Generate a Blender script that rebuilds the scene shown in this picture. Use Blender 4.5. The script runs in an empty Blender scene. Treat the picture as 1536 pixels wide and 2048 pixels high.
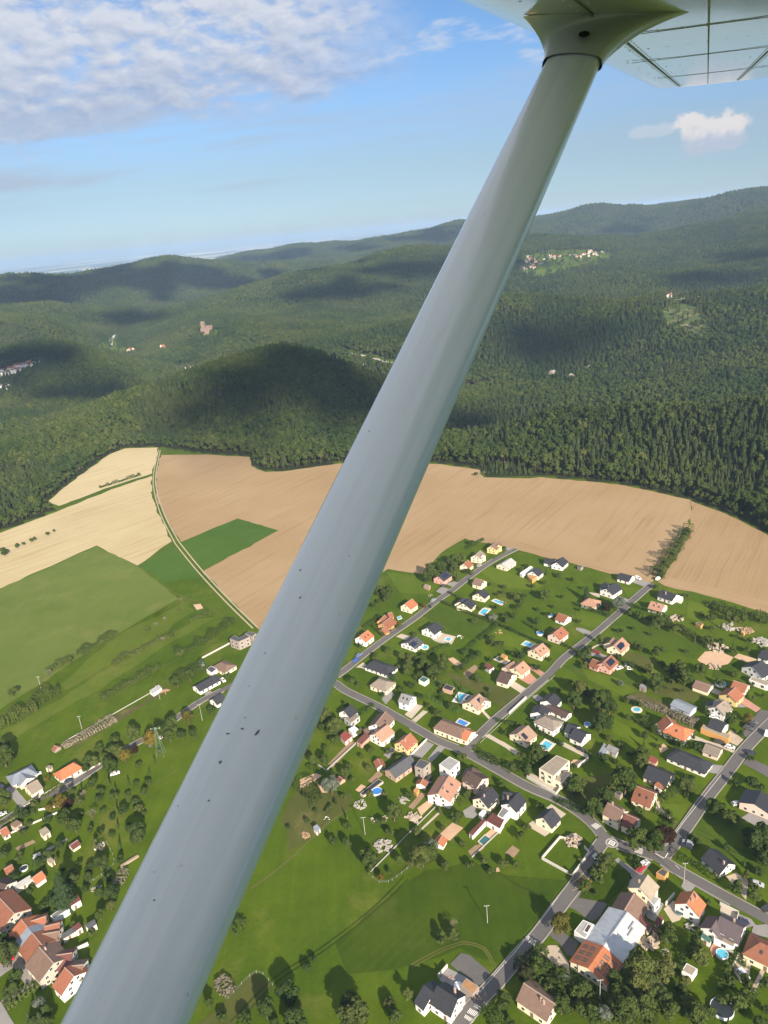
import bpy, bmesh, math, random
import numpy as np
from mathutils import Vector, Matrix, noise as mnoise
random.seed(7); rng = np.random.default_rng(11)
S = bpy.context.scene; COL = S.collection
# ------------------------------------------------------------------ camera, sky, sun, exposure
H = 230.0; FPX = 1500.0
PITCH = math.atan(566.5/FPX); ROLL = math.atan(0.091)
cF = np.array([0, math.cos(PITCH), -math.sin(PITCH)]); r0 = np.array([1., 0, 0]); u0 = np.array([0, math.sin(PITCH), math.cos(PITCH)])
cR = math.cos(ROLL)*r0-math.sin(ROLL)*u0; cU = math.sin(ROLL)*r0+math.cos(ROLL)*u0
cam_d = bpy.data.cameras.new('camera'); cam = bpy.data.objects.new('camera', cam_d); COL.objects.link(cam)
cam_d.sensor_fit = 'VERTICAL'; cam_d.sensor_height = 36.0; cam_d.lens = FPX*36/2048
cam_d.clip_start = 0.02; cam_d.clip_end = 300000
cam.matrix_world = Matrix(((cR[0], cU[0], -cF[0], 0), (cR[1], cU[1], -cF[1], 0), (cR[2], cU[2], -cF[2], H), (0, 0, 0, 1)))
S.camera = cam
SUN_EL = math.radians(25.5); SUN_AZ = math.radians(180-19.25)      # azimuth from +Y towards +X
sun_dir = Vector((math.sin(SUN_AZ)*math.cos(SUN_EL), math.cos(SUN_AZ)*math.cos(SUN_EL), math.sin(SUN_EL)))
sl = bpy.data.lights.new('sun', 'SUN'); sl.energy = 4.2; sl.angle = math.radians(0.5); sl.color = (1.0, 0.86, 0.68)
so = bpy.data.objects.new('sun', sl); COL.objects.link(so); so.rotation_euler = sun_dir.to_track_quat('Z', 'Y').to_euler()
so.location = (0, 0, 900)
S.view_settings.view_transform = 'Standard'; S.view_settings.look = 'None'; S.view_settings.gamma = 1
S.view_settings.use_curve_mapping = False; S.view_settings.exposure = 1.3
S.render.engine = 'CYCLES'
cy = S.cycles; cy.use_denoising = True; cy.max_bounces = 6; cy.diffuse_bounces = 2; cy.glossy_bounces = 2
cy.transmission_bounces = 3; cy.volume_bounces = 0; cy.transparent_max_bounces = 6; cy.caustics_reflective = False; cy.caustics_refractive = False
try: cy.denoiser = 'OPENIMAGEDENOISE'; cy.denoising_input_passes = 'RGB_ALBEDO_NORMAL'; cy.denoising_prefilter = 'ACCURATE'
except Exception: pass
cy.sample_clamp_indirect = 6

class NT:                                                           # tiny shader-node writer
    def __init__(s, tree): s.t = tree; s.n = tree.nodes; s.l = tree.links
    def new(s, typ, props=None, **ins):
        nd = s.n.new(typ)
        for k, v in (props or {}).items(): setattr(nd, k, v)
        for k, v in ins.items(): s.set(nd, k, v)
        return nd
    def set(s, nd, k, v):
        if isinstance(k, str) and k[0] == 'i' and k[1:].isdigit(): k = int(k[1:])
        elif isinstance(k, str): k = k.replace('_', ' ')
        sk = nd.inputs[k]
        if isinstance(v, bpy.types.NodeSocket): s.l.new(v, sk)
        else:
            if sk.type == 'RGBA' and len(v) == 3: v = (*v, 1)
            sk.default_value = v
    def m(s, op, a, b=0.0, c=0.0, clamp=False):
        nd = s.n.new('ShaderNodeMath'); nd.operation = op; nd.use_clamp = clamp
        s.set(nd, 'i0', a); s.set(nd, 'i1', b)
        if op in ('MULTIPLY_ADD', 'SMOOTH_MIN', 'COMPARE'): s.set(nd, 'i2', c)
        return nd.outputs[0]
    def mix(s, f, a, b, bt='MIX'):
        nd = s.n.new('ShaderNodeMix'); nd.data_type = 'RGBA'; nd.blend_type = bt; nd.clamp_factor = True
        s.set(nd, 'i0', f)
        for k, v in ((6, a), (7, b)):
            if isinstance(v, bpy.types.NodeSocket): s.l.new(v, nd.inputs[k])
            else: nd.inputs[k].default_value = (*v, 1) if len(v) == 3 else v
        return nd.outputs[2]
    def ss(s, x, a, b, lo=0.0, hi=1.0):
        nd = s.n.new('ShaderNodeMapRange'); nd.interpolation_type = 'SMOOTHSTEP'
        s.set(nd, 'i0', x); s.set(nd, 'i1', a); s.set(nd, 'i2', b); s.set(nd, 'i3', lo); s.set(nd, 'i4', hi)
        return nd.outputs[0]
    def noise(s, vec, scale, detail=3.0, rough=0.55, dist=0.0, col=False):
        nd = s.new('ShaderNodeTexNoise', None, Vector=vec, Scale=scale, Detail=detail, Roughness=rough, Distortion=dist)
        return nd.outputs[1 if col else 0]
    def xyz(s, v):
        nd = s.new('ShaderNodeSeparateXYZ', None, i0=v); return nd.outputs
    def comb(s, x, y, z=0.0):
        return s.new('ShaderNodeCombineXYZ', None, i0=x, i1=y, i2=z).outputs[0]
    def mapping(s, v, scale=(1, 1, 1), rot=(0, 0, 0), loc=(0, 0, 0)):
        return s.new('ShaderNodeMapping', None, Vector=v, Scale=scale, Rotation=rot, Location=loc).outputs[0]

W = bpy.data.worlds.new('World'); S.world = W; W.use_nodes = True
def build_world():
    t = NT(W.node_tree); t.n.clear()
    out = t.n.new('ShaderNodeOutputWorld'); bg = t.n.new('ShaderNodeBackground'); t.l.new(bg.outputs[0], out.inputs[0])
    sky = t.n.new('ShaderNodeTexSky'); sky.sky_type = 'NISHITA'; sky.sun_disc = False
    sky.sun_elevation = SUN_EL; sky.sun_rotation = SUN_AZ; sky.altitude = 450; sky.air_density = 1.0; sky.dust_density = 0.2; sky.ozone_density = 2.2
    d = t.n.new('ShaderNodeTexCoord').outputs['Generated']
    x, y, z = t.xyz(d)
    az = t.m('MULTIPLY', t.m('ARCTAN2', x, y), 57.2958)
    el = t.m('MULTIPLY', t.m('ARCSINE', z), 57.2958)
    zz = t.m('ADD', t.m('MAXIMUM', z, 0.0), 0.035)
    u = t.m('DIVIDE', x, zz); v = t.m('DIVIDE', y, zz)
    pl = t.comb(u, v, 0.0)
    # altocumulus deck: puffs seen edge on, so sample on the cloud plane with a little vertical breakup
    n1 = t.noise(t.comb(t.m('MULTIPLY', az, 0.16), t.m('MULTIPLY', el, 0.30), 3.1), 1.0, 5.0, 0.55)
    n2 = t.noise(t.comb(t.m('MULTIPLY', az, 0.45), t.m('MULTIPLY', el, 0.95), 8.0), 1.0, 5.0, 0.58, 0.3)
    n2b = t.noise(t.comb(t.m('MULTIPLY', t.m('ADD', az, 0.30), 0.45), t.m('MULTIPLY', t.m('ADD', el, 0.45), 0.95), 8.0), 1.0, 3.0, 0.55, 0.3)
    edge = t.m('ADD', t.m('MULTIPLY', n1, 13.0), -6.8)
    edge = t.m('ADD', edge, t.m('MULTIPLY', t.m('ADD', n2, -0.5), 7.0))
    elA = t.m('ADD', el, t.m('MULTIPLY', az, -0.055))
    low = t.ss(t.m('ADD', elA, t.m('MULTIPLY', edge, 0.45)), 7.4, 9.6)
    rightm = t.ss(t.m('ADD', az, edge), -3.5, 6.0, 1.0, 0.0)
    topm = t.ss(t.m('ADD', el, t.m('MULTIPLY', edge, 0.7)), 17.6, 19.8, 1.0, 0.0)
    topm = t.m('MAXIMUM', topm, t.m('MULTIPLY', t.ss(n2, .48, .58), t.ss(el, 15, 19)))
    topm = t.m('MAXIMUM', topm, t.m('MULTIPLY', t.ss(az, -33, -50), t.ss(el, 75, 60)))  # unseen bright bank left of frame, added to light the strut's edge
    deck = t.m('MULTIPLY', t.m('MULTIPLY', low, rightm), topm)
    nf = t.noise(t.comb(t.m('MULTIPLY', az, 1.3), t.m('MULTIPLY', el, 2.6), 14.0), 1.0, 5.0, 0.6)
    body = t.ss(t.m('ADD', t.m('ADD', n2, t.m('MULTIPLY', nf, .22)), t.m('MULTIPLY', n1, .5)), 0.54, 0.92)
    deckA = t.m('MULTIPLY', deck, t.m('ADD', t.ss(elA, 13.5, 9.5, .10, .55), t.m('MULTIPLY', body, t.ss(elA, 13.5, 9.5, .85, .4)), 0, True))
    # lit tops / grey undersides of the puffs
    rel = t.m('ADD', t.m('ADD', t.m('MULTIPLY', t.m('SUBTRACT', n2, n2b), 3.0), 0.3), t.m('MULTIPLY', nf, .55))
    lowshade = t.ss(elA, 8.5, 14.5)
    lit = t.m('ADD', t.m('MULTIPLY', rel, 0.55), t.m('MULTIPLY', lowshade, 0.5), 0, True)
    # small scattered puffs and thin streaks nearer the horizon
    s1 = t.noise(t.comb(t.m('MULTIPLY', az, 0.20), t.m('MULTIPLY', elA, 0.62), 21.3), 1.0, 4.0, 0.58, .2)
    s2 = t.noise(t.comb(t.m('MULTIPLY', az, 0.055), t.m('MULTIPLY', elA, 0.55), 40.7), 1.0, 4.0, 0.55, .2)
    puffs = t.m('MULTIPLY', t.ss(s1, 0.57, 0.74), t.m('MULTIPLY', t.ss(el, 7.0, 10.0), t.ss(el, 15.5, 17.0, 1.0, 0.25)))
    strk = t.m('MULTIPLY', t.ss(s2, 0.43, 0.66), t.m('MULTIPLY', t.ss(el, 2.0, 4.5), t.ss(el, 8.5, 10.5, 1.0, 0.0)))
    strk = t.m('MULTIPLY', strk, t.ss(az, -12, 6, 0.8, 0.30))
    # one small cumulus on the right
    def blob(a0, e0, ra, re_):
        p = t.m('DIVIDE', t.m('SUBTRACT', az, a0), ra); q = t.m('DIVIDE', t.m('SUBTRACT', el, e0), re_)
        r = t.m('SQRT', t.m('ADD', t.m('MULTIPLY', p, p), t.m('MULTIPLY', q, q)))
        return t.ss(t.m('ADD', r, t.m('MULTIPLY', t.m('ADD', n3, -0.5), 1.5)), 0.62, 1.0, 1.0, 0.0), q
    n3 = t.noise(t.comb(t.m('MULTIPLY', az, 0.9), t.m('MULTIPLY', el, 1.1), 2.2), 1.0, 5.0, 0.6)
    cum = None
    for b in CUMULUS:
        m_, q_ = blob(*b); cum = (m_, q_) if cum is None else (t.m('MAXIMUM', cum[0], m_), cum[1])
    wisp, _ = blob(*WISP)
    skyc = t.new('ShaderNodeMix', {'data_type': 'RGBA', 'blend_type': 'MULTIPLY'}, i0=1.0)
    t.l.new(sky.outputs[0], skyc.inputs[6]); skyc.inputs[7].default_value = (1.0, 1.0, 1.08, 1)
    hz = t.ss(el, 1.0, 9.0, .42, .60); up = t.ss(el, 15, 42, 1.0, 2.6); kk = t.m('MULTIPLY', hz, t.ss(el, 15, 42, 1.0, 1.6)); tint = t.mix(t.ss(el, 0, 4.5), (.66, .88, 1.26), (.72, .79, .88)); tint = t.mix(t.ss(el, 4.5, 13), tint, (.69, .86, .98)); tint = t.mix(t.ss(el, 18, 40), tint, (.95, .97, 1.0))
    s2_ = t.new('ShaderNodeMix', {'data_type': 'RGBA', 'blend_type': 'MULTIPLY'}, i0=1.0); t.l.new(skyc.outputs[2], s2_.inputs[6]); t.l.new(t.mix(1.0, t.comb(kk, kk, kk), tint, 'MULTIPLY'), s2_.inputs[7]); base = t.mix(t.ss(el, 20, 48, 0, .6), s2_.outputs[2], (4.7, 4.7, 4.7))  # unseen upper sky whitened and raised, added fill for shadows and strut
    K = CLOUD_K
    cc = t.mix(lit, (0.44*K, 0.55*K, 0.78*K), (0.86*K, 0.90*K, 1.0*K))
    c = t.mix(strk, base, (0.56*K, 0.66*K, 0.82*K))
    c = t.mix(t.m('MULTIPLY', puffs, 0.7), c, (0.80*K, 0.86*K, 0.98*K))
    c = t.mix(deckA, c, cc)
    c = t.mix(t.m('MULTIPLY', wisp, 0.35), c, (0.9*K, 0.92*K, 0.98*K))
    curel = t.ss(t.m('ADD', cum[1], t.m('MULTIPLY', t.m('ADD', n3, -0.5), 3.0)), -0.9, 0.5)
    c = t.mix(t.m('MULTIPLY', cum[0], 0.9), c, t.mix(curel, (0.62*K, 0.70*K, 0.86*K), (1.02*K, 0.97*K, 0.96*K)))
    t.l.new(c, bg.inputs[0]); bg.inputs[1].default_value = 0.08
def ray(px, py): return cF+cR*((px-768)/FPX)-cU*((py-1024)/FPX)
def azel(px, py):
    d = ray(px, py); d = d/np.linalg.norm(d); return math.degrees(math.atan2(d[0], d[1])), math.degrees(math.asin(d[2]))
a0_, e0_ = azel(1420, 262); a1_, e1_ = azel(1385, 252); a2_, e2_ = azel(1462, 252); a3_, e3_ = azel(1422, 290)
CUMULUS = [(a0_, e0_, 2.3, 1.0), (a1_, e1_, 1.3, 1.0), (a2_, e2_, 1.2, 1.1), (a3_, e3_, 2.2, 0.7)]
wz = azel(1310, 262); WISP = (wz[0], wz[1], 2.2, 0.45)
CLOUD_K = 4.1
build_world()

def G(px, py, z=0.0):                                               # where a sight line meets level z
    d = ray(px, py); t = (z-H)/d[2]; return Vector((d[0]*t, d[1]*t, z))
CROPS = {'P': (0, 0, 1), '1': (980, 1500, 2.7626), '2': (660, 1060, 3.4909), '3': (1050, 1060, 3.1605), '4': (600, 1380, 3.84), '5': (960, 1380, 2.6667),
         'L': (0, 1480, 3.605), 'M': (0, 1060, 2.7429), 'B': (380, 1600, 2.4774), 'T': (900, 0, 2.415), 'F': (0, 380, 1.7067), 'R': (860, 380, 2.2722),
         'a': (1152, 1060, 4), 'b': (1152, 1536, 4), 'c': (820, 1536, 4), 'd': (400, 1200, 4.8)}
def C(k, x, y):
    o = CROPS[k]; return o[0]+x/o[2], o[1]+y/o[2]
def GC(k, x, y, z=0.0): return G(*C(k, x, y), z)

# ------------------------------------------------------------------ materials
MATS = {}
def mat(name, fn=None, col=(.5, .5, .5), rough=.6, metal=0.0, var=0.0, spec=.5):
    if name in MATS: return MATS[name]
    m = bpy.data.materials.new(name); m.use_nodes = True; t = NT(m.node_tree); b = t.n['Principled BSDF']
    b.inputs['Roughness'].default_value = rough; b.inputs['Metallic'].default_value = metal; b.inputs['Specular IOR Level'].default_value = spec
    if fn: fn(t, b)
    else:
        g = t.n.new('ShaderNodeNewGeometry').outputs['Position']
        n = t.noise(g, 1.3, 4); n2 = t.noise(g, .25, 2)
        k = t.m('ADD', t.m('MULTIPLY', t.m('ADD', n, n2), var), 1.0-var)
        c = t.new('ShaderNodeMix', {'data_type': 'RGBA', 'blend_type': 'MULTIPLY'}, i0=1.0)
        c.inputs[6].default_value = (*col, 1); cb = t.comb(k, k, k); t.l.new(cb, c.inputs[7])
        t.l.new(c.outputs[2], b.inputs['Base Color'])
    MATS[name] = m; return m

def obj(name, verts, faces, m, parent=None, smooth=False, loc=None):
    me = bpy.data.meshes.new(name); me.from_pydata([tuple(v) for v in verts], [], faces)
    if m is not None:
        for q in (m if isinstance(m, (list, tuple)) else [m]): me.materials.append(q)
    if smooth: me.polygons.foreach_set('use_smooth', [True]*len(me.polygons))
    o = bpy.data.objects.new(name, me); COL.objects.link(o)
    if parent: o.parent = parent
    if loc is not None: o.location = loc
    return o
def tag(o, label=None, cat=None, group=None, kind=None):
    if label: o['label'] = label
    if cat: o['category'] = cat
    if group: o['group'] = group
    if kind: o['kind'] = kind
    return o
def empty(name, loc, rz=0.0):
    e = bpy.data.objects.new(name, None); COL.objects.link(e); e.location = loc; e.rotation_euler = (0, 0, rz); e.empty_display_size = .5
    return e

# ------------------------------------------------------------------ terrain
def in_poly(P, poly):
    x, y = P[:, 0], P[:, 1]; ins = np.zeros(len(P), bool); q = np.asarray(poly); j = len(q)-1
    for i in range(len(q)):
        xi, yi = q[i]; xj, yj = q[j]
        c = ((yi > y) != (yj > y)) & (x < (xj-xi)*(y-yi)/(yj-yi+1e-12)+xi)
        ins ^= c; j = i
    return ins
def poly_dist(P, poly, closed=True):
    q = np.asarray(poly, float); n = len(q); d = np.full(len(P), 1e18)
    for i in range(n if closed else n-1):
        a = q[i]; b = q[(i+1) % n]; ab = b-a; L = ab@ab+1e-12
        t = np.clip(((P-a)@ab)/L, 0, 1); e = P-(a+t[:, None]*ab); d = np.minimum(d, (e*e).sum(1))
    return np.sqrt(d)
def gp(l, k='P'): return [tuple(GC(k, x, y)[:2]) for x, y in l]
EDGE = [(-60, 1086), (0, 1062), (60, 1040), (112, 1020), (95, 1001), (140, 965), (215, 910), (250, 896), (317, 893), (410, 907), (500, 912), (503, 930), (530, 942), (565, 941), (680, 925),
        (780, 924), (880, 926), (960, 938), (968, 952), (1060, 954), (1080, 951), (1250, 969), (1380, 999), (1480, 1038), (1536, 1068), (1600, 1105)]
edge_g = gp(EDGE)
PLATEAU = [(-700, 520), (-560, 600)]+[p for p in edge_g if p[0] > -560]+[(520, 340), (700, 0), (500, -600), (-500, -600), (-900, 0)]
TREE = 17.0
def cp(px, py, d, tree=TREE):
    r = ray(px, py); h = math.hypot(r[0], r[1]); return (math.atan2(r[0], r[1]), math.log(d), H+r[2]/h*d-tree)
CPS = [cp(*q) for q in [
 (560, 686, 1250), (620, 692, 1240), (500, 696, 1200), (690, 738, 1150), (455, 708, 1170), (530, 690, 1220), (590, 688, 1245), (655, 712, 1200), (400, 728, 1160), (345, 748, 1150), (730, 762, 1100), (450, 800, 960), (600, 800, 960), (300, 760, 1150), (200, 830, 1000), (100, 880, 950), (0, 900, 940),
 (50, 860, 1150), (100, 800, 1350), (200, 780, 1500), (250, 720, 1750), (40, 740, 1650, 0), (0, 760, 1600), (100, 672, 1900), (0, 682, 1850), (180, 697, 1950), (222, 680, 2350, 0), (260, 703, 2150, 0),
 (370, 735, 1900, 0), (640, 700, 1700), (740, 715, 1650, 0), (935, 828, 1180, 4), (415, 668, 2050, 4), (350, 640, 2350), (270, 655, 2400), (400, 600, 2700), (460, 582, 2850), (560, 555, 3000),
 (650, 540, 2900), (720, 513, 3200), (800, 500, 3300), (900, 488, 3400), (600, 620, 2300), (550, 660, 1950), (750, 640, 2000), (660, 672, 1800), (800, 560, 2700), (850, 600, 2400),
 (0, 548, 4200, 34), (100, 545, 4200, 32), (200, 535, 4500, 26), (320, 517, 4700), (440, 518, 4600, 26), (520, 530, 4300), (100, 590, 3300), (300, 560, 3700), (250, 612, 2900), (100, 603, 2800), (0, 618, 2700),
 (230, 622, 2700), (280, 640, 2600), (100, 640, 2300), (440, 512, 6500, 40), (500, 497, 6500, 34), (600, 490, 6200, 34), (660, 480, 6300, 32), (760, 474, 6000, 30), (850, 457, 6000), (925, 443, 6000),
 (960, 605, 1900), (1050, 590, 1900), (1150, 583, 1850), (1250, 587, 1800), (1330, 592, 1800, 2), (1440, 582, 1800), (1536, 573, 1800), (1000, 700, 1550), (1200, 700, 1500), (1400, 700, 1400),
 (1500, 680, 1400), (1000, 850, 1130), (1200, 800, 1150), (1100, 830, 1130), (1250, 770, 1200), (1400, 760, 1150), (1300, 795, 790), (1400, 795, 790), (1536, 785, 790), (1180, 803, 790),
 (1100, 812, 830), (1050, 830, 850), (900, 870, 900), (1130, 520, 2900, 0), (1050, 520, 2900, 0), (1230, 512, 3000, 0), (1100, 545, 2600), (1150, 575, 2350), (1050, 580, 2400), (1000, 560, 2500),
 (1080, 472, 3700), (1200, 475, 3800), (1300, 470, 3800), (1300, 520, 3000), (1400, 530, 2700), (1500, 520, 2600), (1536, 540, 2400), (1400, 480, 3300), (1536, 440, 3500), (1400, 440, 4000),
 (1080, 440, 5200), (1180, 413, 5200), (1280, 411, 5200), (1340, 422, 5000), (1150, 452, 4800), (1400, 402, 5000), (1460, 391, 4800), (1536, 384, 4700), (1340, 401, 9500)]]
CREST_DIPS = [(560, 680, 1450, -60), (640, 690, 1420, -60), (460, 705, 1420, -50), (380, 740, 1380, -45), (1150, 583, 2150, -75), (1000, 595, 2200, -60), (1300, 590, 2120, -75), (1450, 578, 2080, -70), (1300, 795, 930, -45), (1420, 790, 930, -45), (720, 513, 3750, 30), (820, 497, 3900, 50), (600, 540, 3500, 20), (320, 517, 5500, 40), (100, 545, 5000, 30), (440, 518, 5300, 30), (400, 600, 3050, -30), (100, 603, 3150, 0), (1180, 414, 6100, 110), (1300, 411, 6000, 110), (1200, 475, 4300, 20), (1440, 440, 4400, 70), (100, 672, 2120, -45), (1330, 471, 4250, 20), (660, 480, 7400, 40), (850, 457, 7200, 40), (500, 497, 7500, 20)]
for px, py, d, z in CREST_DIPS:
    r = ray(px, py); CPS.append((math.atan2(r[0], r[1]), math.log(d), z))
for a in (-60, -45, 45, 60):
    for d, z in ((900, -20), (1500, 0), (2500, 20), (4500, 110), (6500, 100)): CPS.append((math.radians(a), math.log(d), z))
for a in range(-60, 61, 8):
    if a < 12: CPS.append((math.radians(a), math.log(8800), -75))
    CPS.append((math.radians(a), math.log(14000), -80))
for p in edge_g[::2]: CPS.append((math.atan2(p[0], p[1]), math.log(math.hypot(*p)), 0.0))
CPS = np.array(CPS)
def tps_fit(c):
    n = len(c); X = c[:, :2]; r2 = ((X[:, None]-X[None])**2).sum(2)
    K = np.where(r2 > 0, .5*r2*np.log(r2+1e-12), 0)+np.eye(n)*2e-4
    Pm = np.c_[np.ones(n), X]; A = np.zeros((n+3, n+3)); A[:n, :n] = K; A[:n, n:] = Pm; A[n:, :n] = Pm.T
    return np.linalg.solve(A, np.r_[c[:, 2], 0, 0, 0])
TW = tps_fit(CPS)
def smooth01(t): t = np.clip(t, 0, 1); return t*t*(3-2*t)
def terrain(P):
    P = np.asarray(P, float); d = np.hypot(P[:, 0], P[:, 1])+1e-6; az = np.arctan2(P[:, 0], P[:, 1]); out = np.zeros(len(P))
    far = d > 300
    if not far.any(): return out
    X = np.c_[np.clip(az[far], -1.05, 1.05), np.log(np.clip(d[far], 300, 14000))]; z = np.empty(len(X))
    for s in range(0, len(X), 20000):
        r2 = ((X[s:s+20000, None]-CPS[None, :, :2])**2).sum(2)
        z[s:s+20000] = (np.where(r2 > 0, .5*r2*np.log(r2+1e-12), 0))@TW[:-3]+TW[-3]+X[s:s+20000]@TW[-2:]
    z = np.clip(z, -112, 262); Q = P[far]
    w = smooth01((d[far]-9500)/4500); z = z*(1-w)-80*w
    # small relief so that the slopes have gullies
    k = np.clip((d[far]-800)/1500, 0, 1)*(1-w)
    z = z+k*(7*np.sin(Q[:, 0]/97+1.3*np.sin(Q[:, 1]/173))+6*np.sin(Q[:, 1]/131+1.7*np.sin(Q[:, 0]/113)))
    ins = in_poly(Q, PLATEAU); e = poly_dist(Q, PLATEAU)
    out[far] = np.where(ins, 0, z*smooth01(e/170))
    return out
def project(P):
    v = np.asarray(P, float)-np.array([0, 0, H]); z = v@cF
    return 768+FPX*(v@cR)/z, 1024-FPX*(v@cU)/z, z
MEADOWS = [([(1040, 545), (1046, 512), (1100, 500), (1180, 500), (1238, 510), (1215, 522), (1130, 545), (1085, 560)], 2200, 3600, 1),
           ([(1312, 590), (1420, 575), (1500, 571), (1500, 588), (1420, 596), (1335, 607)], 1300, 2200, 1),
           ([(1318, 622), (1355, 606), (1395, 612), (1418, 640), (1425, 668), (1400, 680), (1370, 665), (1335, 655)], 1300, 2000, 2),
           ([(-10, 748), (30, 730), (80, 718), (95, 722), (60, 740), (20, 755), (-10, 760)], 1300, 2100, 1), ([(-10, 772), (20, 768), (24, 776), (-10, 786)], 1300, 2100, 1),
           ([(190, 690), (215, 682), (230, 668), (240, 672), (238, 690), (280, 704), (250, 712), (200, 700)], 1700, 2700, 1), ([(328, 738), (345, 730), (400, 728), (405, 736), (345, 746)], 1500, 2300, 1),
           ([(390, 668), (415, 655), (440, 662), (436, 674), (400, 680)], 1700, 2400, 1), ([(660, 692), (690, 698), (790, 720), (790, 735), (740, 728), (700, 712)], 1400, 2100, 1),
           ([(930, 770), (985, 764), (988, 776), (935, 782)], 1050, 1600, 1), ([(915, 832), (925, 822), (945, 822), (948, 832)], 950, 1400, 1), ([(318, 700), (335, 693), (340, 700), (325, 706)], 1500, 2400, 1)]
def cover_of(P):                                                    # 0 wood floor, 1 grass, 2 far plain, 3 cleared slope
    P = np.asarray(P, float); d = np.hypot(P[:, 0], P[:, 1]); c = np.zeros(len(P)); c[in_poly(P[:, :2], PLATEAU)] = 1.0
    c[(d > 8200) & (P[:, 2] < 60)] = -1.0
    x, y, z = project(P)
    for poly, d0, d1, k in MEADOWS:
        s = in_poly(np.c_[x, y], poly) & (d > d0) & (d < d1) & (z > 0); c[s] = k
    return c
def build_ground():
    az = np.r_[np.arange(-180, -40, 4.), np.arange(-40, 40.01, .25), np.arange(44, 180, 4.)]; az = np.radians(az); n = len(az)
    d = np.r_[40., 120., 220., np.exp(np.linspace(math.log(300), math.log(10000), 250)), np.exp(np.linspace(math.log(11500), math.log(90000), 16))]
    A, D = np.meshgrid(az, d); P = np.c_[(np.sin(A)*D).ravel(), (np.cos(A)*D).ravel()]; z = terrain(P)
    P3 = np.c_[P, z]; P3 = np.vstack([P3, [0, 0, 0]]); nd = len(d)
    i = np.arange(nd-1)[:, None]*n; j = np.arange(n)[None]; j2 = (j+1) % n
    q = np.stack([i+j, i+n+j, i+n+j2, i+j2], -1).reshape(-1, 4); c = nd*n
    faces = q[:, ::-1].tolist()+[[c, (k+1) % n, k] for k in range(n)]
    o = obj('ground', P3, faces, ground_mat(), smooth=True); tag(o, kind='structure')
    a = o.data.attributes.new('cover', 'FLOAT', 'POINT'); a.data.foreach_set('value', cover_of(P3).astype(np.float32))
    if o.data.polygons[0].normal.z < 0: o.data.flip_normals()
    return o
def grass_colour(t, g, a=(.034, .070, .002), b=(.092, .136, .007), dry=(.16, .155, .034), dryk=.5):
    n1 = t.noise(g, .012, 3, .6); n2 = t.noise(g, .07, 5, .65); n3 = t.noise(g, .9, 4, .7)
    st = t.noise(t.mapping(g, (.35, .02, 1), (0, 0, math.radians(-43))), 1.0, 3, .6)
    k = t.m('ADD', t.m('MULTIPLY', n1, .5), t.m('ADD', t.m('MULTIPLY', n2, .35), t.m('MULTIPLY', t.m('ADD', n3, st), .16)))
    c = t.mix(t.ss(k, .35, .85), a, b)
    n4 = t.noise(g, .033, 5, .7)
    c = t.mix(t.m('MULTIPLY', t.ss(n4, .52, .72), dryk), c, dry)
    mow = t.m('SINE', t.m('MULTIPLY', t.xyz(t.mapping(g, (1, 1, 1), (0, 0, math.radians(-44))))[1], 1.9)); c = t.mix(t.m('MULTIPLY', t.ss(mow, .1, .9), t.m('MULTIPLY', t.ss(t.noise(g, .02, 2), .48, .6), .22)), c, t.mix(.5, c, (.10, .12, .03)))
    return t.mix(t.ss(n3, .60, .78), c, t.mix(.5, c, (.015, .028, .004)))
def ground_mat():
    def fn(t, b):
        g = t.n.new('ShaderNodeNewGeometry').outputs['Position']; cov = t.new('ShaderNodeAttribute', {'attribute_name': 'cover'}).outputs['Fac']
        grass = grass_colour(t, g)
        fl = t.mix(t.noise(g, .05, 4), (.014, .024, .008), (.034, .040, .014))
        vor = t.new('ShaderNodeTexVoronoi', {'feature': 'F1'}, Vector=t.mapping(g, (.0007, .00020, 0), (0, 0, .1)), Scale=1.0)
        r, gg, bb = t.n.new('ShaderNodeSeparateColor').outputs if False else (None, None, None)
        sc = t.n.new('ShaderNodeSeparateColor'); t.l.new(vor.outputs['Color'], sc.inputs[0])
        pc = t.mix(t.ss(sc.outputs[0], .55, .62), (.03, .055, .035), t.mix(sc.outputs[1], (.95, .86, .66), (.55, .47, .30)))
        big = t.noise(g, .00012, 3)
        pc = t.mix(t.ss(big, .5, .6), pc, (.03, .048, .03))
        sp = t.new('ShaderNodeTexVoronoi', {'feature': 'F1'}, Vector=t.mapping(g, (.0022, .0009, 0)), Scale=1.0)
        town = t.m('MULTIPLY', t.ss(t.noise(g, .0004, 2), .55, .62), t.ss(sp.outputs['Distance'], .12, .2, 1.0, 0.0))
        pc = t.mix(town, pc, (.9, .87, .84))
        clr = t.mix(t.ss(t.noise(t.mapping(g, (.02, .035, 0), (0, 0, .4)), 1.0, 5, .7), .45, .72), (.065, .095, .03), (.26, .23, .12))
        c = t.mix(t.ss(cov, .2, .8), fl, grass); c = t.mix(t.ss(cov, -.2, -.8), c, pc); c = t.mix(t.ss(cov, 1.2, 1.8), c, clr)
        t.l.new(c, b.inputs['Base Color'])
        bump = t.new('ShaderNodeBump', None, Strength=.5, Distance=.4); t.l.new(t.noise(g, .8, 4, .7), bump.inputs['Height']); t.l.new(bump.outputs[0], b.inputs['Normal'])
    return mat('ground_cover', fn, rough=.95, spec=.1)

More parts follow.
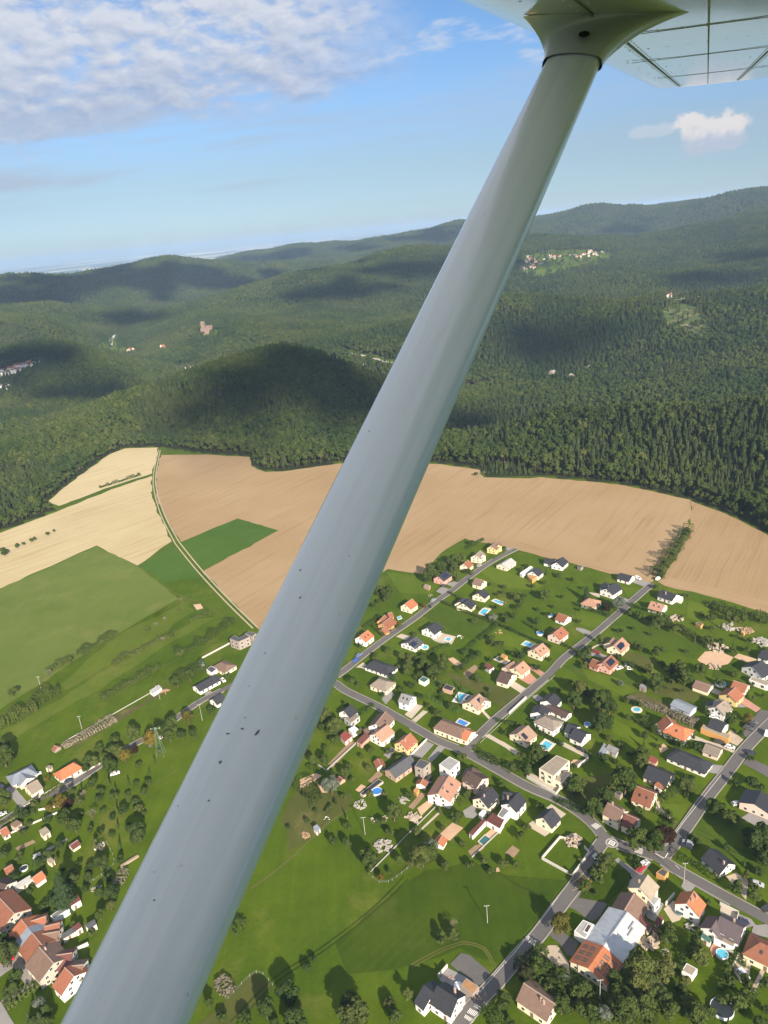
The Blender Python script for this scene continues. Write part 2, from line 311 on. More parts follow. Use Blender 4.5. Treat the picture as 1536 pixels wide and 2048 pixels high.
def patch(name, pts, m, z, label=None, kind='structure', inset=None):   # a flat sheet lying on the ground; pts are ground points
    v = [Vector((p[0], p[1], 0)) for p in pts]
    bm = bmesh.new(); vs = [bm.verts.new((p.x, p.y, z)) for p in v]; f = bm.faces.new(vs); bmesh.ops.triangulate(bm, faces=[f])
    for f in bm.faces:
        if f.normal.z < 0: f.normal_flip()
    me = bpy.data.meshes.new(name); bm.to_mesh(me); bm.free(); me.materials.append(m)
    o = bpy.data.objects.new(name, me); COL.objects.link(o); tag(o, label=label, kind=kind); return o
def wobble(pts, step=6., amp=.8, seed=1):
    out = []; n = len(pts)
    for i in range(n):
        a = Vector((*pts[i][:2], 0)); b = Vector((*pts[(i+1) % n][:2], 0)); L = (b-a).length; k = max(1, int(L/step)); nrm = Vector((-(b-a).y, (b-a).x, 0)).normalized()
        for q in range(k):
            p = a.lerp(b, q/k); w = amp*(mnoise.noise(Vector((p.x*.06, p.y*.06, seed)))+.6*mnoise.noise(Vector((p.x*.3, p.y*.3, seed+4.)))) if q else 0
            out.append((p.x+nrm.x*w, p.y+nrm.y*w))
    return out
def field_mat(name, a, b, ang, row, dark=(.2, .14, .08), rows=.35, dirt=.5):
    def fn(t, bs):
        g = t.n.new('ShaderNodeNewGeometry').outputs['Position']
        rot = t.mapping(g, (1, 1, 1), (0, 0, math.radians(ang)))
        wob = t.noise(g, .02, 2)
        x, y, z = t.xyz(rot)
        xx = t.m('ADD', x, t.m('MULTIPLY', wob, 6.0))
        l1 = t.m('SINE', t.m('MULTIPLY', xx, 6.2832/row)); l2 = t.m('SINE', t.m('MULTIPLY', xx, 6.2832/(row*4.3)))
        brk = t.noise(t.comb(t.m('MULTIPLY', x, .22), t.m('MULTIPLY', y, .012)), 1.0, 4, .6)
        k = t.m('ADD', t.m('MULTIPLY', t.ss(l1, .2, .95), .5), t.m('MULTIPLY', t.ss(l2, .75, 1.0), .45))
        k = t.m('MULTIPLY', k, t.ss(brk, .3, .7))
        big = t.noise(g, .008, 4, .6); fine = t.noise(g, .5, 4, .7)
        c = t.mix(t.ss(big, .3, .72), a, b)
        c = t.mix(t.m('MULTIPLY', t.ss(brk, .5, .75), dirt), c, dark)
        c = t.mix(t.m('MULTIPLY', k, rows), c, dark)
        c = t.mix(t.m('MULTIPLY', t.ss(fine, .5, .8), .3), c, dark)
        t.l.new(c, bs.inputs['Base Color'])
    return mat(name, fn, rough=.95, spec=.1)

# ------------------------------------------------------------------ trees
def leaf_mat(name, a, b, hue_var=.35, transl=.25):
    m = bpy.data.materials.new(name); m.use_nodes = True; t = NT(m.node_tree); t.n.clear()
    out = t.n.new('ShaderNodeOutputMaterial'); rnd = t.n.new('ShaderNodeObjectInfo').outputs['Random']
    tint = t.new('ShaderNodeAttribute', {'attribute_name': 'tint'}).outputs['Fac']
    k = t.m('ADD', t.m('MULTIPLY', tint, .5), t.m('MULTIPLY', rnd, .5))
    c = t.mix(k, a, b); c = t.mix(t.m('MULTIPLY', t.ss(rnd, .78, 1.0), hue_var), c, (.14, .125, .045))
    c = t.mix(t.m('MULTIPLY', t.ss(t.m('FRACT', t.m('MULTIPLY', rnd, 7.31)), .6, 1.), .45), c, (.034, .062, .022))
    loc = t.n.new('ShaderNodeObjectInfo').outputs['Location']; ln = t.noise(loc, .0065, 3, .6); c = t.mix(t.m('MULTIPLY', t.ss(ln, .48, .64), .65), c, t.mix(.5, c, (.12, .14, .045))); c = t.mix(t.m('MULTIPLY', t.ss(ln, .5, .36), .7), c, t.mix(.6, c, (.022, .050, .022)))
    d = t.n.new('ShaderNodeBsdfDiffuse'); tr = t.n.new('ShaderNodeBsdfTranslucent'); mx = t.n.new('ShaderNodeMixShader'); mx.inputs[0].default_value = transl
    t.l.new(c, d.inputs[0]); t.l.new(c, tr.inputs[0]); t.l.new(d.outputs[0], mx.inputs[1]); t.l.new(tr.outputs[0], mx.inputs[2]); t.l.new(mx.outputs[0], out.inputs[0]); return m
LEAF = {'oak': leaf_mat('broad_leaf', (.031, .058, .013), (.100, .136, .036)), 'fir': leaf_mat('fir_needle', (.024, .040, .018), (.064, .088, .034), .12, .1),
        'birch': leaf_mat('pale_leaf', (.085, .115, .032), (.165, .190, .060)), 'plum': leaf_mat('plum_leaf', (.018, .010, .009), (.050, .022, .018), 0, .15),
        'autumn': leaf_mat('gold_leaf', (.10, .085, .018), (.19, .15, .03), 0), 'silver': leaf_mat('silver_leaf', (.10, .13, .10), (.19, .21, .17), 0),
        'bare': leaf_mat('bare_twig', (.16, .13, .10), (.28, .24, .19), 0, .05), 'thuja': leaf_mat('hedge_leaf', (.032, .065, .014), (.080, .125, .030), .1)}
BARK = mat('bark', col=(.10, .075, .05), rough=.95, var=.4)
def cards(cen, nrm, size, rg, asp=.7):
    n = len(cen); r = rg.normal(size=(n, 3)); u = np.cross(nrm, r); u /= np.linalg.norm(u, axis=1)[:, None]+1e-9; v = np.cross(nrm, u)
    s = size[:, None]; a = u*s; b = v*s*asp
    V = np.stack([cen-a*.9-b*.5, cen+a*.2-b, cen+a, cen+b*.9-a*.3], 1).reshape(-1, 3)
    return V, np.arange(4*n).reshape(-1, 4)
def leaf_mesh(name, V, Fq, tint, m, trunk=None):
    me = bpy.data.meshes.new(name); TV, TF = trunk if trunk else (np.zeros((0, 3)), [])
    nv = len(V)+len(TV); nq = len(Fq); lt = sum(len(f) for f in TF)
    me.vertices.add(nv); me.vertices.foreach_set('co', np.vstack([V, TV]).astype(np.float32).ravel() if len(TV) else V.astype(np.float32).ravel())
    li = np.r_[Fq.ravel(), np.array([q+len(V) for f in TF for q in f], int)]
    me.loops.add(len(li)); me.loops.foreach_set('vertex_index', li.astype(np.int32))
    sizes = np.r_[np.full(nq, 4), np.array([len(f) for f in TF], int)]; st = np.r_[0, np.cumsum(sizes)[:-1]]
    me.polygons.add(len(sizes)); me.polygons.foreach_set('loop_start', st.astype(np.int32))
    me.materials.append(m)
    if trunk: me.materials.append(BARK); me.polygons.foreach_set('material_index', np.r_[np.zeros(nq, int), np.ones(len(TF), int)].astype(np.int32))
    me.update(calc_edges=True)
    a = me.attributes.new('tint', 'FLOAT', 'FACE'); a.data.foreach_set('value', np.r_[tint, np.zeros(len(TF))].astype(np.float32))
    return me
def tube(path, rad, n=6):
    V = []; Fc = []; path = [Vector(p) for p in path]
    for i, p in enumerate(path):
        d = (path[min(i+1, len(path)-1)]-path[max(i-1, 0)]).normalized(); x = d.orthogonal().normalized(); y = d.cross(x)
        for k in range(n):
            a = 2*math.pi*k/n; V.append(p+(x*math.cos(a)+y*math.sin(a))*rad[i])
    for i in range(len(path)-1):
        for k in range(n): Fc.append([i*n+k, i*n+(k+1) % n, (i+1)*n+(k+1) % n, (i+1)*n+k])
    Fc.append(list(range((len(path)-1)*n, len(path)*n))); return V, Fc
def trunk_geo(h, r, rg, limbs=5, top=.75, spread=.3):
    V, Fc = tube([(0, 0, -.15), (r*.2, 0, h*.3), (0, r*.3, h*top)], [r*1.25, r*.8, r*.25])
    V = list(V)
    for i in range(limbs):
        a = rg.uniform(0, 6.28); z = h*rg.uniform(.3, .55); L = h*spread*rg.uniform(.7, 1.2)
        v, f = tube([(0, 0, z), (math.cos(a)*L*.5, math.sin(a)*L*.5, z+L*.45), (math.cos(a)*L, math.sin(a)*L, z+L*.8)], [r*.45, r*.28, r*.1], 5)
        k = len(V); V += v; Fc += [[q+k for q in g] for g in f]
    return np.array([tuple(v) for v in V]), Fc
def broad_crown(seed, R=1.0, zc=1.3, hz=1.0, blobs=16, n=900, size=.12, low=.5):
    rg = np.random.default_rng(seed); d = rg.normal(size=(blobs, 3)); d /= np.linalg.norm(d, axis=1)[:, None]; d[:, 2] = np.where(d[:, 2] < -low, -d[:, 2], d[:, 2])
    rr = rg.uniform(.40, .78, blobs); bc = d*rr[:, None]*np.array([R, R, hz])+np.array([0, 0, zc]); br = R*rg.uniform(.28, .46, blobs); bt = rg.uniform(0, 1, blobs)
    w = br**2/np.sum(br**2); bi = rg.choice(blobs, n, p=w); e = rg.normal(size=(n, 3)); e /= np.linalg.norm(e, axis=1)[:, None]; e[:, 2] = np.where(rg.random(n) < .55, np.abs(e[:, 2]), e[:, 2])
    r = br[bi]*rg.uniform(.72, 1.06, n); cen = bc[bi]+e*r[:, None]; nr = e+rg.normal(size=(n, 3))*.38; nr /= np.linalg.norm(nr, axis=1)[:, None]
    V, Fq = cards(cen, nr, size*R*rg.uniform(.7, 1.35, n), rg); return V, Fq, np.clip(bt[bi]*.7+rg.uniform(0, .3, n), 0, 1)
def fir_crown(seed, h=3.0, R=.5, n=700, size=.14, base=.12):
    rg = np.random.default_rng(seed); t = rg.uniform(0, 1, n)**.75; t = base+(1-base)*t; tiers = 11
    tt = (np.floor(t*tiers)+rg.uniform(.0, .55, n))/tiers; rad = R*(1-tt)**.85*(1.05-.25*((t*tiers) % 1)); a = rg.uniform(0, 6.28, n); lob = 1+.22*np.sin(a*5+np.floor(t*tiers)*2.1)
    q = rg.uniform(.45, 1, n)**.6; cen = np.c_[np.cos(a)*rad*q*lob, np.sin(a)*rad*q*lob, tt*h-rad*q*.25]; nr = np.c_[np.cos(a)*.75, np.sin(a)*.75, np.full(n, .75)]+rg.normal(size=(n, 3))*.3; nr /= np.linalg.norm(nr, axis=1)[:, None]
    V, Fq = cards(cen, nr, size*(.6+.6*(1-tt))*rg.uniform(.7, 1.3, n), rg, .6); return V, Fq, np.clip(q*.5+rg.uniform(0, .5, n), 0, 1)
def forest_protos(hi):
    out = []; k = 1.0 if hi else .3; sz = 1.0 if hi else 1.75
    for i in range(4):                                              # broadleaf, crown 5 m across the radius
        R = (4.6, 5.2, 4.2, 5.6)[i]; zc = (11.5, 11, 12.5, 11)[i]; V, Fq, ti = broad_crown(50+i, R, zc, (6, 5.4, 6.8, 5.6)[i], 15, int(1000*k), .145*sz)
        out.append(leaf_mesh('broadleaf_tree', V, Fq, ti, LEAF['oak'], trunk_geo(13, .28, np.random.default_rng(i), 3)))
    for i in range(3):
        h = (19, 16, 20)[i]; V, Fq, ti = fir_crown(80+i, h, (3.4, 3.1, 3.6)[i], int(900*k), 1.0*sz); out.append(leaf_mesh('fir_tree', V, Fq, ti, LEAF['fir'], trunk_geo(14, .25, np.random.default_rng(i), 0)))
    return out
def vnoise(P, s, seed): return np.array([mnoise.noise(Vector((p[0]*s, p[1]*s, seed))) for p in P])
def build_forest():
    pts = []
    for d0, d1, sp in ((440, 1300, 5.0), (1300, 2400, 6.2), (2400, 4000, 9.0), (4000, 7200, 13)):
        a0, a1 = math.radians(-34), math.radians(34); nn = int((a1-a0)/2*(d1*d1-d0*d0)/(sp*sp))
        # jittered grid in equal-area polar cells
        nd = max(2, int((d1-d0)/sp)); 
        for i in range(nd):
            d = d0+(i+.5)*(d1-d0)/nd; na = int((a1-a0)*d/sp); a = a0+(np.arange(na)+rng.uniform(0, 1, na))/na*(a1-a0); dd = d+rng.uniform(-.5, .5, na)*(d1-d0)/nd
            pts.append(np.c_[np.sin(a)*dd, np.cos(a)*dd])
    P = np.vstack(pts); z = terrain(P); P3 = np.c_[P, z]
    c = cover_of(P3); keep = (c < .5) | ((c == 1) & (rng.random(len(P)) < .13)) | ((c == 2) & (rng.random(len(P)) < .10)); ins = in_poly(P, PLATEAU); keep &= ~ins
    e = np.full(len(P), 999.); nr = np.hypot(P[:, 0], P[:, 1]) < 1300; e[nr] = poly_dist(P[nr], PLATEAU); keep &= e > 2.5
    x, y, zz = project(P3); keep &= (x > -220) & (x < 1756) & (zz > 0)
    P3 = P3[keep]; x = x[keep]; y = y[keep]; d = np.hypot(P3[:, 0], P3[:, 1]); e = e[keep]
    n1 = vnoise(P3, .0042, 3.3)+.5*vnoise(P3, .013, 9.1); con = (n1 > .16) & (rng.random(len(x)) < .8) | (rng.random(len(x)) < .10)
    # the dark spruce stand in the near valley and mixed wood on the right
    con |= (in_poly(np.c_[x, y], [(880, 880), (900, 830), (1010, 800), (1090, 810), (1100, 850), (1000, 900)]) & (rng.random(len(x)) < .85))
    con |= (in_poly(np.c_[x, y], [(1120, 850), (1600, 830), (1600, 1080), (1300, 960), (1120, 930)]) & (rng.random(len(x)) < .30))
    con &= ~(in_poly(np.c_[x, y], [(870, 870), (1010, 905), (960, 945), (870, 930)]))
    con &= e > 12
    con |= in_poly(np.c_[x, y], [(965, 925), (1060, 935), (1075, 952), (970, 956)])
    kind = np.where(con, 4+rng.integers(0, 3, len(x)), rng.integers(0, 4, len(x)))
    sc = rng.uniform(.5, .9, len(x))*(1+.12*np.sin(n1*9)); sc *= np.where(d > 2400, 1.15, 1.0)*np.where(d > 4000, 1.35, 1.0); sc *= np.where(e < 9, .55, 1.0)
    sc = np.where(in_poly(np.c_[x, y], [(965, 925), (1060, 935), (1075, 952), (970, 956)]), sc*.55, sc)
    rz = rng.uniform(0, 6.283, len(x))
    vis = (x > 5) & (x < 1531)
    # hidden behind the strut: skip when choosing the individual ones
    sx = 1145-(y-130)/1918*895; vis &= np.abs(x-sx) > 60+ (y-130)/1918*75
    hi = forest_protos(True); lo = forest_protos(False)
    idx = np.where(vis)[0]; idx = idx[np.argsort(d[idx])]
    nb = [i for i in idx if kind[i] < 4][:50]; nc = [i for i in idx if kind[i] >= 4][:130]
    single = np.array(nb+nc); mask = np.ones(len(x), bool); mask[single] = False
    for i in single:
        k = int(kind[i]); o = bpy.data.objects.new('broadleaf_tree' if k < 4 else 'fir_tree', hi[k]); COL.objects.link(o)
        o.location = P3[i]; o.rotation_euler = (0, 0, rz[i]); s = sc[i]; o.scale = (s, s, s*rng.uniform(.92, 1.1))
        side = ('beyond the right end of the brown field' if x[i] > 1060 else 'behind the middle of the brown field' if x[i] > 640 else 'beyond the pale stubble field')
        if k < 4: tag(o, 'round leafy tree in the wood '+side, 'tree', 'broadleaf trees '+side)
        else: tag(o, 'dark pointed conifer in the wood '+side, 'conifer', 'conifers '+side)
    P3 = P3[mask]; kind = kind[mask]; sc = sc[mask]; rz = rz[mask]
    me = bpy.data.meshes.new('forest'); me.vertices.add(len(P3)); me.vertices.foreach_set('co', P3.astype(np.float32).ravel())
    for nm, v, ty in (('rz', rz, 'FLOAT'), ('scl', sc, 'FLOAT'), ('kd', kind, 'INT')):
        a = me.attributes.new(nm, ty, 'POINT'); a.data.foreach_set('value', v.astype(np.float32 if ty == 'FLOAT' else np.int32))
    me.update(); fo = bpy.data.objects.new('forest', me); COL.objects.link(fo); tag(fo, kind='stuff'); fo['label'] = 'dense mixed forest covering the hills and valleys'
    pc = bpy.data.collections.new('forest_tree_kinds')
    for i, q in enumerate(lo): pc.objects.link(bpy.data.objects.new('kind_%02d' % i, q))
    ng = bpy.data.node_groups.new('forest_scatter', 'GeometryNodeTree'); ng.interface.new_socket('Geometry', in_out='INPUT', socket_type='NodeSocketGeometry'); ng.interface.new_socket('Geometry', in_out='OUTPUT', socket_type='NodeSocketGeometry')
    N = ng.nodes; L = ng.links; gi = N.new('NodeGroupInput'); go = N.new('NodeGroupOutput'); ip = N.new('GeometryNodeInstanceOnPoints'); ci = N.new('GeometryNodeCollectionInfo')
    ci.inputs[0].default_value = pc; ci.inputs['Separate Children'].default_value = True; ci.inputs['Reset Children'].default_value = True
    def at(nm, ty):
        q = N.new('GeometryNodeInputNamedAttribute'); q.data_type = ty; q.inputs[0].default_value = nm; return q.outputs[0]
    L.new(gi.outputs[0], ip.inputs['Points']); L.new(ci.outputs[0], ip.inputs['Instance']); ip.inputs['Pick Instance'].default_value = True; L.new(at('kd', 'INT'), ip.inputs['Instance Index'])
    cx = N.new('ShaderNodeCombineXYZ'); L.new(at('rz', 'FLOAT'), cx.inputs[2])
    L.new(cx.outputs[0], ip.inputs['Rotation']); L.new(at('scl', 'FLOAT'), ip.inputs['Scale'])
    L.new(ip.outputs[0], go.inputs[0]); mo = fo.modifiers.new('scatter', 'NODES'); mo.node_group = ng
    print('FOREST', len(P3))
# ------------------------------------------------------------------ the aircraft the picture is taken from
def build_aircraft():
    O = Vector((0, 0, H)); rv = lambda x, y: Vector(ray(x, y))
    s = rv(1415, 218).normalized(); c = rv(1300, 180).cross(rv(1536, 155)).cross(s).normalized(); n = s.cross(c).normalized()
    if n.z > 0: n = -n                                              # n points down from the wing
    root = tag(empty('light_aircraft', O), 'high wing light aircraft with grey painted wing strut seen from its cabin window', 'aircraft')
    def wmat(t, b):
        g = t.n.new('ShaderNodeTexCoord').outputs['Object']
        nz = t.noise(g, 3.0, 3); sp = t.noise(g, 60.0, 2)
        c_ = t.mix(nz, (.60, .61, .59), (.68, .69, .68)); t.l.new(c_, b.inputs['Base Color'])
        bu = t.new('ShaderNodeBump', None, Strength=.10, Distance=.02); t.l.new(t.noise(t.mapping(g, (1.2, 4, 1)), 2.2, 2), bu.inputs['Height']); t.l.new(bu.outputs[0], b.inputs['Normal'])
        b.inputs['Coat Weight'].default_value = 1.0; b.inputs['Coat Roughness'].default_value = .06
    paint = mat('aircraft_paint', wmat, rough=.34)
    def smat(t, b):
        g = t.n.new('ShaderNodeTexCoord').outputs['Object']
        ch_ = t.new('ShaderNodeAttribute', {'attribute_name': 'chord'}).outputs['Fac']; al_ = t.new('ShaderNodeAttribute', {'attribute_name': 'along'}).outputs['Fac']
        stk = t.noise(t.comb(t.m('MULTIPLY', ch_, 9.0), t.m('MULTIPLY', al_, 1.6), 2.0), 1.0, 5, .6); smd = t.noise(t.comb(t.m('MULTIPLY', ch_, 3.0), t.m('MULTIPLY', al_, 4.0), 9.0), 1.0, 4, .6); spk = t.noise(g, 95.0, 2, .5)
        c_ = t.mix(t.ss(stk, .32, .66), (.86, .88, .89), (.94, .95, .955)); c_ = t.mix(t.m('MULTIPLY', t.ss(smd, .55, .75), .22), c_, (.72, .74, .74)); c_ = t.mix(t.m('MULTIPLY', t.ss(spk, .74, .80), .35), c_, (.45, .45, .43)); t.l.new(c_, b.inputs['Base Color'])  # lengthwise streaks: dirt, plus a sky reflection put into the colour
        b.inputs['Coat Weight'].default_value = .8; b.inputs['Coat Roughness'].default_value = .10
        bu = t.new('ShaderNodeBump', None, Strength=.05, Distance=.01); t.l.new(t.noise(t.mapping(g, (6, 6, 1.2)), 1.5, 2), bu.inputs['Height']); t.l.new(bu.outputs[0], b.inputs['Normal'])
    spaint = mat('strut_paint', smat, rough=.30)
    dark = mat('dark_gap', col=(.012, .012, .012), rough=.7); bug = mat('bug_smear', col=(.20, .20, .18), rough=.7, var=.3); metal = mat('bare_metal', col=(.45, .45, .43), rough=.35, metal=.9); seal = mat('seam_sealant', col=(.30, .31, .30), rough=.6)
    P0 = rv(1230, 30)*2.05; h0 = P0.dot(n)                          # plane of the lower skin
    W_ = lambda a, b, h=0.0: s*a+c*b+n*(h0+h)                       # span, chord, below the skin
    # wing: section lofted from inboard of the cabin to the tip
    LE, TE = -.61, .86
    sec = [(TE, -.005), (.5, .004), (.1, .008), (-.15, .008), (-.30, .006), (-.44, .002), (-.53, -.010), (-.58, -.035), (LE, -.085), (-.59, -.14), (-.45, -.185), (-.2, -.215), (.1, -.20), (.5, -.10), (TE, -.02)]
    V = []; Fc = []; st = [(-2.2, 1.0), (0, 1.0), (2.0, 1.0), (4.0, 1.0), (6.5, 1.02), (8.6, 1.03), (9.8, 1.05), (10.2, 1.06), (10.35, .99)]; m = len(sec)
    for i, (a, k) in enumerate(st):
        for (b, h) in sec:
            hh = h if i < len(st)-1 else -.1+(h+.1)*.25
            V.append(W_(a, b*k, hh))
    for i in range(len(st)-1):
        for j in range(m-1): Fc.append([i*m+j, (i+1)*m+j, (i+1)*m+j+1, i*m+j+1])
    Fc.append([(len(st)-1)*m+j for j in range(m)][::-1]); obj('wing', V, Fc, paint, root, True)
    # panel seams (raised laps), rivets, hinge rod, trailing edge
    V = []; Fc = []
    def strip(a0, b0, a1, b1, w, h):
        A = Vector((a0, b0, 0)); B = Vector((a1, b1, 0)); q = Vector((-(B-A).y, (B-A).x, 0)).normalized()*w/2; k = len(V)
        for p in (A-q, A+q, B+q, B-q): V.append(W_(p.x, p.y, .0085)); 
        for p in (A-q, A+q, B+q, B-q): V.append(W_(p.x, p.y, .0085+h))
        Fc.extend([[k, k+1, k+5, k+4], [k+1, k+2, k+6, k+5], [k+2, k+3, k+7, k+6], [k+3, k, k+4, k+7], [k+4, k+5, k+6, k+7]])
    for b in (-.30, -.02, .27): strip(1.4, b, 9.9, b, .006, .002)
    for a in (1.9, 3.05, 4.6, 7.0): strip(a, -.38, a, .82, .008, .002)
    obj('skin_seam', V, Fc, seal, root)
    V = []; Fc = []
    def rivet(a, b, r=.005):
        k = len(V)
        for i in range(6): V.append(W_(a+math.cos(i*1.047)*r, b+math.sin(i*1.047)*r, .007))
        V.append(W_(a, b, .0095))
        for i in range(6): Fc.append([k+i, k+(i+1) % 6, k+6])
    for a in np.arange(1.8, 9.8, .11):
        for b in (-.32, -.28, .25, .29): rivet(a, b)
    for a in (1.86, 1.94, 3.01, 3.09, 3.8, 4.56, 4.64, 5.4, 6.2, 6.96, 7.04, 8.0, 9.0):
        for b in np.arange(-.4, .8, .075): rivet(a, b, .006)
    rv_o = obj('rivet', V, Fc, paint, root); tag(rv_o, kind='stuff')
    # strut: streamlined tube from the lower cabin to the wing
    T = rv(1143, 134)*1.93; B = rv(250, 2048)*.85; ax = (T-B).normalized(); Bx = B-ax*.75
    cv = (c-ax*c.dot(ax)).normalized(); nv = ax.cross(cv).normalized()
    if nv.dot(-B) < 0: nv = -nv                                     # nv faces the cabin
    ang = math.radians(STRUT_TURN); cv, nv = cv*math.cos(ang)+nv*math.sin(ang), nv*math.cos(ang)-cv*math.sin(ang)
    PX = [-1, -.985, -.93, -.82, -.62, -.35, 0, .40, .75, .93, .985, 1.0]; PY = [0, .34, .62, .84, .96, 1.0, .95, .82, .60, .43, .28, 0]; PU = np.linspace(0, 1, len(PX))
    fx = lambda u: float(np.interp(u, PU, PX)); fy = lambda x: float(np.interp(x, PX, PY))                     # full nose on the left, bevelled tail on the right
    def foil(ch, th, N=66):
        out = []
        for i in range(N):
            u = i/N*2; s = 1 if u < 1 else -1; u = u if u < 1 else 2-u; out.append((fx(u)*.5*ch, s*fy(fx(u))*.5*th))
        return out
    V = []; Fc = []; N = 66; L = (T-Bx).length; K = 14
    for i in range(K+1):
        p = Bx.lerp(T+ax*.06, i/K)
        for (x, y) in foil(STRUT_CH, STRUT_TH): V.append(p+cv*x+nv*y)
    for i in range(K):
        for j in range(N): Fc.append([i*N+j, i*N+(j+1) % N, (i+1)*N+(j+1) % N, (i+1)*N+j])
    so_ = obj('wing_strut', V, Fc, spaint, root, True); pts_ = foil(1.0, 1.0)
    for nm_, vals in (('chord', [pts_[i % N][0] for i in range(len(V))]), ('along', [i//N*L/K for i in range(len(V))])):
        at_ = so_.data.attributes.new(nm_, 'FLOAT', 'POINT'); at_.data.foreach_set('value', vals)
    if sum((f.normal.dot((f.center-Vector((Bx+T)/2)).normalized()) for f in so_.data.polygons)) < 0: so_.data.flip_normals()
    # insect marks on the strut's face: thin raised smears
    V = []; Fc = []
    for (px, py, r, e, an) in [(514, 1465, 6, 2.6, 70), (549, 1460, 6, 2.0, 120), (553, 1455, 3, 1, 0), (440, 1524, 5, 1.6, 60), (484, 1457, 3, 3, 15), (455, 1467, 3, 3, 20), (417, 1601, 3, 1.6, 30), (356, 1612, 2, 1.5, 0), (580, 1553, 3, 1, 0), (1012, 456, 2, 1, 0), (968, 428, 2, 1, 0), (738, 862, 3, 1, 0),
                               (600, 1140, 3, 2, 40), (600, 1195, 3, 2, 70), (530, 1306, 3, 1, 0), (490, 1435, 3, 1, 0), (935, 720, 2, 1, 0), (620, 1060, 2, 1, 0), (498, 1372, 2, 1, 0), (308, 1800, 3, 1.5, 20)]:
        d = rv(px, py).normalized()
        q = (T+nv*STRUT_TH*.5-d*0); t_ = ((T+nv*(STRUT_TH*.5)).dot(nv))/d.dot(nv)
        w = d*t_; off = (w-T).dot(cv)/(STRUT_CH*.5)
        y = .5*STRUT_TH*fy(max(-1, min(1, off))); t_ = ((T+nv*(y+.0006)).dot(nv))/d.dot(nv); w = d*t_
        rr = r*t_/FPX*.45; k = len(V); ca, sa = math.cos(math.radians(an)), math.sin(math.radians(an)); u = (cv*ca+ax*sa); v2 = (ax*ca-cv*sa); M = 10
        for i in range(M):
            a = 2*math.pi*i/M; j = 1+.35*mnoise.noise(Vector((i*1.7, px*.1, py*.1))); V.append(w+u*math.cos(a)*rr*e*j+v2*math.sin(a)*rr*j)
        V.append(w+nv*.0008)
        for i in range(M): Fc.append([k+i, k+(i+1) % M, k+M])
    obj('bug_smear', V, Fc, bug, root)
    # cuff that flares from the strut into the wing skin
    V = []; Fc = []; Tp = T; on = lambda x, y: rv(x, y)*((h0+.0035)/rv(x, y).dot(n)); EA, EB = on(1046, 34), on(1394, 20); Lc = .16
    skew = lambda x: -ax*x*.25
    ts = [0, .12, .25, .38, .5, .62, .72, .82, .9, .96, 1.0]
    for t_ in ts:
        w = t_**2.6; g = 1.09+.10*t_
        for (x, y) in foil(STRUT_CH, STRUT_TH):
            ps = Tp+ax*(t_*Lc)+cv*x*g+nv*y*g*1.05+skew(x)*(1-t_); pe = EA.lerp(EB, x/STRUT_CH+.5)+s*(-y*1.1)
            dn = pe.dot(n); pe = pe+n*(h0+.0035-dn); p = ps.lerp(pe, w)
            if p.dot(n) < h0+.0035: p = p+n*(h0+.0035-p.dot(n))
            V.append(p)
    for i in range(len(ts)-1):
        for j in range(N): Fc.append([i*N+j, i*N+(j+1) % N, (i+1)*N+(j+1) % N, (i+1)*N+j])
    f = obj('strut_fairing', V, Fc, paint, root, True)
    d = rv(1168, 73).normalized(); best = None
    for p in f.data.polygons:
        a1 = p.center.normalized(); q = (a1-d).length+max(0, p.center.length-2.0)
        if best is None or q < best[0]: best = (q, p.center.copy(), p.normal.copy())
    pn = best[2] if best[2].dot(best[1]) < 0 else -best[2]; pc = d*(best[1].dot(pn)/d.dot(pn))+pn*.006; V = []
    for i in range(16): a = i*math.pi/8; V.append(pc+((c-pn*c.dot(pn)).normalized()*math.cos(a)*1.1+pn.cross(c).normalized()*math.sin(a)*1.3)*.013)
    obj('inspection_hole', V, [list(range(16))], dark, root)  # flat black disc, its colour standing in for the shade inside the hole
    V = []; Fc = []                                                 # dark lap line where cuff meets strut, and round the wing joint
    for (q0, kc, kt, w, cen, cd, nd) in [(0, 1.105, 1.17, .0016, Tp, cv, nv)]:
        for r_ in (0, 1):
            for (x, y) in foil(STRUT_CH*kc, STRUT_TH*kt): V.append(cen-ax*(w*(1-r_)*1.0)+cd*x+nd*y+skew(x/1.105))
        for j in range(N): Fc.append([j, (j+1) % N, N+(j+1) % N, N+j])
    obj('cuff_lip', V, Fc, seal, root)
    # cabin: side with the open window opening behind the lens, roof under the wing, belly
    cab = mat('cabin_paint', col=(.85, .84, .82), rough=.4)
    V = []; Fc = []; prof = [(-.10, .10), (-.12, -.30), (-.16, -.75), (-.35, -.98), (-.75, -1.02), (-1.15, -.98), (-1.34, -.75), (-1.36, -.2), (-1.30, .30), (-.75, .36), (-.2, .30)]
    xs = [(-2.2, .55), (-1.2, .9), (-.4, 1), (.6, 1), (1.6, .85), (4.2, .3)]; m = len(prof); upv = Vector((0, 0, 1)); sh = Vector((s.x, s.y, 0)).normalized(); ch = Vector((c.x, c.y, 0)).normalized()
    for (x, k) in xs:
        for (a, z) in prof: V.append(sh*(-.73+(a+.73)*k)+ch*x+upv*(-.35+(z+.35)*k))
    for i in range(len(xs)-1):
        for j in range(m):
            j2 = (j+1) % m
            Fc.append([i*m+j, i*m+j2, (i+1)*m+j2, (i+1)*m+j])
    Fc.append(list(range(m))); Fc.append([(len(xs)-1)*m+j for j in range(m)][::-1]); obj('fuselage', V, Fc, cab, root)
STRUT_TURN = 9.0; STRUT_CH = .150; STRUT_TH = .064
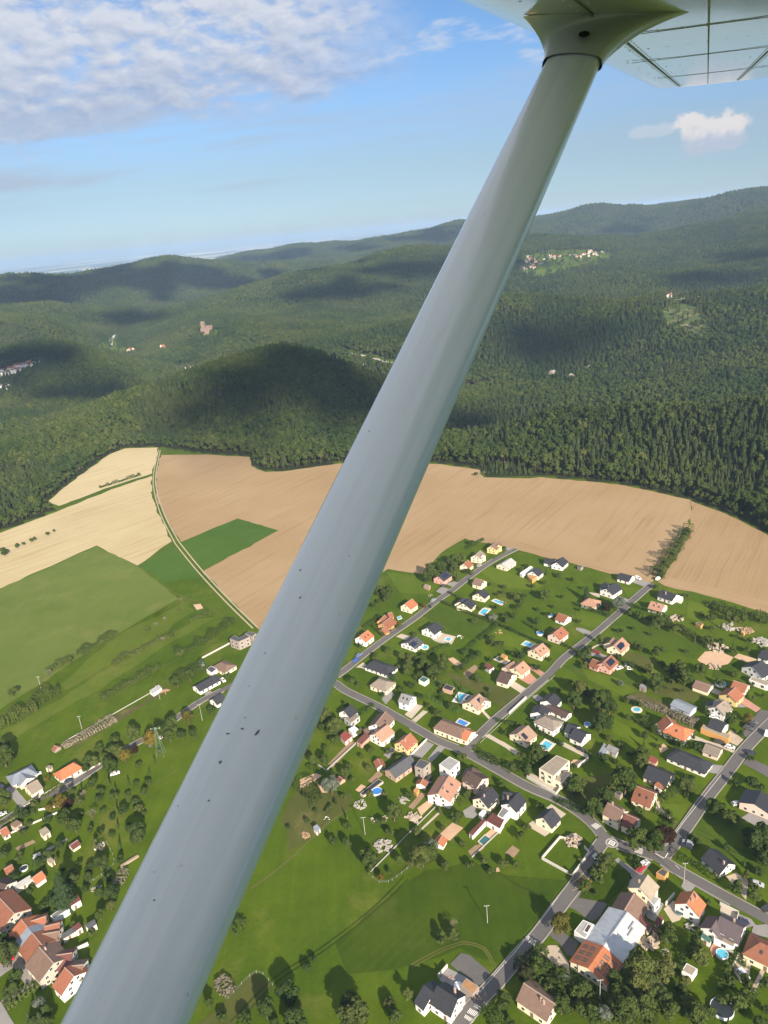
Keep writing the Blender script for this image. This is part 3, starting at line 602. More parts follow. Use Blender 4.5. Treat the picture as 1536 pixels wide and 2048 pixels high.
# ------------------------------------------------------------------ village builders
CAMXY = Vector((0, 0, 0))
RC = {'black': (.034, .036, .043), 'slate': (.075, .08, .09), 'grey': (.20, .20, .20), 'pale': (.36, .36, .35), 'bluegrey': (.20, .23, .27), 'taupe': (.22, .185, .15), 'beige': (.28, .24, .185), 'tan': (.30, .205, .15),
      'brown': (.165, .108, .082), 'darkbrown': (.075, .05, .042), 'redbrown': (.21, .085, .050), 'maroon': (.12, .045, .038), 'red': (.22, .055, .048), 'orange': (.37, .135, .064), 'rust': (.26, .10, .058), 'salmon': (.35, .195, .135),
      'tile': (.225, .092, .055), 'plum': (.095, .075, .08), 'green': (.04, .11, .09), 'wood': (.40, .22, .10), 'white': (.72, .73, .74)}
WC = {'white': (.78, .77, .74), 'cream': (.76, .68, .50), 'yellow': (.72, .55, .24), 'pink': (.62, .33, .28), 'rose': (.66, .52, .45), 'blue': (.60, .66, .76), 'wood': (.30, .25, .22), 'stone': (.42, .37, .31), 'grey': (.42, .42, .42), 'bluegrey': (.45, .50, .56), 'brick': (.45, .30, .22), 'ochre': (.55, .30, .10)}
def roof_m(k):
    c = RC[k]
    def fn(t, b):
        g = t.n.new('ShaderNodeNewGeometry').outputs['Position']; rnd = t.n.new('ShaderNodeObjectInfo').outputs['Random']
        n = t.noise(g, .7, 5, .7); n2 = t.noise(g, 6.0, 2); st = t.m('SINE', t.m('MULTIPLY', t.xyz(g)[2], 21.0))
        k_ = t.m('ADD', t.m('ADD', t.m('MULTIPLY', n, .75), t.m('MULTIPLY', n2, .5)), t.m('MULTIPLY', st, .07)); k_ = t.m('ADD', t.m('ADD', k_, .27), t.m('MULTIPLY', rnd, .2))
        q = t.new('ShaderNodeMix', {'data_type': 'RGBA', 'blend_type': 'MULTIPLY'}, i0=1.0); q.inputs[6].default_value = (*c, 1); t.l.new(t.comb(k_, k_, k_), q.inputs[7]); col = q.outputs[2]
        col = t.mix(t.m('MULTIPLY', t.ss(t.noise(g, 1.7, 5, .75), .56, .75), .35), col, (c[0]*.45+.02, c[1]*.5+.025, c[2]*.5+.015))
        t.l.new(col, b.inputs['Base Color'])
    return mat('roof_'+k, fn, rough=.75 if k not in ('black', 'white') else .5, spec=.35)
def wall_m(k):
    return mat('wall_'+k, col=WC[k], rough=.9, var=.10)
GLASS = mat('window_glass', col=(.03, .035, .045), rough=.12, spec=.8); FRAME = mat('window_frame', col=(.75, .75, .73), rough=.5); DOORM = mat('door_paint', col=(.20, .13, .09), rough=.6, var=.2); BRICK = mat('chimney_brick', col=(.42, .30, .25), rough=.9, var=.2)
PANEL = mat('solar_glass', col=(.012, .016, .035), rough=.15, spec=.8); PAVE = mat('paving', col=(.44, .38, .30), rough=.9, var=.25); PAVEG = mat('grey_paving', col=(.24, .23, .22), rough=.9, var=.25); SOIL = mat('bed_soil', col=(.26, .18, .11), rough=1, var=.4)
GRAVEL = mat('gravel', col=(.40, .33, .25), rough=1, var=.35); ASPH = None; CONC = mat('concrete', col=(.34, .33, .31), rough=.9, var=.2); WOODM = mat('timber', col=(.36, .24, .14), rough=.8, var=.3); DIRT = mat('bare_earth', col=(.50, .34, .22), rough=1, var=.25); RED_PAVE = mat('red_paving', col=(.42, .22, .16), rough=.9, var=.2)
WATER = mat('pool_water', lambda t, b: (t.l.new(t.mix(t.noise(t.n.new('ShaderNodeNewGeometry').outputs['Position'], .8, 3), (.06, .34, .52), (.12, .48, .62)), b.inputs['Base Color'])), rough=.08, spec=.6); LINER = mat('pool_liner', col=(.04, .20, .55), rough=.4)
METAL = mat('galvanised_metal', col=(.42, .42, .42), rough=.5, metal=.3); TYRE = mat('tyre', col=(.02, .02, .02), rough=.9); WHITEP = mat('white_plastic', col=(.75, .75, .75), rough=.45, var=.05)
def box_vf(x0, x1, y0, y1, z0, z1, V, Fc):
    k = len(V); V += [(x, y, z) for z in (z0, z1) for x, y in ((x0, y0), (x1, y0), (x1, y1), (x0, y1))]
    Fc += [[k, k+3, k+2, k+1], [k+4, k+5, k+6, k+7], [k, k+1, k+5, k+4], [k+1, k+2, k+6, k+5], [k+2, k+3, k+7, k+6], [k+3, k, k+4, k+7]]
def boxo(name, x0, x1, y0, y1, z0, z1, m, parent):
    V = []; Fc = []; box_vf(x0, x1, y0, y1, z0, z1, V, Fc); return obj(name, V, Fc, m, parent)
WIN_CACHE = {}
def window(parent, p, yaw, w=1.15, h=1.25, M=None):                 # M: frame + glass, standing proud of the wall
    key = (round(w, 2), round(h, 2))
    if key not in WIN_CACHE:
        V = []; Fc = []; box_vf(-w/2-.10, w/2+.10, -.02, .05, -.1, h+.1, V, Fc); nf = len(Fc); box_vf(-w/2, -.03, .0, .07, 0, h, V, Fc); box_vf(.03, w/2, .0, .07, 0, h, V, Fc)
        me = bpy.data.meshes.new('window'); me.from_pydata(V, [], Fc); me.materials.append(FRAME); me.materials.append(GLASS); me.polygons.foreach_set('material_index', [0]*nf+[1]*(len(Fc)-nf)); WIN_CACHE[key] = me
    o = bpy.data.objects.new('window', WIN_CACHE[key]); COL.objects.link(o); o.parent = parent; o.location = p; o.rotation_euler = (0, 0, yaw); return o
VS = .77; WS = .84
HOUSES = []                                                         # (position, short phrase) for the labels of what stands near
def gable(root, L, W, he, hr, roof, wall, cx=0, cy=0, rz=0, hip=0, wins=True, chim=(), sky=0, solar=0, pre='', toward=None, base=None):
    """one gabled or hipped volume under root, ridge along local x"""
    R = Matrix.Translation((cx, cy, 0)) @ Matrix.Rotation(rz, 4, 'Z'); T = lambda l: [R @ Vector(v) for v in l]; l2 = L/2; w2 = W/2; th = .2; o = .4
    if hip:
        V = [(-l2, -w2, -.3), (l2, -w2, -.3), (l2, w2, -.3), (-l2, w2, -.3), (-l2, -w2, he), (l2, -w2, he), (l2, w2, he), (-l2, w2, he)]; Fc = [[0, 1, 5, 4], [1, 2, 6, 5], [2, 3, 7, 6], [3, 0, 4, 7], [4, 5, 6, 7]]
    else:
        g = hr-th*.9
        V = [(-l2, -w2, -.3), (l2, -w2, -.3), (l2, w2, -.3), (-l2, w2, -.3), (-l2, -w2, he), (l2, -w2, he), (l2, w2, he), (-l2, w2, he), (-l2, 0, g), (l2, 0, g)]
        Fc = [[0, 1, 5, 4], [2, 3, 7, 6], [1, 2, 6, 9, 5], [3, 0, 4, 8, 7]]
    wo = obj(pre+'wall', T(V), Fc, wall_m(wall) if isinstance(wall, str) else wall, root)
    sl = (hr-he)/w2; ez = he-o*sl+.05
    if hip:
        hx = l2-hip
        V = [(-l2-o, -w2-o, ez), (l2+o, -w2-o, ez), (l2+o, w2+o, ez), (-l2-o, w2+o, ez), (-hx, 0, hr), (hx, 0, hr), (-l2-o, -w2-o, ez-th), (l2+o, -w2-o, ez-th), (l2+o, w2+o, ez-th), (-l2-o, w2+o, ez-th)]
        Fc = [[0, 1, 5, 4], [1, 2, 5], [2, 3, 4, 5], [3, 0, 4], [0, 6, 7, 1], [1, 7, 8, 2], [2, 8, 9, 3], [3, 9, 6, 0], [6, 9, 8, 7]]
    else:
        e = l2+.3; V = []; 
        for x in (-e, e): V += [(x, -w2-o, ez-th), (x, -w2-o, ez), (x, 0, hr), (x, w2+o, ez), (x, w2+o, ez-th), (x, 0, hr-th)]
        Fc = [[1, 7, 8, 2], [2, 8, 9, 3], [0, 6, 7, 1], [3, 9, 10, 4], [0, 5, 11, 6], [5, 4, 10, 11], [0, 1, 2, 5], [5, 2, 3, 4], [6, 11, 8, 7], [11, 10, 9, 8]]
    rf = obj(pre+'roof', T(V), Fc, roof_m(roof), root)
    if roof in ('orange', 'rust', 'salmon', 'tile', 'brown', 'redbrown', 'taupe', 'tan', 'maroon') and not hip:
        V = []; Fc = []; box_vf(-l2-.28, l2+.28, -.16, .16, hr-.06, hr+.09, V, Fc); obj('ridge_cap', T(V), Fc, RIDGE, rf)
    for cxx, cyy in chim:
        z = hr-abs(cyy)*sl; V = []; Fc = []; box_vf(cxx-.27, cxx+.27, cyy-.25, cyy+.25, z-.5, max(hr+.45, z+.7), V, Fc); box_vf(cxx-.33, cxx+.33, cyy-.31, cyy+.31, max(hr+.45, z+.7), max(hr+.57, z+.82), V, Fc); obj('chimney', T(V), Fc, BRICK, rf)
    # which long side faces the lens
    wp = root.matrix_world @ R.translation if False else (Matrix.Translation(root.location) @ Matrix.Rotation(root.rotation_euler.z, 4, 'Z') @ R)
    tc = (CAMXY-wp.translation).to_2d().normalized(); yax = (wp.to_3x3() @ Vector((0, 1, 0))).to_2d(); xax = (wp.to_3x3() @ Vector((1, 0, 0))).to_2d()
    fs = 1 if yax.dot(tc) > 0 else -1; ex = 1 if xax.dot(tc) > 0 else -1
    def on_slope(x, y, w, h, lift, V, Fc):                          # quad lying on the slope that faces side sgn(y)
        s = 1 if y > 0 else -1; k = len(V)
        for (a, b) in ((-w/2, -h/2), (w/2, -h/2), (w/2, h/2), (-w/2, h/2)):
            yy = y+b*s/math.sqrt(1+sl*sl)
            for q in (lift-.08, lift): V.append((x+a, yy+s*q*sl/math.sqrt(1+sl*sl), hr-abs(yy)*sl+q))
        Fc += [[k+1, k+3, k+5, k+7], [k, k+1, k+3, k+2], [k+2, k+3, k+5, k+4], [k+4, k+5, k+7, k+6], [k+6, k+7, k+1, k]]
    for i in range(sky):
        V = []; Fc = []; on_slope((i-(sky-1)/2)*L/(sky+.6), fs*w2*.5, .85, 1.2, .12, V, Fc); obj('skylight', T(V), Fc, GLASS, rf)
    if solar:
        n, off, side = solar; 
        for i in range(n):
            V = []; Fc = []; on_slope(off+(i-(n-1)/2)*1.15, fs*side*w2*.5, 1.05, 3.1, .14, V, Fc); obj('solar_panel', T(V), Fc, PANEL, rf)
    if wins and he > 1.9:
        rows = [.7] if he < 3.5 else [.7, 2.75]
        for z in rows:
            n = max(1, int((L-1.5)/2.7)); dn = n//2 if z < 1 and n > 1 else -1
            for i in range(n):
                x = (i-(n-1)/2)*(L-1.2)/n
                p = R @ Vector((x, fs*(w2), z)); yaw = rz+(0 if fs > 0 else math.pi)
                if i == dn: boxo('door', 0, 1, 0, 1, 0, 1, DOORM, root).matrix_local = Matrix.Translation(R @ Vector((x, fs*w2, 0))) @ Matrix.Rotation(yaw, 4, 'Z') @ Matrix.Translation((-.5, -.02, 0)) @ Matrix.Diagonal((1, .08, 2.1, 1))
                elif z+1.15 < he+.3: window(root, p, yaw, 1.0, 1.1)
            n = max(1, int((W-1.8)/2.8))
            for i in range(n):
                y = (i-(n-1)/2)*(W-1.6)/n; window(root, R @ Vector((ex*l2, y, z)), rz+(-math.pi/2 if ex > 0 else math.pi/2), 1.0, 1.1)
        if not hip and hr-he > 2.4:
            for y in ((-W*.11, W*.11) if W > 8.5 else (0,)): window(root, R @ Vector((ex*l2, y, he+.35)), rz+(-math.pi/2 if ex > 0 else math.pi/2), .95, 1.15)
    return wo, rf
def rid(k, x1, y1, x2, y2, h):
    a = GC(k, x1, y1, h); b = GC(k, x2, y2, h); c = (a+b)/2; d = b-a; return Vector((c.x, c.y, 0)), math.atan2(d.y, d.x), d.length
def house(k, x1, y1, x2, y2, hr, W, he, roof, wall, label, ref, name='house', hip=0, add=(), L=None, **kw):
    hr *= VS; he *= VS; W *= WS; c, rz, ln = rid(k, x1, y1, x2, y2, hr)
    root = tag(empty(name, c, rz), label, kw.pop('cat', 'house'), kw.pop('group', None))
    ln = (L or ln)*.93; q = kw.pop('wins', True)
    gable(root, ln+1.8*hip, W, he, hr, roof, wall, hip=hip, wins=q, **kw)
    for a in add:                                                   # further volumes of the same building
        kk, u1, v1, u2, v2, h2, w2, e2, r2 = a[:9]; h2 *= VS; e2 *= VS; w2 *= WS; c2, rz2, l2 = rid(kk, u1, v1, u2, v2, h2); d = Matrix.Rotation(-rz, 3, 'Z') @ (c2-c); hp = a[9] if len(a) > 9 else 0
        gable(root, l2*.93+2*hp, w2, e2, h2, r2, a[10] if len(a) > 10 else wall, d.x, d.y, rz2-rz, hip=hp, wins=q and e2 > 2.3)
    if ref: HOUSES.append((c, ref, max(ln, W)*.5))
    return root
def local_poly(k, pts, h):
    P = [GC(k, x, y, h) for x, y in pts]; c = sum(P, Vector())/len(P); c.z = 0; q = [Vector((p.x-c.x, p.y-c.y, 0)) for p in P]
    ar = sum(q[i].x*q[(i+1) % len(q)].y-q[(i+1) % len(q)].x*q[i].y for i in range(len(q)))
    return c, (q if ar > 0 else q[::-1])
def prism(name, q, z0, z1, m, parent=None):
    n = len(q); V = [(p.x, p.y, z0) for p in q]+[(p.x, p.y, z1) for p in q]; Fc = [[i, (i+1) % n, n+(i+1) % n, n+i] for i in range(n)]+[list(range(n, 2*n)), list(range(n))[::-1]]
    return obj(name, V, Fc, m, parent)
def inset(q, d):
    n = len(q); out = []
    for i in range(n):
        a, b, c = q[i-1], q[i], q[(i+1) % n]; u = (b-a).normalized(); v = (c-b).normalized(); n1 = Vector((-u.y, u.x, 0)); n2 = Vector((-v.y, v.x, 0)); s = (n1+n2); s = s/(max(.25, s.dot(n1))); out.append(b+s*d)
    return out
def flat(k, pts, h, roof, wall, label, ref, name='flat_roofed_house', cat='house', wins=True, blocks=(), group=None):
    h *= .88; blocks = [(a, b*.88, d) for a, b, d in blocks]; c, q = local_poly(k, pts, h); root = tag(empty(name, c), label, cat, group)
    for i, (pp, hh, rr) in enumerate([(pts, h, roof)]+list(blocks)):
        c2, q2 = local_poly(k, pp, hh); q2 = [p+(c2-c) for p in q2]
        prism('wall', q2, -.3, hh, wall_m(wall), root); prism('roof', inset(q2, .28), hh-.1, hh+.03, roof_m(rr), root)
        if wins and hh > 2.5:
            n = len(q2)
            for j in range(n):
                a, b = q2[j], q2[(j+1) % n]; d = (b-a); nrm = Vector((d.y, -d.x, 0)).normalized(); 
                if d.length < 2.5 or nrm.dot(-(c.normalized())) < .15: continue
                m = max(1, int(d.length/3.4))
                for z in ([.9] if hh < 5 else [.9, 3.5]):
                    for t in range(m): p = a+d*((t+.5)/m); window(root, Vector((p.x, p.y, z)), math.atan2(nrm.y, nrm.x)-math.pi/2, 1.4, 1.3)
    if ref: HOUSES.append((c, ref, 5))
    return root
def shed(k, pts, z, roof, wall, label, ref=None, name='garden_shed', cat='shed', drop=.5, door=True, group=None):   # four roof corners; the slab falls towards the last two
    P = [GC(k, x, y, z) for x, y in pts]; c = sum(P, Vector())/4; c.z = 0; q = [Vector((p.x-c.x, p.y-c.y, 0)) for p in P]
    root = tag(empty(name, c), label, cat, group); hz = [z, z, z-drop, z-drop]
    ar = sum(q[i].x*q[(i+1) % 4].y-q[(i+1) % 4].x*q[i].y for i in range(4))
    if ar < 0: q = q[::-1]; hz = hz[::-1]
    V = [(p.x, p.y, hz[i]-.12) for i, p in enumerate(q)]+[(p.x, p.y, hz[i]) for i, p in enumerate(q)]
    obj('roof', V, [[4, 5, 6, 7], [3, 2, 1, 0]]+[[i, (i+1) % 4, 4+(i+1) % 4, 4+i] for i in range(4)], roof_m(roof), root)
    w = inset(q, .18); V = [(p.x, p.y, -.2) for p in w]+[(p.x, p.y, hz[i]-.13) for i, p in enumerate(w)]; obj('wall', V, [[i, (i+1) % 4, 4+(i+1) % 4, 4+i] for i in range(4)], wall_m(wall), root)
    if door:
        best = None
        for j in range(4):
            a, b = w[j], w[(j+1) % 4]; d = b-a; nrm = Vector((d.y, -d.x, 0)).normalized(); s = nrm.dot(-(c.normalized()))
            if d.length > 1.4 and (best is None or s > best[0]): best = (s, (a+b)/2, math.atan2(nrm.y, nrm.x)-math.pi/2)
        if best:
            o = boxo('door', -.45, .45, -.02, .06, 0, min(1.95, min(hz)-.3), DOORM, root); o.location = best[1]; o.rotation_euler = (0, 0, best[2])
    if ref: HOUSES.append((c, ref, 3))
    return root
# ---- roads, walls, hedges, plants
def resample(pts, step):
    P = [Vector((p[0], p[1], 0)) for p in pts]; n = len(P); out = []
    for i in range(n-1):                                            # Catmull-Rom
        a, b, c, d = P[max(i-1, 0)], P[i], P[i+1], P[min(i+2, n-1)]; k = max(2, int((c-b).length/step))
        for j in range(k):
            t = j/k; out.append(.5*((2*b)+(c-a)*t+(2*a-5*b+4*c-d)*t*t+(-a+3*b-3*c+d)*t**3))
    out.append(P[-1]); return out
def normals(P):
    N = []
    for i in range(len(P)):
        d = P[min(i+1, len(P)-1)]-P[max(i-1, 0)]; N.append(Vector((-d.y, d.x, 0)).normalized())
    return N
ROADS = []
def road(k, pts, w, z, m, name='road', label=None):
    P = resample([GC(k, *p) for p in pts], 3.0); N = normals(P); V = []
    for p, n in zip(P, N): V += [(p.x+n.x*w/2, p.y+n.y*w/2, z), (p.x-n.x*w/2, p.y-n.y*w/2, z)]
    o = obj(name, V, [[2*i+1, 2*i+3, 2*i+2, 2*i] for i in range(len(P)-1)], m); tag(o, label, kind='structure')
    ROADS.append((np.array([[p.x, p.y] for p in P]), w)); return o
def kerbs():                                                        # raised pavements along both sides, broken at the junctions
    V = []; Fc = []
    for ri, (P, w) in enumerate(ROADS[:6]):
        Q = [Vector((x, y, 0)) for x, y in P]; N = normals(Q)
        for s in (1, -1):
            for i in range(len(Q)-1):
                a0 = Q[i]+N[i]*s*w/2; a1 = Q[i]+N[i]*s*(w/2+.42); b0 = Q[i+1]+N[i+1]*s*w/2; b1 = Q[i+1]+N[i+1]*s*(w/2+.42)
                mid = np.array([[((a0+b1)/2).x, ((a0+b1)/2).y]])
                if any(j != ri and poly_dist(mid, q[0], False)[0] < q[1]/2+1.0 for j, q in enumerate(ROADS)): continue
                if mnoise.noise(Vector((a0.x*.03, a0.y*.03, ri*3+s))) > .34: continue
                k = len(V); z = .33
                V += [(a0.x, a0.y, -.02), (a1.x, a1.y, -.02), (b1.x, b1.y, -.02), (b0.x, b0.y, -.02), (a0.x, a0.y, z), (a1.x, a1.y, z), (b1.x, b1.y, z), (b0.x, b0.y, z)]
                f = [[k+4, k+5, k+6, k+7], [k, k+4, k+7, k+3], [k+1, k+2, k+6, k+5], [k, k+1, k+5, k+4], [k+3, k+7, k+6, k+2]]
                Fc += [g[::-1] for g in f] if s > 0 else f
    tag(obj('pavement', V, Fc, mat('pavement_slab', col=(.25, .235, .215), rough=.9, var=.3)), kind='structure')
def wallline(k, pts, h, t, m, label, name='garden_wall', cat='wall', group=None, closed=False):
    P = [GC(k, *p) for p in pts]
    if closed: P.append(P[0].copy())
    c = sum(P, Vector())/len(P); N = normals(P); V = []
    for p, n in zip(P, N):
        q = p-c
        for s, z in ((1, -.1), (-1, -.1), (-1, h), (1, h)): V.append((q.x+n.x*s*t/2, q.y+n.y*s*t/2, z))
    Fc = []
    for i in range(len(P)-1):
        for a, b in ((0, 1), (1, 2), (2, 3), (3, 0)): Fc.append([4*i+a, 4*i+4+a, 4*i+4+b, 4*i+b])
    Fc += [[0, 1, 2, 3], [4*len(P)-1, 4*len(P)-2, 4*len(P)-3, 4*len(P)-4]]
    return tag(obj(name, V, Fc, m, loc=c), label, cat, group)
def fence(k, pts, h, label, group=None, mesh_m=None):
    P = resample([GC(k, *p) for p in pts], 2.4); c = sum(P, Vector())/len(P); root = tag(empty('wire_fence', c), label, 'fence', group); V = []; Fc = []
    for p in P: q = p-c; box_vf(q.x-.05, q.x+.05, q.y-.05, q.y+.05, -.2, h, V, Fc)
    po = obj('post', V, Fc, mesh_m or METAL, root); po['kind'] = 'stuff'; V = []; Fc = []
    for i in range(len(P)-1):
        a, b = P[i]-c, P[i+1]-c
        for z in (h*.3, h*.62, h*.95):
            k2 = len(V); V += [(a.x, a.y, z-.02), (b.x, b.y, z-.02), (b.x, b.y, z+.02), (a.x, a.y, z+.02)]; Fc.append([k2, k2+1, k2+2, k2+3])
    obj('rail', V, Fc, mesh_m or METAL, root); return root
def hedge(k, pts, w, h, label, leaf='thuja', ragged=.25, dens=16, name='hedge', cat='hedge', group=None):
    P = resample([GC(k, *p) for p in pts], 1.2); c = sum(P, Vector())/len(P); rg = np.random.default_rng(len(P)*7+int(abs(c.x)*3)); L = len(P)*1.2
    n = int(L*dens*(.8+.5*h)*(1.5 if ragged >= .5 else 1)); i = rg.integers(0, len(P), n); N = normals(P)
    prof = np.array([.6+ragged*2.2*mnoise.noise(Vector((p.x*.21, p.y*.21, 5.)))+.4 for p in P]); prof = np.clip(prof, .62, 1.6)
    u = rg.uniform(-1, 1, n); top = rg.random(n) < .45; z = np.where(top, 1.0, rg.uniform(.05, 1, n)); x = np.where(top, u, np.sign(u)*rg.uniform(.85, 1.02, n))
    Pn = np.array([[p.x-c.x, p.y-c.y] for p in P])[i]; Nn = np.array([[q.x, q.y] for q in N])[i]; pr = prof[i]
    cen = np.c_[Pn+Nn*(x*w/2*pr*(1.0-.25*z*(ragged > .3)))[:, None]+rg.normal(size=(n, 2))*.25, z*h*pr]
    nr = np.c_[Nn*np.where(top, .2*u, x)[:, None], np.where(top, 1.0, .25)]+rg.normal(size=(n, 3))*.3; nr /= np.linalg.norm(nr, axis=1)[:, None]
    V, Fq = cards(cen, nr, rg.uniform(.24, .46, n), rg); me = leaf_mesh(name, V, Fq, rg.uniform(0, 1, n), LEAF[leaf])
    o = bpy.data.objects.new(name, me); COL.objects.link(o); o.location = c; return tag(o, label, cat, group)
PROTO = {}
def proto(kind, i):
    key = (kind, i)
    if key in PROTO: return PROTO[key]
    s = 300+i*17+len(kind)*5
    rg = np.random.default_rng(s)
    if kind in ('fir',): cr = fir_crown(s, 9.0, 2.1 if i % 2 else 2.6, 1500, .42); tg = trunk_geo(6, .16, rg, 0); lm = LEAF['fir']; nm = 'conifer'
    elif kind == 'column': cr = fir_crown(s, 5.0, .8, 700, .30, .03); tg = trunk_geo(3, .1, rg, 0); lm = LEAF['thuja']; nm = 'conifer'
    elif kind == 'bush': cr = broad_crown(s, 1.0, .75, .75, 9, 420, .17, .1); tg = trunk_geo(.9, .05, rg, 3); lm = LEAF['oak']; nm = 'shrub'
    else:
        lm = LEAF[{'oak': 'oak', 'apple': 'oak', 'birch': 'birch', 'plum': 'plum', 'autumn': 'autumn', 'silver': 'silver', 'bare': 'bare'}[kind]]; nm = 'tree'
        if kind == 'apple': cr = broad_crown(s, 2.1, 2.4, 1.75, 14, 1300, .125, .5); tg = trunk_geo(3.2, .14, rg, 6)
        elif kind == 'bare': cr = broad_crown(s, 2.0, 3.0, 1.9, 14, 330, .06, .2); tg = trunk_geo(4.0, .13, rg, 12, .95, .42)
        elif kind == 'birch': cr = broad_crown(s, 2.0, 3.5, 3.0, 15, 1100, .12, .7); tg = trunk_geo(5.5, .12, rg, 5)
        else: cr = broad_crown(s, 2.8, 3.8, 3.1, 20, 2300, .10, .75); tg = trunk_geo(5.5, .22, rg, 6)
    me = leaf_mesh('crown', *cr, lm); V, Fc = tg; tm = bpy.data.meshes.new('trunk'); tm.from_pydata([tuple(v) for v in V], [], Fc); tm.materials.append(BARK)
    PROTO[key] = (nm, me, tm); return PROTO[key]
PLANTS = []; ZC = {'oak': 3.4, 'apple': 2.1, 'birch': 3.1, 'plum': 3.4, 'autumn': 3.4, 'silver': 3.4, 'bare': 2.6, 'fir': 3.5, 'column': 2.2, 'bush': .6}
def plant(kind, k, x, y, s, sz=1.0, label=None, z=0.0, group=None):  # s = scale (1 is an average tree of the kind)
    nm, me, tm = proto(kind, len(PLANTS) % 3); p = GC(k, x, y, s*1.22*ZC[kind]); p.z = 0; e = empty(nm, (p.x, p.y, z), rng.uniform(0, 6.28)); s *= 1.22; e.scale = (s, s, s*sz)
    for n_, d in (('crown', me), ('trunk', tm)):
        o = bpy.data.objects.new(n_, d); COL.objects.link(o); o.parent = e
    PLANTS.append((e, kind, s, p, label, group, C(k, x, y))); return e
KW = {'oak': 'round green tree', 'apple': 'spreading fruit tree', 'birch': 'pale green airy tree', 'plum': 'dark purple tree', 'autumn': 'golden leaved tree', 'silver': 'silvery grey tree', 'bare': 'bare twigged tree', 'fir': 'dark pointed conifer', 'column': 'slim columnar conifer', 'bush': 'rounded green shrub'}
ORD = ['first', 'second', 'third', 'fourth', 'fifth', 'sixth', 'seventh', 'eighth', 'ninth', 'tenth', 'eleventh', 'twelfth']
def shorten(s, w):
    q = s.split()
    if len(q) > 16 and q[0] in ('tall', 'small', 'medium', 'large'): q = q[1:]
    if len(q) > 16: q = [x for x in q if x not in ('rounded', 'spreading', 'airy', 'pointed')]
    return ' '.join(q)
def label_plants():
    rec = {}
    for e, kind, s, p, lab, grp, px in PLANTS:
        cat = 'conifer' if kind in ('fir', 'column') else 'shrub' if kind == 'bush' else 'tree'
        if lab: tag(e, lab, cat, grp); continue
        hp, ref, hr = min(HOUSES, key=lambda q: (q[0]-p).length-q[2]); d = p-hp; toc = (-hp).normalized(); f = d.dot(toc); sd = d.cross(toc).z
        rel = ('in front of' if f > 0 else 'behind') if abs(f) > abs(sd)*.9 else ('right of' if Vector((d.x, d.y, 0)).x > 0 else 'left of')
        size = 'tall' if s > 1.3 else 'small' if s < .75 else 'medium' if s < 1.05 else 'large'
        rec.setdefault((size+' '+KW[kind], rel, ref, cat), []).append((d.length, e, px))
    for (a, rel, ref, cat), l in rec.items():
        l.sort(key=lambda q: q[0])
        if len(l) == 1: tag(l[0][1], shorten('%s %s the %s' % (a, rel, ref), 0), cat, None)
        else:
            for i, (_, e, _) in enumerate(l): tag(e, shorten('%s %s the %s, %s from it' % (a, rel, ref, ORD[min(i, 11)]), 0), cat, cat+'s in the village gardens')
CARS = {}
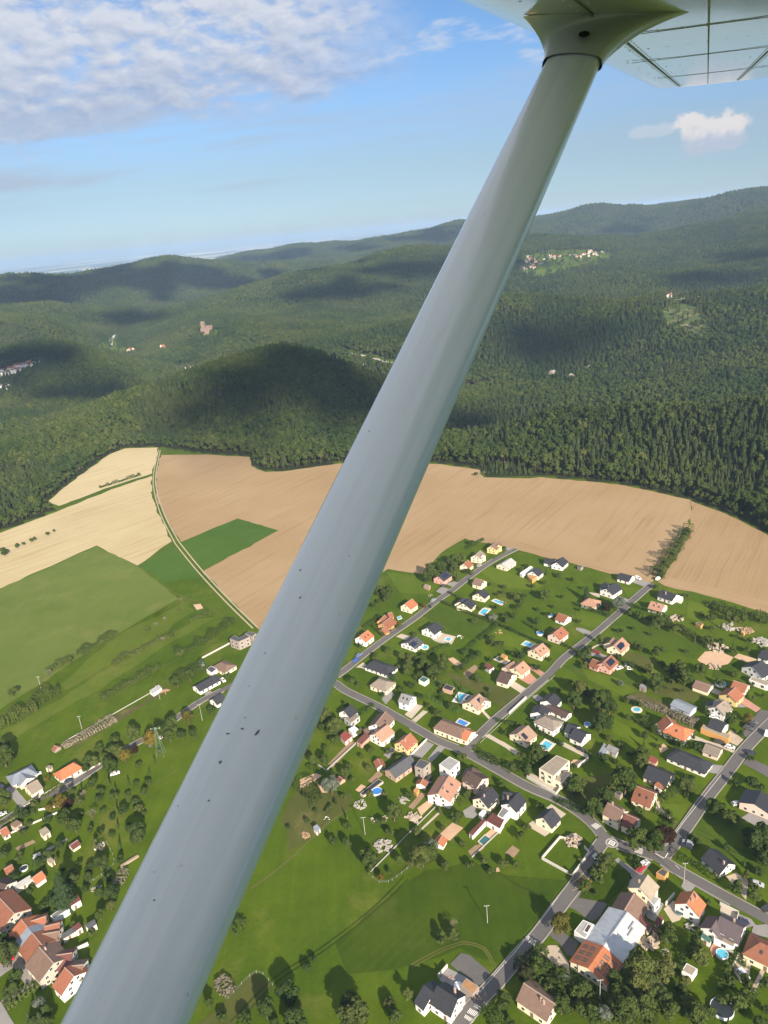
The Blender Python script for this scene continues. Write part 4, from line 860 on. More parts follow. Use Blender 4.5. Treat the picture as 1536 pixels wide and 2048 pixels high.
def car(k, x, y, ang_px, col, label, kind='car'):                   # ang_px: a second pixel the car points at
    if kind not in CARS:
        van = kind == 'van'; prof = [(-2.1, .35), (-2.15, .8), (-2.0, 1.0 if not van else 1.9), (-1.55 if not van else -1.9, 1.45 if not van else 2.0), (.35 if not van else 1.0, 1.47 if not van else 2.0), (1.15 if not van else 1.7, .98 if not van else 1.1), (2.05, .82), (2.18, .55), (2.1, .32)]
        w = .88; V = []; n = len(prof)
        for s in (-1, 1):
            for (a, z) in prof: V.append((a, s*(w-(.16 if z > 1.2 else 0)), z))
        Fc = [[i, (i+1) % n, n+(i+1) % n, n+i] for i in range(n)]+[list(range(n)), list(range(n, 2*n))[::-1]]
        b = bpy.data.meshes.new('body'); b.from_pydata(V, [], [f[::-1] for f in Fc]); b.materials.append(None)
        gl = []
        V = []; F2 = []; t = prof
        def pan(i, lo, hi, ins=.12):
            (a0, z0), (a1, z1) = t[i], t[i+1]; q = len(V); nx, nz = -(z1-z0), (a1-a0); L = math.hypot(nx, nz); nx, nz = nx/L*.012, nz/L*.012
            for u_ in (lo, hi):
                for s in (-1, 1): V.append((a0+(a1-a0)*u_+nx, s*(w-.16-ins*.3), z0+(z1-z0)*u_+nz))
            F2.append([q, q+1, q+3, q+2])
        pan(4, .08, .95); pan(2, .1, .9)
        zt, zb = (1.40, 1.02) if not van else (1.85, 1.25); xa, xb = (-1.55, .75) if not van else (.15, 1.35)
        for s in (-1, 1):
            q = len(V); V += [(xa, s*(w-.02), zb), (xb, s*(w-.02), zb), (xb-.5, s*(w-.135), zt), (xa+.15, s*(w-.135), zt)]; F2.append([q, q+1, q+2, q+3])
        g = bpy.data.meshes.new('window'); g.from_pydata(V, [], F2); g.materials.append(GLASS)
        V = []; Fc = []
        for i in range(12): a = i*math.pi/6; V += [(math.cos(a)*.32, -.1, math.sin(a)*.32), (math.cos(a)*.32, .1, math.sin(a)*.32)]
        Fc = [[2*i, 2*i+1, (2*i+3) % 24, (2*i+2) % 24] for i in range(12)]+[[2*i for i in range(12)], [2*i+1 for i in range(12)][::-1]]
        wh = bpy.data.meshes.new('wheel'); wh.from_pydata(V, [], Fc); wh.materials.append(TYRE); CARS[kind] = (b, g, wh)
    b, g, wh = CARS[kind]; p = GC(k, x, y); q = GC(k, *ang_px); e = tag(empty('parked_car' if kind == 'car' else 'parked_van', (p.x, p.y, .21), math.atan2((q-p).y, (q-p).x)), label, kind, 'parked vehicles')
    o = bpy.data.objects.new('body', b); COL.objects.link(o); o.parent = e; o.material_slots[0].link = 'OBJECT'; o.material_slots[0].material = mat('car_paint_%d_%d_%d' % tuple(int(c*255) for c in col), col=col, rough=.25, spec=.7)
    o = bpy.data.objects.new('window', g); COL.objects.link(o); o.parent = e
    for xx in (-1.3, 1.35):
        for s in (-1, 1): o = bpy.data.objects.new('wheel', wh); COL.objects.link(o); o.parent = e; o.location = (xx, s*.8, .32)
    return e
def round_pool(k, x, y, r, label, h=1.1, col=None):
    p = GC(k, x, y); e = tag(empty('round_pool', (p.x, p.y, 0)), label, 'pool'); n = 28; ring = lambda rr, z: [(math.cos(i*6.2832/n)*rr, math.sin(i*6.2832/n)*rr, z) for i in range(n)]
    V = ring(r, 0)+ring(r, h)+ring(r-.15, h)+ring(r-.15, h-.3); Fc = [[a*n+i, a*n+(i+1) % n, (a+1)*n+(i+1) % n, (a+1)*n+i] for a in range(3) for i in range(n)]; obj('pool_wall', V, Fc, WHITEP, e)
    obj('water', ring(r-.14, h-.12), [list(range(n))], col or LINER, e); return e
def pool(k, pts, label, rim=.8, m=None, oval=False):
    c, q = local_poly(k, pts, 0)
    if oval: q = [Vector((sum(p.x for p in q)/4+(q[0]-q[2]).x*.36*math.cos(a)+(q[1]-q[3]).x*.36*math.sin(a), (q[0]-q[2]).y*.36*math.cos(a)+(q[1]-q[3]).y*.36*math.sin(a), 0)) for a in [i*.3142 for i in range(20)]]
    if sum(q[i].x*q[(i+1) % len(q)].y-q[(i+1) % len(q)].x*q[i].y for i in range(len(q))) < 0: q = q[::-1]
    e = tag(empty('swimming_pool', c), label, 'pool'); o = inset(q, -rim); n = len(q)
    V = [(p.x, p.y, .26) for p in o]+[(p.x, p.y, .26) for p in q]+[(p.x, p.y, .04) for p in q]+[(p.x, p.y, .0) for p in o]
    obj('coping', V, [[i, (i+1) % n, n+(i+1) % n, n+i] for i in range(n)]+[[n+i, n+(i+1) % n, 2*n+(i+1) % n, 2*n+i] for i in range(n)]+[[3*n+i, 3*n+(i+1) % n, (i+1) % n, i] for i in range(n)], mat('pool_coping', col=(.62, .56, .48), rough=.8, var=.1), e)
    obj('water', [(p.x, p.y, .22) for p in q], [list(range(n))], m or WATER, e); return e
RIDGE = mat('ridge_tile', col=(.36, .26, .20), rough=.85, var=.3); PADS = []; ZL = [0.12]
def pad(k, pts, m, name='terrace', label=None, step=4, amp=.12, z=None):   # paving, beds, bare earth: each on its own level
    ZL[0] += .004; return patch(name, wobble([GC(k, *p) for p in pts], step, amp, len(pts)), m, z or ZL[0], label)
def pole(k, x, y, h, label, yaw=0.0):
    p = GC(k, x, y); e = tag(empty('utility_pole', (p.x, p.y, 0), yaw), label, 'utility pole', 'utility poles'); V, Fc = tube([(0, 0, -.3), (0, 0, h)], [.14, .10], 8); obj('mast', V, Fc, CONC, e)
    V = []; Fc = []; box_vf(-.9, .9, -.07, .07, h-.35, h-.2, V, Fc); obj('crossarm', V, Fc, METAL, e)
    for xx in (-.8, 0, .8): V, Fc = tube([(xx, 0, h-.2), (xx, 0, h+.08)], [.07, .05], 6); obj('insulator', V, Fc, WHITEP, e)
    return e
# ------------------------------------------------------------------ fields, roads and markings
def build_land():
    stub = field_mat('stubble', (.43, .355, .20), (.50, .42, .25), 45, 2.6, (.27, .19, .095), .5, .4)
    stub2 = field_mat('stubble_far', (.45, .375, .215), (.51, .43, .26), 50, 3.0, (.29, .21, .11), .45, .35)
    plough = field_mat('tilled_soil', (.305, .212, .112), (.355, .256, .148), 35.5, 2.3, (.225, .145, .074), .42, .45)
    plough2 = field_mat('tilled_soil_strip', (.29, .198, .105), (.335, .238, .135), 35, 2.9, (.21, .135, .07), .5, .4)
    def gm(nm, a, b, dry, dk=.4): return mat(nm, lambda t, bs: t.l.new(grass_colour(t, t.n.new('ShaderNodeNewGeometry').outputs['Position'], a, b, dry, dk), bs.inputs['Base Color']), rough=.95, spec=.1)
    crop = gm('young_crop', (.045, .098, .010), (.066, .128, .020), (.08, .12, .028)); mead = gm('meadow_grass', (.085, .124, .020), (.128, .168, .036), (.17, .175, .055), .5); rough_g = gm('rough_grass', (.055, .062, .018), (.11, .10, .04), (.19, .155, .075), .9); lush = gm('lush_grass', (.032, .066, .004), (.072, .110, .010), (.10, .12, .03), .3); dryg = gm('dry_grass', (.058, .072, .015), (.092, .098, .025), (.135, .12, .045), .8)
    f = lambda name, k, pts, m, z, am=2.2: patch(name, wobble([GC(k, *p) for p in pts], 7, am, int(z*1e4)), m, z*5-.02)
    f('stubble_field', 'P', [(97, 1002), (140, 966), (215, 911), (250, 897), (316, 895), (311, 925), (304, 947), (220, 974), (118, 1012)], stub2, .012)
    f('stubble_field', 'P', [(-60, 1088), (0, 1066), (112, 1024), (225, 978), (303, 952), (304, 990), (318, 1030), (343, 1083), (275, 1131), (193, 1091), (0, 1177), (-60, 1205)], stub, .014)
    f('brown_field', 'P', [(322, 910), (410, 909), (500, 914), (503, 932), (530, 944), (565, 943), (680, 927), (780, 926), (880, 928), (960, 940), (968, 955), (1060, 957), (1080, 954), (1250, 971), (1381, 1000), (1378, 1050), (1345, 1100), (1306, 1164), (1290, 1163), (1180, 1135), (1030, 1098), (930, 1077), (880, 1108), (846, 1148), (776, 1138), (690, 1190), (520, 1262), (468, 1205), (404, 1143), (557, 1061), (475, 1037), (362, 1084), (330, 1035), (312, 990), (313, 945)], plough, .016)
    f('brown_field', 'P', [(1382, 1002), (1480, 1041), (1536, 1071), (1640, 1130), (1640, 1262), (1536, 1226), (1440, 1198), (1330, 1172), (1316, 1164), (1350, 1120), (1379, 1052)], plough2, .018)
    head = field_mat('headland_soil', (.30, .207, .11), (.35, .25, .145), 133, 2.3, (.225, .148, .076), .5, .45)
    f('brown_field', 'P', [(936, 1080), (1030, 1099), (1180, 1136), (1292, 1163), (1302, 1148), (1190, 1120), (1036, 1085), (936, 1066)], head, .0172)
    f('brown_field', 'P', [(1330, 1170), (1440, 1196), (1536, 1224), (1600, 1248), (1600, 1222), (1536, 1204), (1440, 1178), (1336, 1154)], head, .0192)
    f('crop_field', 'P', [(362, 1084), (475, 1037), (557, 1061), (403, 1141)], crop, .020, .3)
    f('crop_field', 'P', [(278, 1131), (345, 1091), (396, 1147), (400, 1156), (330, 1165)], crop, .021, .5)
    f('meadow', 'P', [(-60, 1206), (0, 1178), (193, 1093), (275, 1132), (356, 1198), (300, 1230), (150, 1320), (0, 1420), (-60, 1450)], mead, .022)
    strip_g = gm('bank_grass', (.062, .098, .008), (.115, .150, .018), (.16, .155, .04), .45)
    f('meadow', 'M', [(660, 570), (930, 440), (1000, 400), (1070, 440), (860, 590), (560, 760), (360, 880), (330, 850), (520, 680)], strip_g, .0226)
    f('meadow', 'M', [(0, 1100), (330, 930), (560, 780), (1080, 490), (1180, 480), (900, 640), (560, 870), (300, 1010), (0, 1190)], strip_g, .0224)
    f('meadow', 'M', [(350, 1165), (900, 880), (985, 850), (870, 920), (600, 1080), (400, 1200)], rough_g, .023)
    0 and f('meadow', 'c', [(0, 860), (500, 700), (1060, 740), (1290, 880), (720, 1570), (400, 1480), (0, 1500), (-700, 1700), (-900, 1400)], lush, .013)
    f('meadow', '4', [(0, 700), (140, 640), (200, 780), (400, 800), (380, 900), (120, 1120), (0, 1200), (-100, 1250), (-150, 1000)], dryg, .017)
    f('meadow', 'a', [(400, 1330), (520, 1300), (700, 1380), (980, 1500), (960, 1580), (760, 1500), (560, 1400)], rough_g, .019)
    f('meadow', 'a', [(600, 1310), (720, 1220), (940, 1280), (1040, 1330), (900, 1380), (760, 1340)], dryg, .0175)
    f('meadow', 'B', [(40, 1110), (320, 855), (420, 920), (220, 1110)], dryg, .0178)
    f('meadow', 'b', [(-100, 100), (300, 40), (420, 200), (250, 330), (-60, 260)], dryg, .0182)
    f('meadow', '3', [(240, 860), (400, 830), (720, 960), (640, 1050), (420, 990)], lush, .0186); f('meadow', 'a', [(250, 740), (420, 690), (780, 830), (1050, 930), (950, 1030), (640, 960), (300, 840)], lush, .0188)
    f('meadow', '2', [(640, 600), (760, 530), (1170, 660), (1040, 770), (780, 660)], lush, .0192); f('meadow', 'b', [(930, 520), (1080, 330), (1300, 420), (1536, 700), (1536, 860), (1400, 830), (1100, 640)], lush, .0194)
    bright = gm('mown_lawn', (.060, .105, .005), (.105, .148, .012), (.13, .15, .03), .3); deep = gm('deep_lawn', (.022, .050, .002), (.064, .098, .006), (.10, .11, .025), .4)  # deep is a darker, lusher grass tone
    f('lawn', 'c', [(0, 900), (300, 800), (480, 740), (720, 850), (1000, 880), (1250, 900), (1000, 1230), (720, 1560), (400, 1440), (60, 1560), (-500, 1650), (-600, 1400)], deep, .0170, 4.5)  # leaf shading of the steep view put into a darker grass colour
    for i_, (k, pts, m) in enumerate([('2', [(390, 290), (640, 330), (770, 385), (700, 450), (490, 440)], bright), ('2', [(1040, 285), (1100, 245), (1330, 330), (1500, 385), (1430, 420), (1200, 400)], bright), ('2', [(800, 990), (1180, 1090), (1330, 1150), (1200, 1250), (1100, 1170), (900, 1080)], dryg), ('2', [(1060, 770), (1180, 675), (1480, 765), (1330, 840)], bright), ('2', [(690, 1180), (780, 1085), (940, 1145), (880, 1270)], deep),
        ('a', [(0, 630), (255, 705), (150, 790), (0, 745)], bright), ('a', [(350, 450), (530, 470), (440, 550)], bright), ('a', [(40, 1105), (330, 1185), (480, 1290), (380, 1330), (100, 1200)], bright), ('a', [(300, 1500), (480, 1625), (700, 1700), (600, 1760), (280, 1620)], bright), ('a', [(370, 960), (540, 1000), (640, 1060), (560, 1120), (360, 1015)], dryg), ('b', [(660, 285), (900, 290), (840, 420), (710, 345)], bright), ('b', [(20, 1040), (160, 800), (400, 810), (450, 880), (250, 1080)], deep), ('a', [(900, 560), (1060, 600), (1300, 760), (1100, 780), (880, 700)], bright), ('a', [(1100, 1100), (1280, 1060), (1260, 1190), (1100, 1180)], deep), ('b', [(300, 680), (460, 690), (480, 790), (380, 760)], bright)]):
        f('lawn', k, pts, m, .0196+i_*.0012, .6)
    global ASPH
    def am(t, b):
        g = t.n.new('ShaderNodeNewGeometry').outputs['Position']; c = t.mix(t.noise(g, .08, 4, .65), (.085, .080, .080), (.145, .137, .130)); c = t.mix(t.m('MULTIPLY', t.ss(t.noise(g, .6, 5, .75), .5, .75), .5), c, (.15, .14, .13)); t.l.new(c, b.inputs['Base Color'])
    ASPH = mat('asphalt', am, rough=.85, spec=.3)
    track = mat('track_dirt', col=(.36, .31, .21), rough=1, var=.3)
    R = lambda k, pts, w, z, m=ASPH, **q: road(k, pts, w, z, m, **q)
    R('P', [(640, 1352), (674, 1369), (690, 1381), (761, 1416), (834, 1458), (876, 1482), (925, 1502), (990, 1537), (1054, 1573), (1117, 1600), (1165, 1630), (1192, 1655), (1215, 1680), (1260, 1697), (1310, 1713), (1345, 1735), (1407, 1770), (1465, 1802), (1536, 1840), (1600, 1875)], 4.3, .200)
    R('P', [(1322, 1718), (1346, 1690), (1372, 1655), (1413, 1597), (1454, 1545), (1492, 1496), (1541, 1446), (1605, 1385)], 4.3, .206)
    R('P', [(1212, 1676), (1195, 1698), (1171, 1741), (1149, 1774), (1118, 1814), (1078, 1869), (1035, 1916), (998, 1959), (967, 1991), (933, 2031), (895, 2075), (855, 2120)], 4.6, .212)
    R('P', [(933, 1500), (950, 1480), (989, 1441), (1032, 1405), (1100, 1347), (1129, 1316), (1192, 1266), (1240, 1224), (1290, 1180), (1307, 1168)], 4.1, .218)
    R('P', [(640, 1375), (689, 1341), (729, 1309), (783, 1269), (832, 1235), (872, 1203), (906, 1180), (935, 1157), (984, 1123), (1032, 1098)], 4.1, .224)
    R('P', [(452, 1377), (401, 1403), (365, 1428), (330, 1455), (288, 1479), (245, 1502), (204, 1528), (155, 1562), (111, 1586), (72, 1600), (40, 1622), (0, 1648), (-60, 1690)], 3.6, .230)
    R('P', [(660, 1362), (600, 1335), (530, 1340), (452, 1377)], 4.0, .236)
    for off in ((0, 0), (9, -2)): R('P', [(317+off[0]*.4, 900), (307+off[0]*.5, 950), (309+off[0]*.6, 985), (322+off[0]*.8, 1030), (345+off[0], 1077), (357+off[0], 1096+off[1]), (398+off[0], 1146+off[1]), (450+off[0], 1202+off[1]), (506+off[0], 1257+off[1])], 1.05, .105+off[0]*.0006, track, name='farm_track')
    R('b', [(1330, 1066-2000+1250), (1400, 300), (1536, 470)], 3.5, .07) if False else None
    # side streets, yards and drives
    for k, pts, m, nm in [
        ('a', [(1395, 1530), (1475, 1440), (1540, 1448), (1600, 1480), (1536, 1560), (1400, 1680), (1330, 1640)], ASPH, 'car_park'), ('a', [(1330, 1870), (1380, 1820), (1536, 1890), (1640, 1960), (1620, 2040), (1500, 1960), (1400, 1905)], ASPH, 'side_road'),
        ('L', [(40, 350), (95, 330), (190, 440), (190, 480), (150, 495), (60, 390)], PAVEG, 'driveway'), ('L', [(-40, 1560), (140, 1520), (230, 1600), (290, 1720), (180, 1760), (100, 1640), (-40, 1740)], PAVEG, 'village_street'), ('L', [(-60, 1880), (10, 1890), (110, 2060), (140, 2200), (-60, 2200)], PAVEG, 'village_street'), ('L', [(10, 1880), (230, 1740), (250, 1765), (30, 1905)], PAVEG, 'path'),
        ('c', [(320, 1570), (410, 1480), (480, 1500), (640, 1640), (590, 1720), (545, 1745), (440, 1660), (400, 1640)], ASPH, 'yard'), ('c', [(230, 1690), (300, 1600), (440, 1670), (545, 1745), (470, 1860), (390, 1880), (370, 1830)], PAVEG, 'terrace'),
        ('b', [(0, 960), (60, 985), (250, 1090), (190, 1190), (130, 1240), (0, 1140), (-90, 1100)], ASPH, 'yard'), ('c', [(1100, 1330), (1170, 1265), (1260, 1340), (1350, 1400), (1310, 1510), (1260, 1500), (1190, 1400)], ASPH, 'yard'), ('c', [(1040, 1480), (1110, 1420), (1180, 1420), (1270, 1560), (1280, 1660), (1200, 1600)], GRAVEL, 'gravel_yard'),
        ('b', [(330, 720), (360, 730), (470, 820), (560, 740), (600, 760), (520, 870), (420, 950), (440, 850), (310, 740)], PAVEG, 'driveway'), ('b', [(540, 1130), (650, 1060), (705, 1090), (630, 1230), (570, 1200)], PAVEG, 'terrace'), ('b', [(700, 1130), (780, 1060), (830, 1120), (850, 1190), (830, 1220), (770, 1240)], PAVE, 'driveway'),
        ('b', [(1160, 1095), (1300, 1170), (1290, 1230), (1150, 1160)], PAVE, 'terrace'), ('b', [(1300, 1170), (1400, 1210), (1440, 1260), (1340, 1290)], PAVEG, 'driveway'), ('b', [(1070, 1450), (1110, 1380), (1170, 1420), (1090, 1520)], RED_PAVE, 'terrace'), ('b', [(1250, 1610), (1310, 1500), (1400, 1560), (1380, 1700), (1320, 1720)], PAVE, 'driveway'), ('b', [(1390, 1790), (1480, 1610), (1520, 1610), (1430, 1800)], GRAVEL, 'path'),
        ('b', [(640, 300), (660, 260), (690, 330), (760, 400), (750, 420), (640, 340)], PAVE, 'path'), ('b', [(1320, 400), (1400, 350), (1536, 420), (1600, 480), (1536, 520)], PAVEG, 'driveway'), ('b', [(1200, 870), (1280, 840), (1380, 900), (1360, 1060), (1310, 1000)], GRAVEL, 'driveway'), ('b', [(860, 900), (960, 945), (900, 1010), (840, 950)], PAVEG, 'driveway'), ('b', [(1420, 1260), (1536, 1250), (1536, 1360), (1400, 1330)], PAVEG, 'driveway'),
        ('a', [(1040, 1870), (1200, 1890), (1150, 1960), (1020, 1930)], PAVEG, 'driveway'), ('a', [(1170, 1670), (1240, 1600), (1340, 1680), (1290, 1730)], GRAVEL, 'driveway'), ('a', [(880, 1640), (960, 1650), (1060, 1690), (1200, 1730), (1290, 1770), (1270, 1790), (1100, 1720), (900, 1670)], PAVE, 'driveway'), ('a', [(1330, 1330), (1480, 1430), (1440, 1460), (1290, 1370)], RED_PAVE, 'driveway'), ('a', [(1210, 1370), (1300, 1380), (1370, 1420), (1260, 1420)], PAVEG, 'driveway'), ('a', [(1060, 1290), (1100, 1260), (1190, 1310), (1180, 1340)], PAVEG, 'driveway'), ('a', [(970, 1040), (1030, 975), (1130, 965), (1260, 1020), (1230, 1060), (1150, 1130), (1060, 1110)], DIRT, 'bare_ground'), ('a', [(1260, 1020), (1300, 990), (1460, 1040), (1360, 1060)], DIRT, 'bare_ground'),
        ('a', [(100, 500), (190, 510), (190, 545), (130, 520)], PAVE, 'terrace'), ('a', [(340, 530), (430, 560), (390, 600), (330, 560)], PAVEG, 'driveway'), ('a', [(460, 370), (540, 410), (600, 420), (560, 460), (450, 420)], PAVEG, 'driveway'), ('a', [(0, 780), (60, 790), (160, 830), (120, 860), (0, 800)], PAVEG, 'driveway'), ('a', [(120, 940), (190, 910), (265, 915), (180, 925), (130, 955)], PAVE, 'path'), ('a', [(90, 1000), (130, 960), (250, 1010), (230, 1030)], PAVEG, 'driveway'),
        ('2', [(740, 430), (780, 395), (850, 420), (800, 455)], PAVEG, 'driveway'), ('2', [(800, 375), (870, 360), (920, 372), (860, 400)], PAVEG, 'driveway'), ('2', [(1210, 130), (1255, 122), (1320, 140), (1280, 160)], PAVEG, 'road_end'), ('2', [(460, 745), (500, 725), (560, 745), (540, 775)], PAVE, 'driveway'), ('2', [(690, 740), (780, 720), (880, 745), (850, 800), (760, 790), (720, 770)], PAVE, 'terrace'), ('2', [(1030, 590), (1080, 540), (1125, 550), (1080, 600)], PAVE, 'terrace'), ('2', [(1120, 495), (1150, 480), (1230, 510), (1200, 530)], PAVE, 'terrace'), ('2', [(180, 960), (230, 925), (260, 950), (340, 1000), (320, 1005), (220, 965)], PAVE, 'driveway'),
        ('2', [(520, 1290), (600, 1215), (650, 1230), (570, 1320)], PAVE, 'driveway'), ('2', [(570, 1330), (650, 1260), (685, 1270), (600, 1345)], PAVE, 'driveway'), ('2', [(1320, 1040), (1400, 1000), (1460, 1060), (1390, 1080)], RED_PAVE, 'driveway'), ('2', [(1380, 960), (1410, 950), (1510, 1005), (1480, 1030)], RED_PAVE, 'driveway'), ('2', [(1240, 1080), (1290, 1060), (1370, 1110), (1330, 1140)], PAVE, 'driveway'), ('2', [(1080, 1440), (1110, 1425), (1300, 1536), (1250, 1536)], PAVE, 'driveway'), ('2', [(1410, 1160), (1450, 1150), (1500, 1180), (1440, 1200)], PAVEG, 'driveway'), ('2', [(360, 1180), (420, 1110), (450, 1150), (390, 1220)], PAVEG, 'driveway'), ('2', [(930, 1000), (1010, 940), (1040, 960), (960, 1040)], SOIL, 'vegetable_bed'), ('2', [(820, 900), (860, 890), (930, 940), (880, 950)], DIRT, 'bare_ground'), ('2', [(1040, 1250), (1060, 1245), (1130, 1320), (1110, 1325)], PAVE, 'path'),
        ('4', [(860, 510), (960, 390), (1030, 420), (930, 530)], PAVEG, 'driveway'), ('4', [(980, 530), (1060, 430), (1120, 440), (1010, 560)], PAVEG, 'driveway'), ('4', [(215, 570), (380, 400), (440, 400), (250, 600)], SOIL, 'vegetable_bed'), ('4', [(900, 910), (1010, 830), (1055, 850), (930, 970)], DIRT, 'vegetable_bed'), ('4', [(830, 900), (930, 790), (970, 800), (870, 920)], SOIL, 'vegetable_bed'), ('4', [(520, 700), (600, 620), (640, 650), (560, 720)], SOIL, 'vegetable_bed'), ('4', [(890, 1100), (1060, 940), (1075, 950), (905, 1110)], PAVE, 'path'), ('4', [(1060, 1120), (1170, 1020), (1255, 1060), (1150, 1160)], DIRT, 'vegetable_bed'), ('4', [(1400, 1130), (1480, 1060), (1530, 1080), (1440, 1180)], DIRT, 'vegetable_bed'), ('4', [(1290, 1240), (1350, 1190), (1400, 1210), (1320, 1290)], SOIL, 'vegetable_bed'), ('4', [(425, 770), (470, 725), (510, 745), (460, 790)], DIRT, 'bare_ground'), ('4', [(640, 500), (700, 440), (740, 460), (680, 530)], PAVEG, 'terrace'),
        ('4', [(1250, 930), (1330, 880), (1370, 960), (1330, 990), (1270, 980)], PAVEG, 'terrace'), ('4', [(0, 690), (120, 640), (170, 660), (60, 740), (0, 760)], DIRT, 'bare_ground'), ('4', [(130, 720), (170, 740), (215, 790), (170, 790)], DIRT, 'bare_ground'), ('c', [(930, 460), (990, 420), (1120, 520), (1080, 550)], PAVE, 'terrace'), ('c', [(1090, 320), (1130, 290), (1250, 370), (1190, 420)], PAVE, 'terrace'), ('5', [(250, 470), (270, 445), (345, 478), (430, 515), (405, 555)], PAVE, 'terrace'), ('5', [(470, 400), (500, 372), (560, 375), (520, 415)], DIRT, 'bare_ground'), ('5', [(420, 290), (440, 275), (590, 355), (570, 365)], PAVE, 'driveway'), ('5', [(20, 245), (40, 238), (130, 280), (210, 330), (190, 350), (110, 290)], PAVE, 'driveway'), ('c', [(690, 800), (710, 800), (720, 830), (690, 835)], DIRT, 'bare_ground'), ('a', [(660, 1740), (700, 1710), (740, 1750), (680, 1790)], DIRT, 'bare_ground'), ('M', [(1060, 410), (1100, 405), (1115, 430), (1080, 440)], DIRT, 'bare_ground'), ('M', [(1120, 900), (1150, 880), (1180, 900), (1140, 920)], PAVEG, 'driveway'),
        ('c', [(760, 680), (820, 620), (880, 660), (830, 720)], SOIL, 'vegetable_bed'), ('c', [(480, 680), (560, 600), (600, 640), (520, 700)], SOIL, 'vegetable_bed'), ('L', [(110, 780), (240, 720), (260, 740), (130, 800)], SOIL, 'vegetable_bed'), ('L', [(330, 790), (480, 710), (490, 720), (345, 805)], PAVEG, 'path')]:
        ZL[0] = .12+((ZL[0]-.12+.008) % .072); patch(nm, wobble([GC(k, *p) for p in pts], 4, .12, len(pts)), m, ZL[0]); PADS.append([tuple(GC(k, *p)[:2]) for p in pts])
    kerbs()
    pale = gm('worn_grass', (.085, .095, .022), (.125, .12, .04), (.17, .145, .06), .7); darkg = gm('wheel_track', (.020, .036, .004), (.04, .06, .009), (.06, .07, .02), .3)
    for i, (k, pts, w, m) in enumerate([('B', [(200, 1100), (420, 880), (640, 740), (900, 540), (1060, 380)], .7, darkg), ('B', [(230, 1110), (440, 895), (655, 755), (915, 552), (1080, 395)], .7, darkg), ('c', [(0, 1580), (200, 1470), (380, 1400), (470, 1395), (600, 1440), (670, 1560), (690, 1620)], .6, pale), ('c', [(0, 1610), (205, 1492), (380, 1420), (465, 1412), (590, 1455), (655, 1570)], .6, pale),
        ('B', [(300, 440), (400, 370), (520, 270), (680, 120), (800, 40)], 1.2, pale), ('M', [(340, 880), (490, 790), (600, 760), (760, 680), (950, 570), (1100, 480)], .8, pale), ('M', [(200, 830), (400, 720), (640, 590), (900, 440), (980, 390)], .9, pale), ('M', [(740, 190), (900, 310), (1010, 370), (1130, 410), (1250, 500)], 1.0, pale), ('M', [(470, 1000), (600, 930), (800, 800), (1000, 700)], .8, pale), ('L', [(720, 640), (740, 560), (850, 470), (1100, 330), (1300, 200)], .8, pale), ('4', [(680, 1480), (900, 1290), (1150, 1100)], .7, darkg), ('a', [(0, 1390), (120, 1420), (300, 1450)], .8, pale), ('3', [(290, 870), (430, 930), (560, 950), (700, 1000)], .8, pale), ('b', [(960, 520), (1200, 640), (1500, 780)], .7, darkg), ('b', [(980, 490), (1220, 610), (1520, 750)], .7, darkg), ('c', [(480, 700), (700, 830), (900, 960), (1100, 1010)], .7, darkg)]):
        P = resample([GC(k, *p) for p in pts], 3.0); N = normals(P); V = []
        for p, n in zip(P, N): j = .7+.5*mnoise.noise(p*.15); V += [(p.x+n.x*w*j/2, p.y+n.y*w*j/2, .104+i*.0008), (p.x-n.x*w*j/2, p.y-n.y*w*j/2, .104+i*.0008)]
        tag(obj('path', V, [[2*q+1, 2*q+3, 2*q+2, 2*q] for q in range(len(P)-1)], m), kind='structure')
    white = mat('road_paint', col=(.70, .69, .66), rough=.8, var=.25); yel = mat('yellow_road_paint', col=(.52, .46, .22), rough=.8, var=.25)
    zz = [.25]
    def quads(k, qs, m, label):
        V = []; Fc = []
        zz[0] += .004
        for q in qs:
            P = [GC(k, *p) for p in q]; n = len(V); V += [(p.x, p.y, zz[0]) for p in P]; ar = sum(P[i].x*P[(i+1) % 4].y-P[(i+1) % 4].x*P[i].y for i in range(4)); Fc.append([n, n+1, n+2, n+3] if ar > 0 else [n+3, n+2, n+1, n])
        tag(obj('road_marking', V, Fc, m), label, kind='structure')
    def lines(k, ps, w, m, label):
        V = []; Fc = []; zz[0] += .004
        for pl in ps:
            P = [GC(k, *p) for p in pl]
            for a, b in zip(P[:-1], P[1:]):
                d = (b-a).normalized(); q = Vector((-d.y, d.x, 0))*w/2; n = len(V); V += [(v.x, v.y, zz[0]) for v in (a-q, b-q, b+q, a+q)]; Fc.append([n, n+1, n+2, n+3]); zz[0] += .0004
        tag(obj('road_marking', V, Fc, m), label, kind='structure')
        V2 = V
    def bars(k, a, b, c, d, n, label):                              # n stripes between edge a-b and edge d-c
        L = lambda p, q, t: (p[0]+(q[0]-p[0])*t, p[1]+(q[1]-p[1])*t); quads(k, [[L(a, b, (i+.12)/n), L(a, b, (i+.68)/n), L(d, c, (i+.68)/n), L(d, c, (i+.12)/n)] for i in range(n)], white, label)
    bars('b', (118, 462), (160, 440), (205, 468), (162, 495), 5, 'zebra crossing'); bars('b', (470, 630), (466, 678), (530, 698), (536, 650), 5, 'zebra crossing'); bars('b', (128, 705), (160, 678), (190, 715), (160, 745), 4, 'zebra crossing')
    bars('c', (520, 1890), (580, 1925), (570, 1950), (508, 1912), 7, 'speed hump marking'); bars('c', (480, 1925), (560, 1965), (530, 2000), (455, 1960), 7, 'speed hump marking'); bars('c', (445, 1975), (520, 2020), (500, 2048), (432, 2000), 7, 'speed hump marking')
